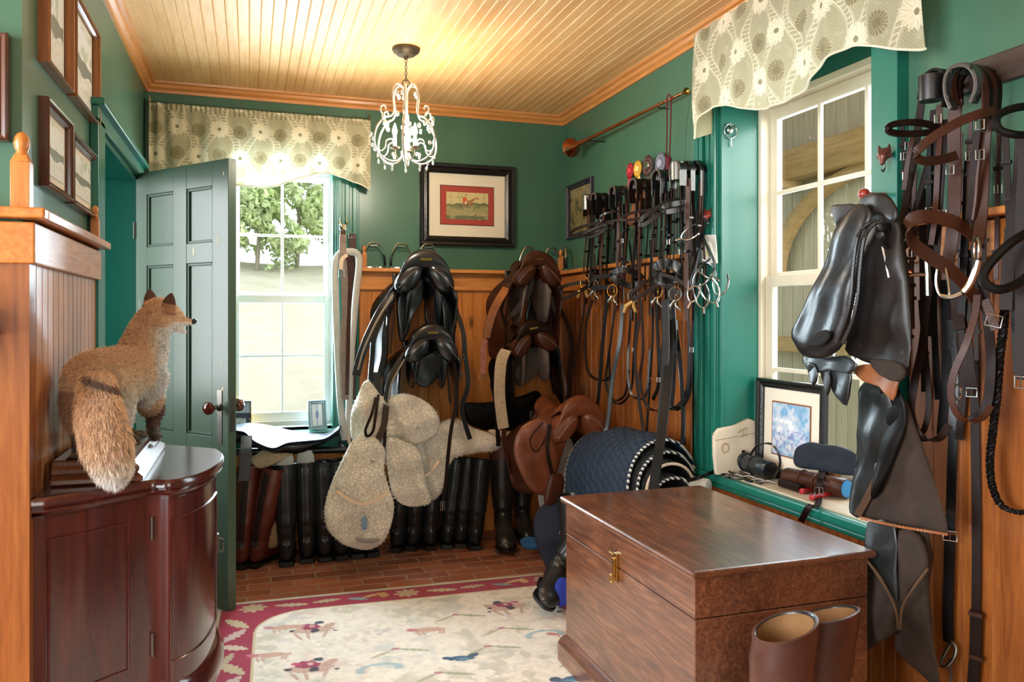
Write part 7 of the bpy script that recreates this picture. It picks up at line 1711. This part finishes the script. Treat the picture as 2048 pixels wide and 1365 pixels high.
S(nb1, 'cheekpiece', [(1878, 210, 1.79), (1880, 260, 1.79), (1876, 330, 1.78), (1872, 400, 1.78), (1868, 450, 1.76), (1862, 490, 1.76)], .016, M['brn'])
S(nb1, 'throatlatch', [(1866, 220, 1.82), (1860, 300, 1.82), (1844, 370, 1.81), (1828, 430, 1.80), (1822, 480, 1.80)], .015, M['drk'])
S(nb1, 'browband', [(1776, 256, 1.64), (1790, 248, 1.66), (1830, 245, 1.71), (1868, 252, 1.77), (1876, 262, 1.78), (1850, 266, 1.74), (1810, 268, 1.69), (1783, 265, 1.65)], .017, M['drk'], .011, (0, .1, 1), closed=True)
S(nb1, 'noseband', [(1758, 462, 1.62), (1768, 454, 1.63), (1800, 456, 1.69), (1830, 462, 1.75), (1826, 472, 1.74), (1800, 500, 1.69), (1788, 502, 1.67), (1768, 486, 1.63)], .020, M['blk'], .010, (0, .1, 1), closed=True)
for (a, b) in ((1817, 292), (1876, 238), (1812, 352)): buckle(PX(a, b, 1.77), .016, .022, nb1, n=(-.8, -.6, 0))
r1 = wtube('bit_cheek', [(1766, 492, 1.64), (1772, 520, 1.64), (1779, 556, 1.64)], .006, M['steel'], nb1, 3)
wtube('bit_mouthpiece', [(1773, 528, 1.64), (1790, 540, 1.66), (1815, 550, 1.69), (1835, 549, 1.71), (1856, 550, 1.73)], .0055, M['steel'], nb1)
for q in (.18, .30, .42, .54):
    p = PX(1775+82*q, 531+28*q-4*q*q, 1.642+.088*q); mb = MB(); mb.lathe([(.0085, -.004), (.0085, .004)], 12, Matrix.Translation(p) @ Vector((.6, -.5, -.2)).to_track_quat('Z', 'Y').to_matrix().to_4x4()); mb.build('bit_roller', M['copper'], r1)
wtube('bit_cheek', [(1854, 518, 1.73), (1856, 550, 1.73), (1857, 592, 1.73)], .0075, M['steel'], nb1, 3)
S(nb1, 'rein', [(1860, 565, 1.76), (1852, 620, 1.76), (1845, 690, 1.75), (1830, 760, 1.74), (1822, 820, 1.73), (1832, 860, 1.72), (1852, 880, 1.73), (1880, 876, 1.76), (1898, 850, 1.78)], .022, M['drk'])
S(nb1, 'rein', [(1842, 600, 1.80), (1850, 700, 1.79), (1858, 800, 1.78), (1850, 855, 1.77), (1838, 870, 1.76)], .016, M['drk'])
rg2 = MB(); p = PX(1806, 838, 1.70); rg2.torus(p, .014, .0025, nrot(pi/2, 'Y') @ nrot(.4, 'X'), 18, 6); rg2.build('rein_ring', M['steel'], nb1)
S(nb1, 'rein_stop', [(1802, 830, 1.70), (1808, 860, 1.71), (1825, 880, 1.72), (1840, 886, 1.73)], .012, M['blk2'])
# brown bridle on the horseshoe
nb2 = thing('bridle', 'chestnut brown bridle hanging over the big horseshoe with a wide curved noseband', 'bridle', tuple(PX(1930, 560, 1.76)), 'bridles on the near right wall')
for i, (o_, x_) in enumerate(((0, 1.755), (9, 1.79), (18, 1.82), (28, 1.845))):
    S(nb2, 'headpiece', [(1912+o_*.3, 210, x_), (1905+o_*.6, 160, x_), (1925+o_, 130+o_*.1, x_), (1950+o_, 134+o_*.25, x_), (1968+o_, 165, x_), (1970+o_*.9, 215, x_), (1965+o_*.8, 262, x_)], .022, M['brn'] if i % 2 == 0 else M['drk'], .005, (1, 0, 0))
S(nb2, 'cheekpiece', [(1912, 200, 1.77), (1908, 260, 1.77), (1910, 340, 1.77), (1908, 430, 1.76), (1902, 490, 1.76), (1893, 540, 1.75)], .034, M['brn'])
S(nb2, 'cheekpiece', [(1888, 240, 1.80), (1885, 320, 1.79), (1880, 400, 1.79), (1876, 470, 1.78), (1872, 520, 1.78)], .018, M['drk'])
S(nb2, 'cheekpiece', [(1972, 240, 1.78), (1968, 300, 1.78), (1966, 370, 1.77), (1962, 440, 1.76), (1955, 490, 1.74)], .030, M['brn'])
S(nb2, 'cheekpiece', [(1955, 262, 1.76), (1948, 320, 1.76), (1944, 380, 1.76), (1936, 450, 1.75)], .018, M['drk'])
wtube('plaited_cord', [(1962, 300, 1.75), (1956, 350, 1.75), (1952, 400, 1.75), (1946, 440, 1.75)], .006, M['brn'], nb2)
S(nb2, 'browband', [(1988, 222, 1.78), (1960, 228, 1.74), (1920, 243, 1.70), (1870, 272, 1.65), (1838, 298, 1.62), (1832, 312, 1.62), (1848, 322, 1.64), (1880, 320, 1.69), (1914, 311, 1.74)], .024, M['brn'], .004, (0, .1, 1), n=7)
S(nb2, 'noseband', [(1945, 472, 1.76), (1915, 448, 1.71), (1880, 436, 1.67), (1845, 433, 1.63), (1822, 442, 1.61), (1816, 462, 1.61), (1828, 488, 1.63), (1858, 512, 1.66), (1900, 540, 1.70), (1935, 575, 1.74), (1962, 620, 1.77)], .036, M['brn'], .005, (.1, .1, 1), n=7)
for (a, b) in ((1960, 250), (1885, 430), (1960, 310), (1900, 340)): buckle(PX(a, b, 1.745), .018, .024, nb2, n=(-.8, -.6, 0))
for (a, b, x_) in ((1953, 500, 1.71), ): 
    mb = MB(); mb.torus(PX(a, b, x_), .033, .0035, nrot(pi/2, 'Y') @ nrot(.7, 'X'), 28, 8); mb.build('bit_ring', M['steel'], nb2)
wtube('bit_mouthpiece', [(1956, 522, 1.70), (1950, 545, 1.695), (1940, 568, 1.69), (1928, 584, 1.685)], .008, M['steel'], nb2)
wtube('bit_mouthpiece', [(1926, 586, 1.683), (1905, 594, 1.68), (1884, 592, 1.68)], .0065, M['steel'], nb2)
wtube('bit_ring', [(1882, 520, 1.69), (1874, 545, 1.68), (1873, 570, 1.68), (1882, 592, 1.68), (1898, 592, 1.68), (1893, 545, 1.69)], .0035, M['steel'], nb2, closed=True)
S(nb2, 'rein', [(1955, 590, 1.72), (1950, 630, 1.71), (1932, 690, 1.69), (1910, 740, 1.68), (1902, 785, 1.68), (1912, 825, 1.69), (1936, 843, 1.71), (1965, 836, 1.74), (1982, 812, 1.76)], .018, M['brn'])
S(nb2, 'rein', [(1965, 560, 1.79), (1975, 640, 1.79), (1982, 720, 1.78), (1976, 800, 1.78), (1960, 830, 1.77), (1940, 842, 1.76)], .024, M['drk'])
S(nb2, 'cheekpiece', [(1910, 540, 1.80), (1912, 600, 1.80), (1920, 660, 1.79)], .030, M['drk'])
S(nb2, 'strap_end', [(1970, 600, 1.73), (1985, 640, 1.73), (1992, 660, 1.73)], .022, M['brn']); buckle(PX(1988, 642, 1.715), .034, .028, nb2, n=(-.8, -.6, 0), up=(0, -.3, 1))
S(nb2, 'martingale_strap', [(1938, 500, 1.82), (1930, 620, 1.81), (1935, 720, 1.80), (1945, 790, 1.79)], .034, M['drk']); buckle(PX(1943, 785, 1.77), .024, .022, nb2, n=(-.8, -.6, 0))
rg2 = MB(); rg2.torus(PX(1915, 785, 1.75), .020, .003, nrot(pi/2, 'Y') @ nrot(.4, 'X'), 20, 6); rg2.build('martingale_ring', M['steel'], nb2)
# dark bridle at the right edge
nb3 = thing('bridle', 'dark bridle cut off by the right edge with a thick rolled noseband', 'bridle', tuple(PX(2030, 560, 1.74)), 'bridles on the near right wall')
wtube('browband', [(2062, 212, 1.74), (2030, 216, 1.70), (2000, 228, 1.67), (1992, 245, 1.66), (2002, 262, 1.67), (2035, 270, 1.70), (2062, 268, 1.74)], .0095, M['blk2'], nb3)
wtube('noseband', [(2062, 462, 1.72), (2025, 484, 1.68), (1990, 516, 1.65), (1968, 548, 1.63), (1972, 568, 1.63), (1998, 580, 1.65), (2035, 568, 1.69), (2062, 548, 1.72)], .011, M['blk2'], nb3)
S(nb3, 'cheekpiece', [(2044, 270, 1.78), (2040, 330, 1.78), (2034, 400, 1.77), (2022, 470, 1.76), (2015, 560, 1.75), (2012, 620, 1.75)], .030, M['drk'])
S(nb3, 'cheekpiece', [(2048, 300, 1.74), (2042, 400, 1.74), (2040, 480, 1.74), (2040, 600, 1.74), (2040, 760, 1.74)], .022, M['drk']); buckle(PX(2042, 765, 1.72), .026, .026, nb3, n=(-.8, -.6, 0))
S(nb3, 'cheekpiece', [(2030, 440, 1.80), (2026, 520, 1.80), (2030, 640, 1.79), (2035, 750, 1.79)], .018, M['blk2'])
# braided rein
br_ = thing('braided_rein', 'black braided rein curling away at the right edge against the pine boards', 'rein', tuple(PX(1990, 1000, 1.82)))
pb_ = wpath([(2012, 560, 1.80), (2008, 640, 1.80), (2000, 710, 1.80), (1994, 790, 1.80), (1986, 860, 1.80), (1980, 920, 1.81), (1984, 970, 1.81), (2000, 1008, 1.82), (2025, 1023, 1.82), (2055, 1026, 1.82)], 16)
mb = MB(); N_ = len(pb_)
for s in range(3):
    mb.tube([Vector(p)+Vector((.005*sin(i*.9+s*2.09), .007*cos(i*.9+s*2.09), .003*sin(i*1.8+s*2))) for i, p in enumerate(pb_)], [.0062*(1-.45*i/N_) for i in range(N_)], 6)
mb.build('braid', M['blk2'], br_)
# long straps on the boards
for (lb_, pts, w_, m_, bk_) in (
  ('long black strap with a silver buckle and twisted snap, beside the suede chaps', [(1902, 640, 1.84), (1908, 760, 1.85), (1905, 900, 1.85), (1900, 1065, 1.85)], .026, M['blk'], 1),
  ('long dark brown strap hanging straight down on the pine boards, right of the buckled one', [(1948, 700, 1.85), (1950, 850, 1.855), (1953, 1050, 1.855), (1952, 1225, 1.855)], .024, M['drk'], 2)):
    r = thing('leather_strap', lb_, 'strap', tuple(PX(pts[-1][0], 1365, 1.85)), 'long straps hanging on the near right wall'); S(r, 'strap', pts, w_, m_)
    if bk_ == 1:
        buckle(PX(1900, 1072, 1.835), .034, .026, r, n=(-.8, -.6, 0)); S(r, 'lower_strap', [(1900, 1070, 1.845), (1898, 1150, 1.845), (1896, 1230, 1.845), (1897, 1285, 1.845)], .028, M['blk2'], .008)
        mb = MB(); mb.tube(wpath([(1900, 1290, 1.84), (1888, 1312, 1.83), (1882, 1330, 1.825), (1892, 1334, 1.82), (1906, 1320, 1.83), (1912, 1300, 1.84), (1905, 1286, 1.84)], 6, True), .005, 8, closed=True); mb.build('snap_hook', M['oldsteel'], r)
        wtube('snap_tail', [(1900, 1318, 1.835), (1902, 1345, 1.835), (1903, 1380, 1.835)], .004, M['oldsteel'], r)
    else:
        S(r, 'lower_strap', [(1952, 1222, 1.848), (1951, 1300, 1.848), (1945, 1380, 1.845)], .030, M['drk'], .007)
        for yy in (1226, 1312):
            S(r, 'keeper', [(1952, yy, 1.843), (1952, yy+8, 1.843)], .036, M['brn'], .012)
rq = random.Random(5)
for k in range(16):
    par = (nb1, nb2, nb3)[k % 3]; a0 = {0: 1815, 1: 1900, 2: 1985}[k % 3]+rq.uniform(-22, 60); x_ = rq.uniform(1.79, 1.85); t_ = rq.uniform(215, 420); b_ = t_+rq.uniform(180, 420); dx = rq.uniform(-18, 14)
    st2 = S(par, 'cheekpiece', [(a0, t_, x_), (a0+dx*.4, t_*.6+b_*.4, x_), (a0+dx, b_, x_-.01)], rq.choice((.012, .016, .020)), rq.choice((M['drk'], M['brn'], M['blk2'])), rq.choice((.004, .006)))
    for q in (.25, .55, .8):
        yy = t_+(b_-t_)*q; S(par, 'keeper', [(a0+dx*q, yy, x_-.005), (a0+dx*q, yy+7, x_-.005)], .024, M['drk'], .010)
    if k % 2: buckle(PX(a0+dx*.4, t_*.6+b_*.4, x_-.012), .017, .022, par, n=(-.8, -.6, 0))
# ---- leather chaps on the peg
M['chapg'] = leather('grey_black_chap_leather', (26, 25, 26), .30, .45, .0, .35, 60); M['chapb'] = leather('dark_brown_chap_leather', (24, 17, 13), .42, .4, 0, .35, 60)
M['suede'] = simple('brown_suede', (46, 32, 22), .85, 0, .5, 90, .4, 12); M['suedelt'] = simple('light_brown_suede', (84, 60, 40), .85, 0, .5, 90, .35, 14); M['tealchap'] = leather('dark_teal_grey_leather', (24, 29, 29), .35, .4, .1, .35, 50)
def chapsheet(par, name, outline, x_, th_, mat, seed, wr=.010, xs=None):
    """a hide hanging in folds: outline in the photo, wavy depth"""
    return puff(name, outline, x_, th_*.6, mat, par, mode='X', rim=.008, wr=wr, seed=seed, lv=10, n=2)
hc = thing('half_chaps', 'shiny grey black leather half chaps with thick zips hanging from the red peg', 'chaps', tuple(PX(1700, 730, 1.66)))
chapsheet(hc, 'front_panel', [(1715, 408), (1692, 428), (1672, 455), (1652, 521), (1630, 570), (1606, 625), (1586, 668), (1592, 690), (1606, 712), (1640, 718), (1668, 708), (1684, 690), (1700, 640), (1712, 570), (1722, 500), (1742, 445), (1738, 415)], 1.60, .045, M['chapg'], 61)
chapsheet(hc, 'back_panel', [(1740, 405), (1770, 402), (1795, 430), (1806, 480), (1818, 560), (1822, 650), (1817, 735), (1785, 738), (1745, 730), (1712, 716), (1690, 700), (1706, 640), (1718, 570), (1728, 490)], 1.66, .040, M['chapb'], 62)
chapsheet(hc, 'top_flap', [(1663, 412), (1690, 408), (1712, 409), (1704, 425), (1684, 440), (1674, 452), (1668, 435)], 1.615, .008, M['chapb'], 63, .003)
chapsheet(hc, 'collar_roll', [(1722, 398), (1742, 388), (1762, 386), (1782, 396), (1797, 425), (1790, 445), (1765, 432), (1740, 428), (1720, 420)], 1.62, .030, M['chapb'], 64, .008)
zp = [(1752, 440, 1.575), (1730, 452, 1.565), (1714, 480, 1.56), (1706, 540, 1.56), (1702, 590, 1.56), (1692, 640, 1.56), (1672, 688, 1.56)]
for o_ in (0, 14):
    pts = wpath([(a+o_, b, x_) for a, b, x_ in zp], 14); mb = MB()
    mb.tube(pts, [.0045+.0016*(i % 2) for i in range(len(pts))], 6, up=(1, 0, 0)); mb.build('zip', M['blk'], hc)
chapsheet(hc, 'pocket_shade_patch', [(1618, 690), (1632, 668), (1652, 660), (1662, 668), (1656, 682), (1640, 692)], 1.563, .004, simple('painted_pocket_shade', (8, 8, 8), .9), 65, 0)  # thin black patch painting the shade inside a pocket opening
for i, (ol_, m_, x_) in enumerate((([(1606, 712), (1650, 716), (1690, 712), (1715, 730), (1700, 748), (1660, 742), (1628, 748), (1612, 735)], 'tealchap', 1.63), ([(1660, 735), (1700, 740), (1702, 770), (1694, 812), (1678, 800), (1664, 780)], 'blk', 1.64), ([(1612, 725), (1628, 728), (1636, 750), (1628, 772), (1618, 752)], 'blk', 1.62), ([(1640, 740), (1655, 738), (1662, 762), (1656, 792), (1648, 770)], 'chapb', 1.63),
        ([(1705, 735), (1760, 728), (1800, 742), (1796, 772), (1786, 802), (1760, 775), (1725, 762)], 'tan', 1.67), ([(1740, 720), (1790, 722), (1812, 740), (1800, 765), (1760, 750)], 'suede', 1.655))): chapsheet(hc, 'tattered_flap', ol_, x_, .008, M[m_], 70+i, .006)
sc = thing('suede_chaps', 'long brown suede chaps with a zipped hem hanging beside the walnut chest', 'chaps', tuple(PX(1800, 1330, 1.72)))
chapsheet(sc, 'side_panel', [(1725, 770), (1745, 762), (1780, 770), (1796, 800), (1786, 880), (1762, 950), (1735, 1010), (1722, 1036), (1706, 1032), (1698, 1016), (1706, 960), (1714, 900), (1722, 830)], 1.70, .035, M['tealchap'], 81, .012)
chapsheet(sc, 'side_panel', [(1764, 775), (1800, 780), (1812, 840), (1796, 900), (1770, 960), (1748, 1000), (1752, 940), (1766, 860)], 1.69, .02, M['blk2'], 82, .010)
chapsheet(sc, 'hem_panel', [(1806, 795), (1830, 850), (1858, 930), (1880, 1000), (1896, 1066), (1850, 1058), (1790, 1048), (1722, 1034), (1716, 1026), (1740, 985), (1766, 930), (1788, 860)], 1.715, .028, M['suede'], 83, .008)
pts = wpath([(1720, 1036, 1.69), (1760, 1046, 1.68), (1810, 1056, 1.69), (1860, 1064, 1.70), (1896, 1070, 1.71)], 14); mb = MB(); mb.tube(pts, [.003+.0022*(i % 2) for i in range(len(pts))], 6); mb.build('zip', M['tan'], sc)
pts = wpath([(1716, 1030, 1.69), (1740, 985, 1.69), (1766, 930, 1.69), (1790, 880, 1.69)], 6); mb = MB(); mb.strap(pts, .020, .006, (.2, -.7, .7)); mb.build('binding', M['suedelt'], sc)
chapsheet(sc, 'leg', [(1735, 1046), (1792, 1056), (1800, 1120), (1797, 1200), (1796, 1262), (1762, 1284), (1714, 1314), (1708, 1296), (1728, 1262), (1736, 1200), (1731, 1120)], 1.73, .035, M['suede'], 84, .014)
chapsheet(sc, 'leg', [(1794, 1056), (1856, 1062), (1856, 1130), (1858, 1200), (1866, 1280), (1880, 1375), (1845, 1352), (1800, 1310), (1790, 1290), (1797, 1210), (1792, 1130)], 1.745, .035, M['suede'], 85, .014)
chapsheet(sc, 'leg_panel', [(1738, 1042), (1790, 1052), (1794, 1140), (1796, 1210), (1770, 1160), (1735, 1116), (1730, 1090)], 1.705, .012, M['tealchap'], 86, .006)
chapsheet(sc, 'leg_panel', [(1800, 1060), (1840, 1072), (1856, 1120), (1852, 1142), (1820, 1180), (1800, 1210), (1798, 1130)], 1.715, .012, M['suede'], 87, .006)
for pp in ([(1732, 1118, 1.685), (1765, 1165, 1.68), (1790, 1215, 1.69), (1797, 1260, 1.70)], [(1856, 1138, 1.70), (1825, 1180, 1.69), (1805, 1215, 1.695), (1800, 1260, 1.70)]):
    mb = MB(); mb.tube(wpath(pp, 6), .004, 6); mb.build('piping', M['suedelt'], sc)
# drop of small straps behind the near bridles
for i, (a, x_, t_, b_, w_, lb_) in enumerate(((1868, 1.83, 470, 800, .018, 'thin black strap behind the cup bracket bridle'), (1922, 1.85, 600, 880, .022, 'dark strap behind the looped brown rein'), (1888, 1.84, 560, 870, .026, 'wide dark strap between the two near bridles'))):
    r = thing('leather_strap', lb_, 'strap', tuple(PX(a, b_, x_)), 'short straps behind the near bridles'); S(r, 'strap', [(a, t_, x_), (a+6*sin(i), (t_+b_)/2, x_), (a+8*cos(i*2), b_, x_)], w_, M['blk2'] if i % 2 == 0 else M['drk'])
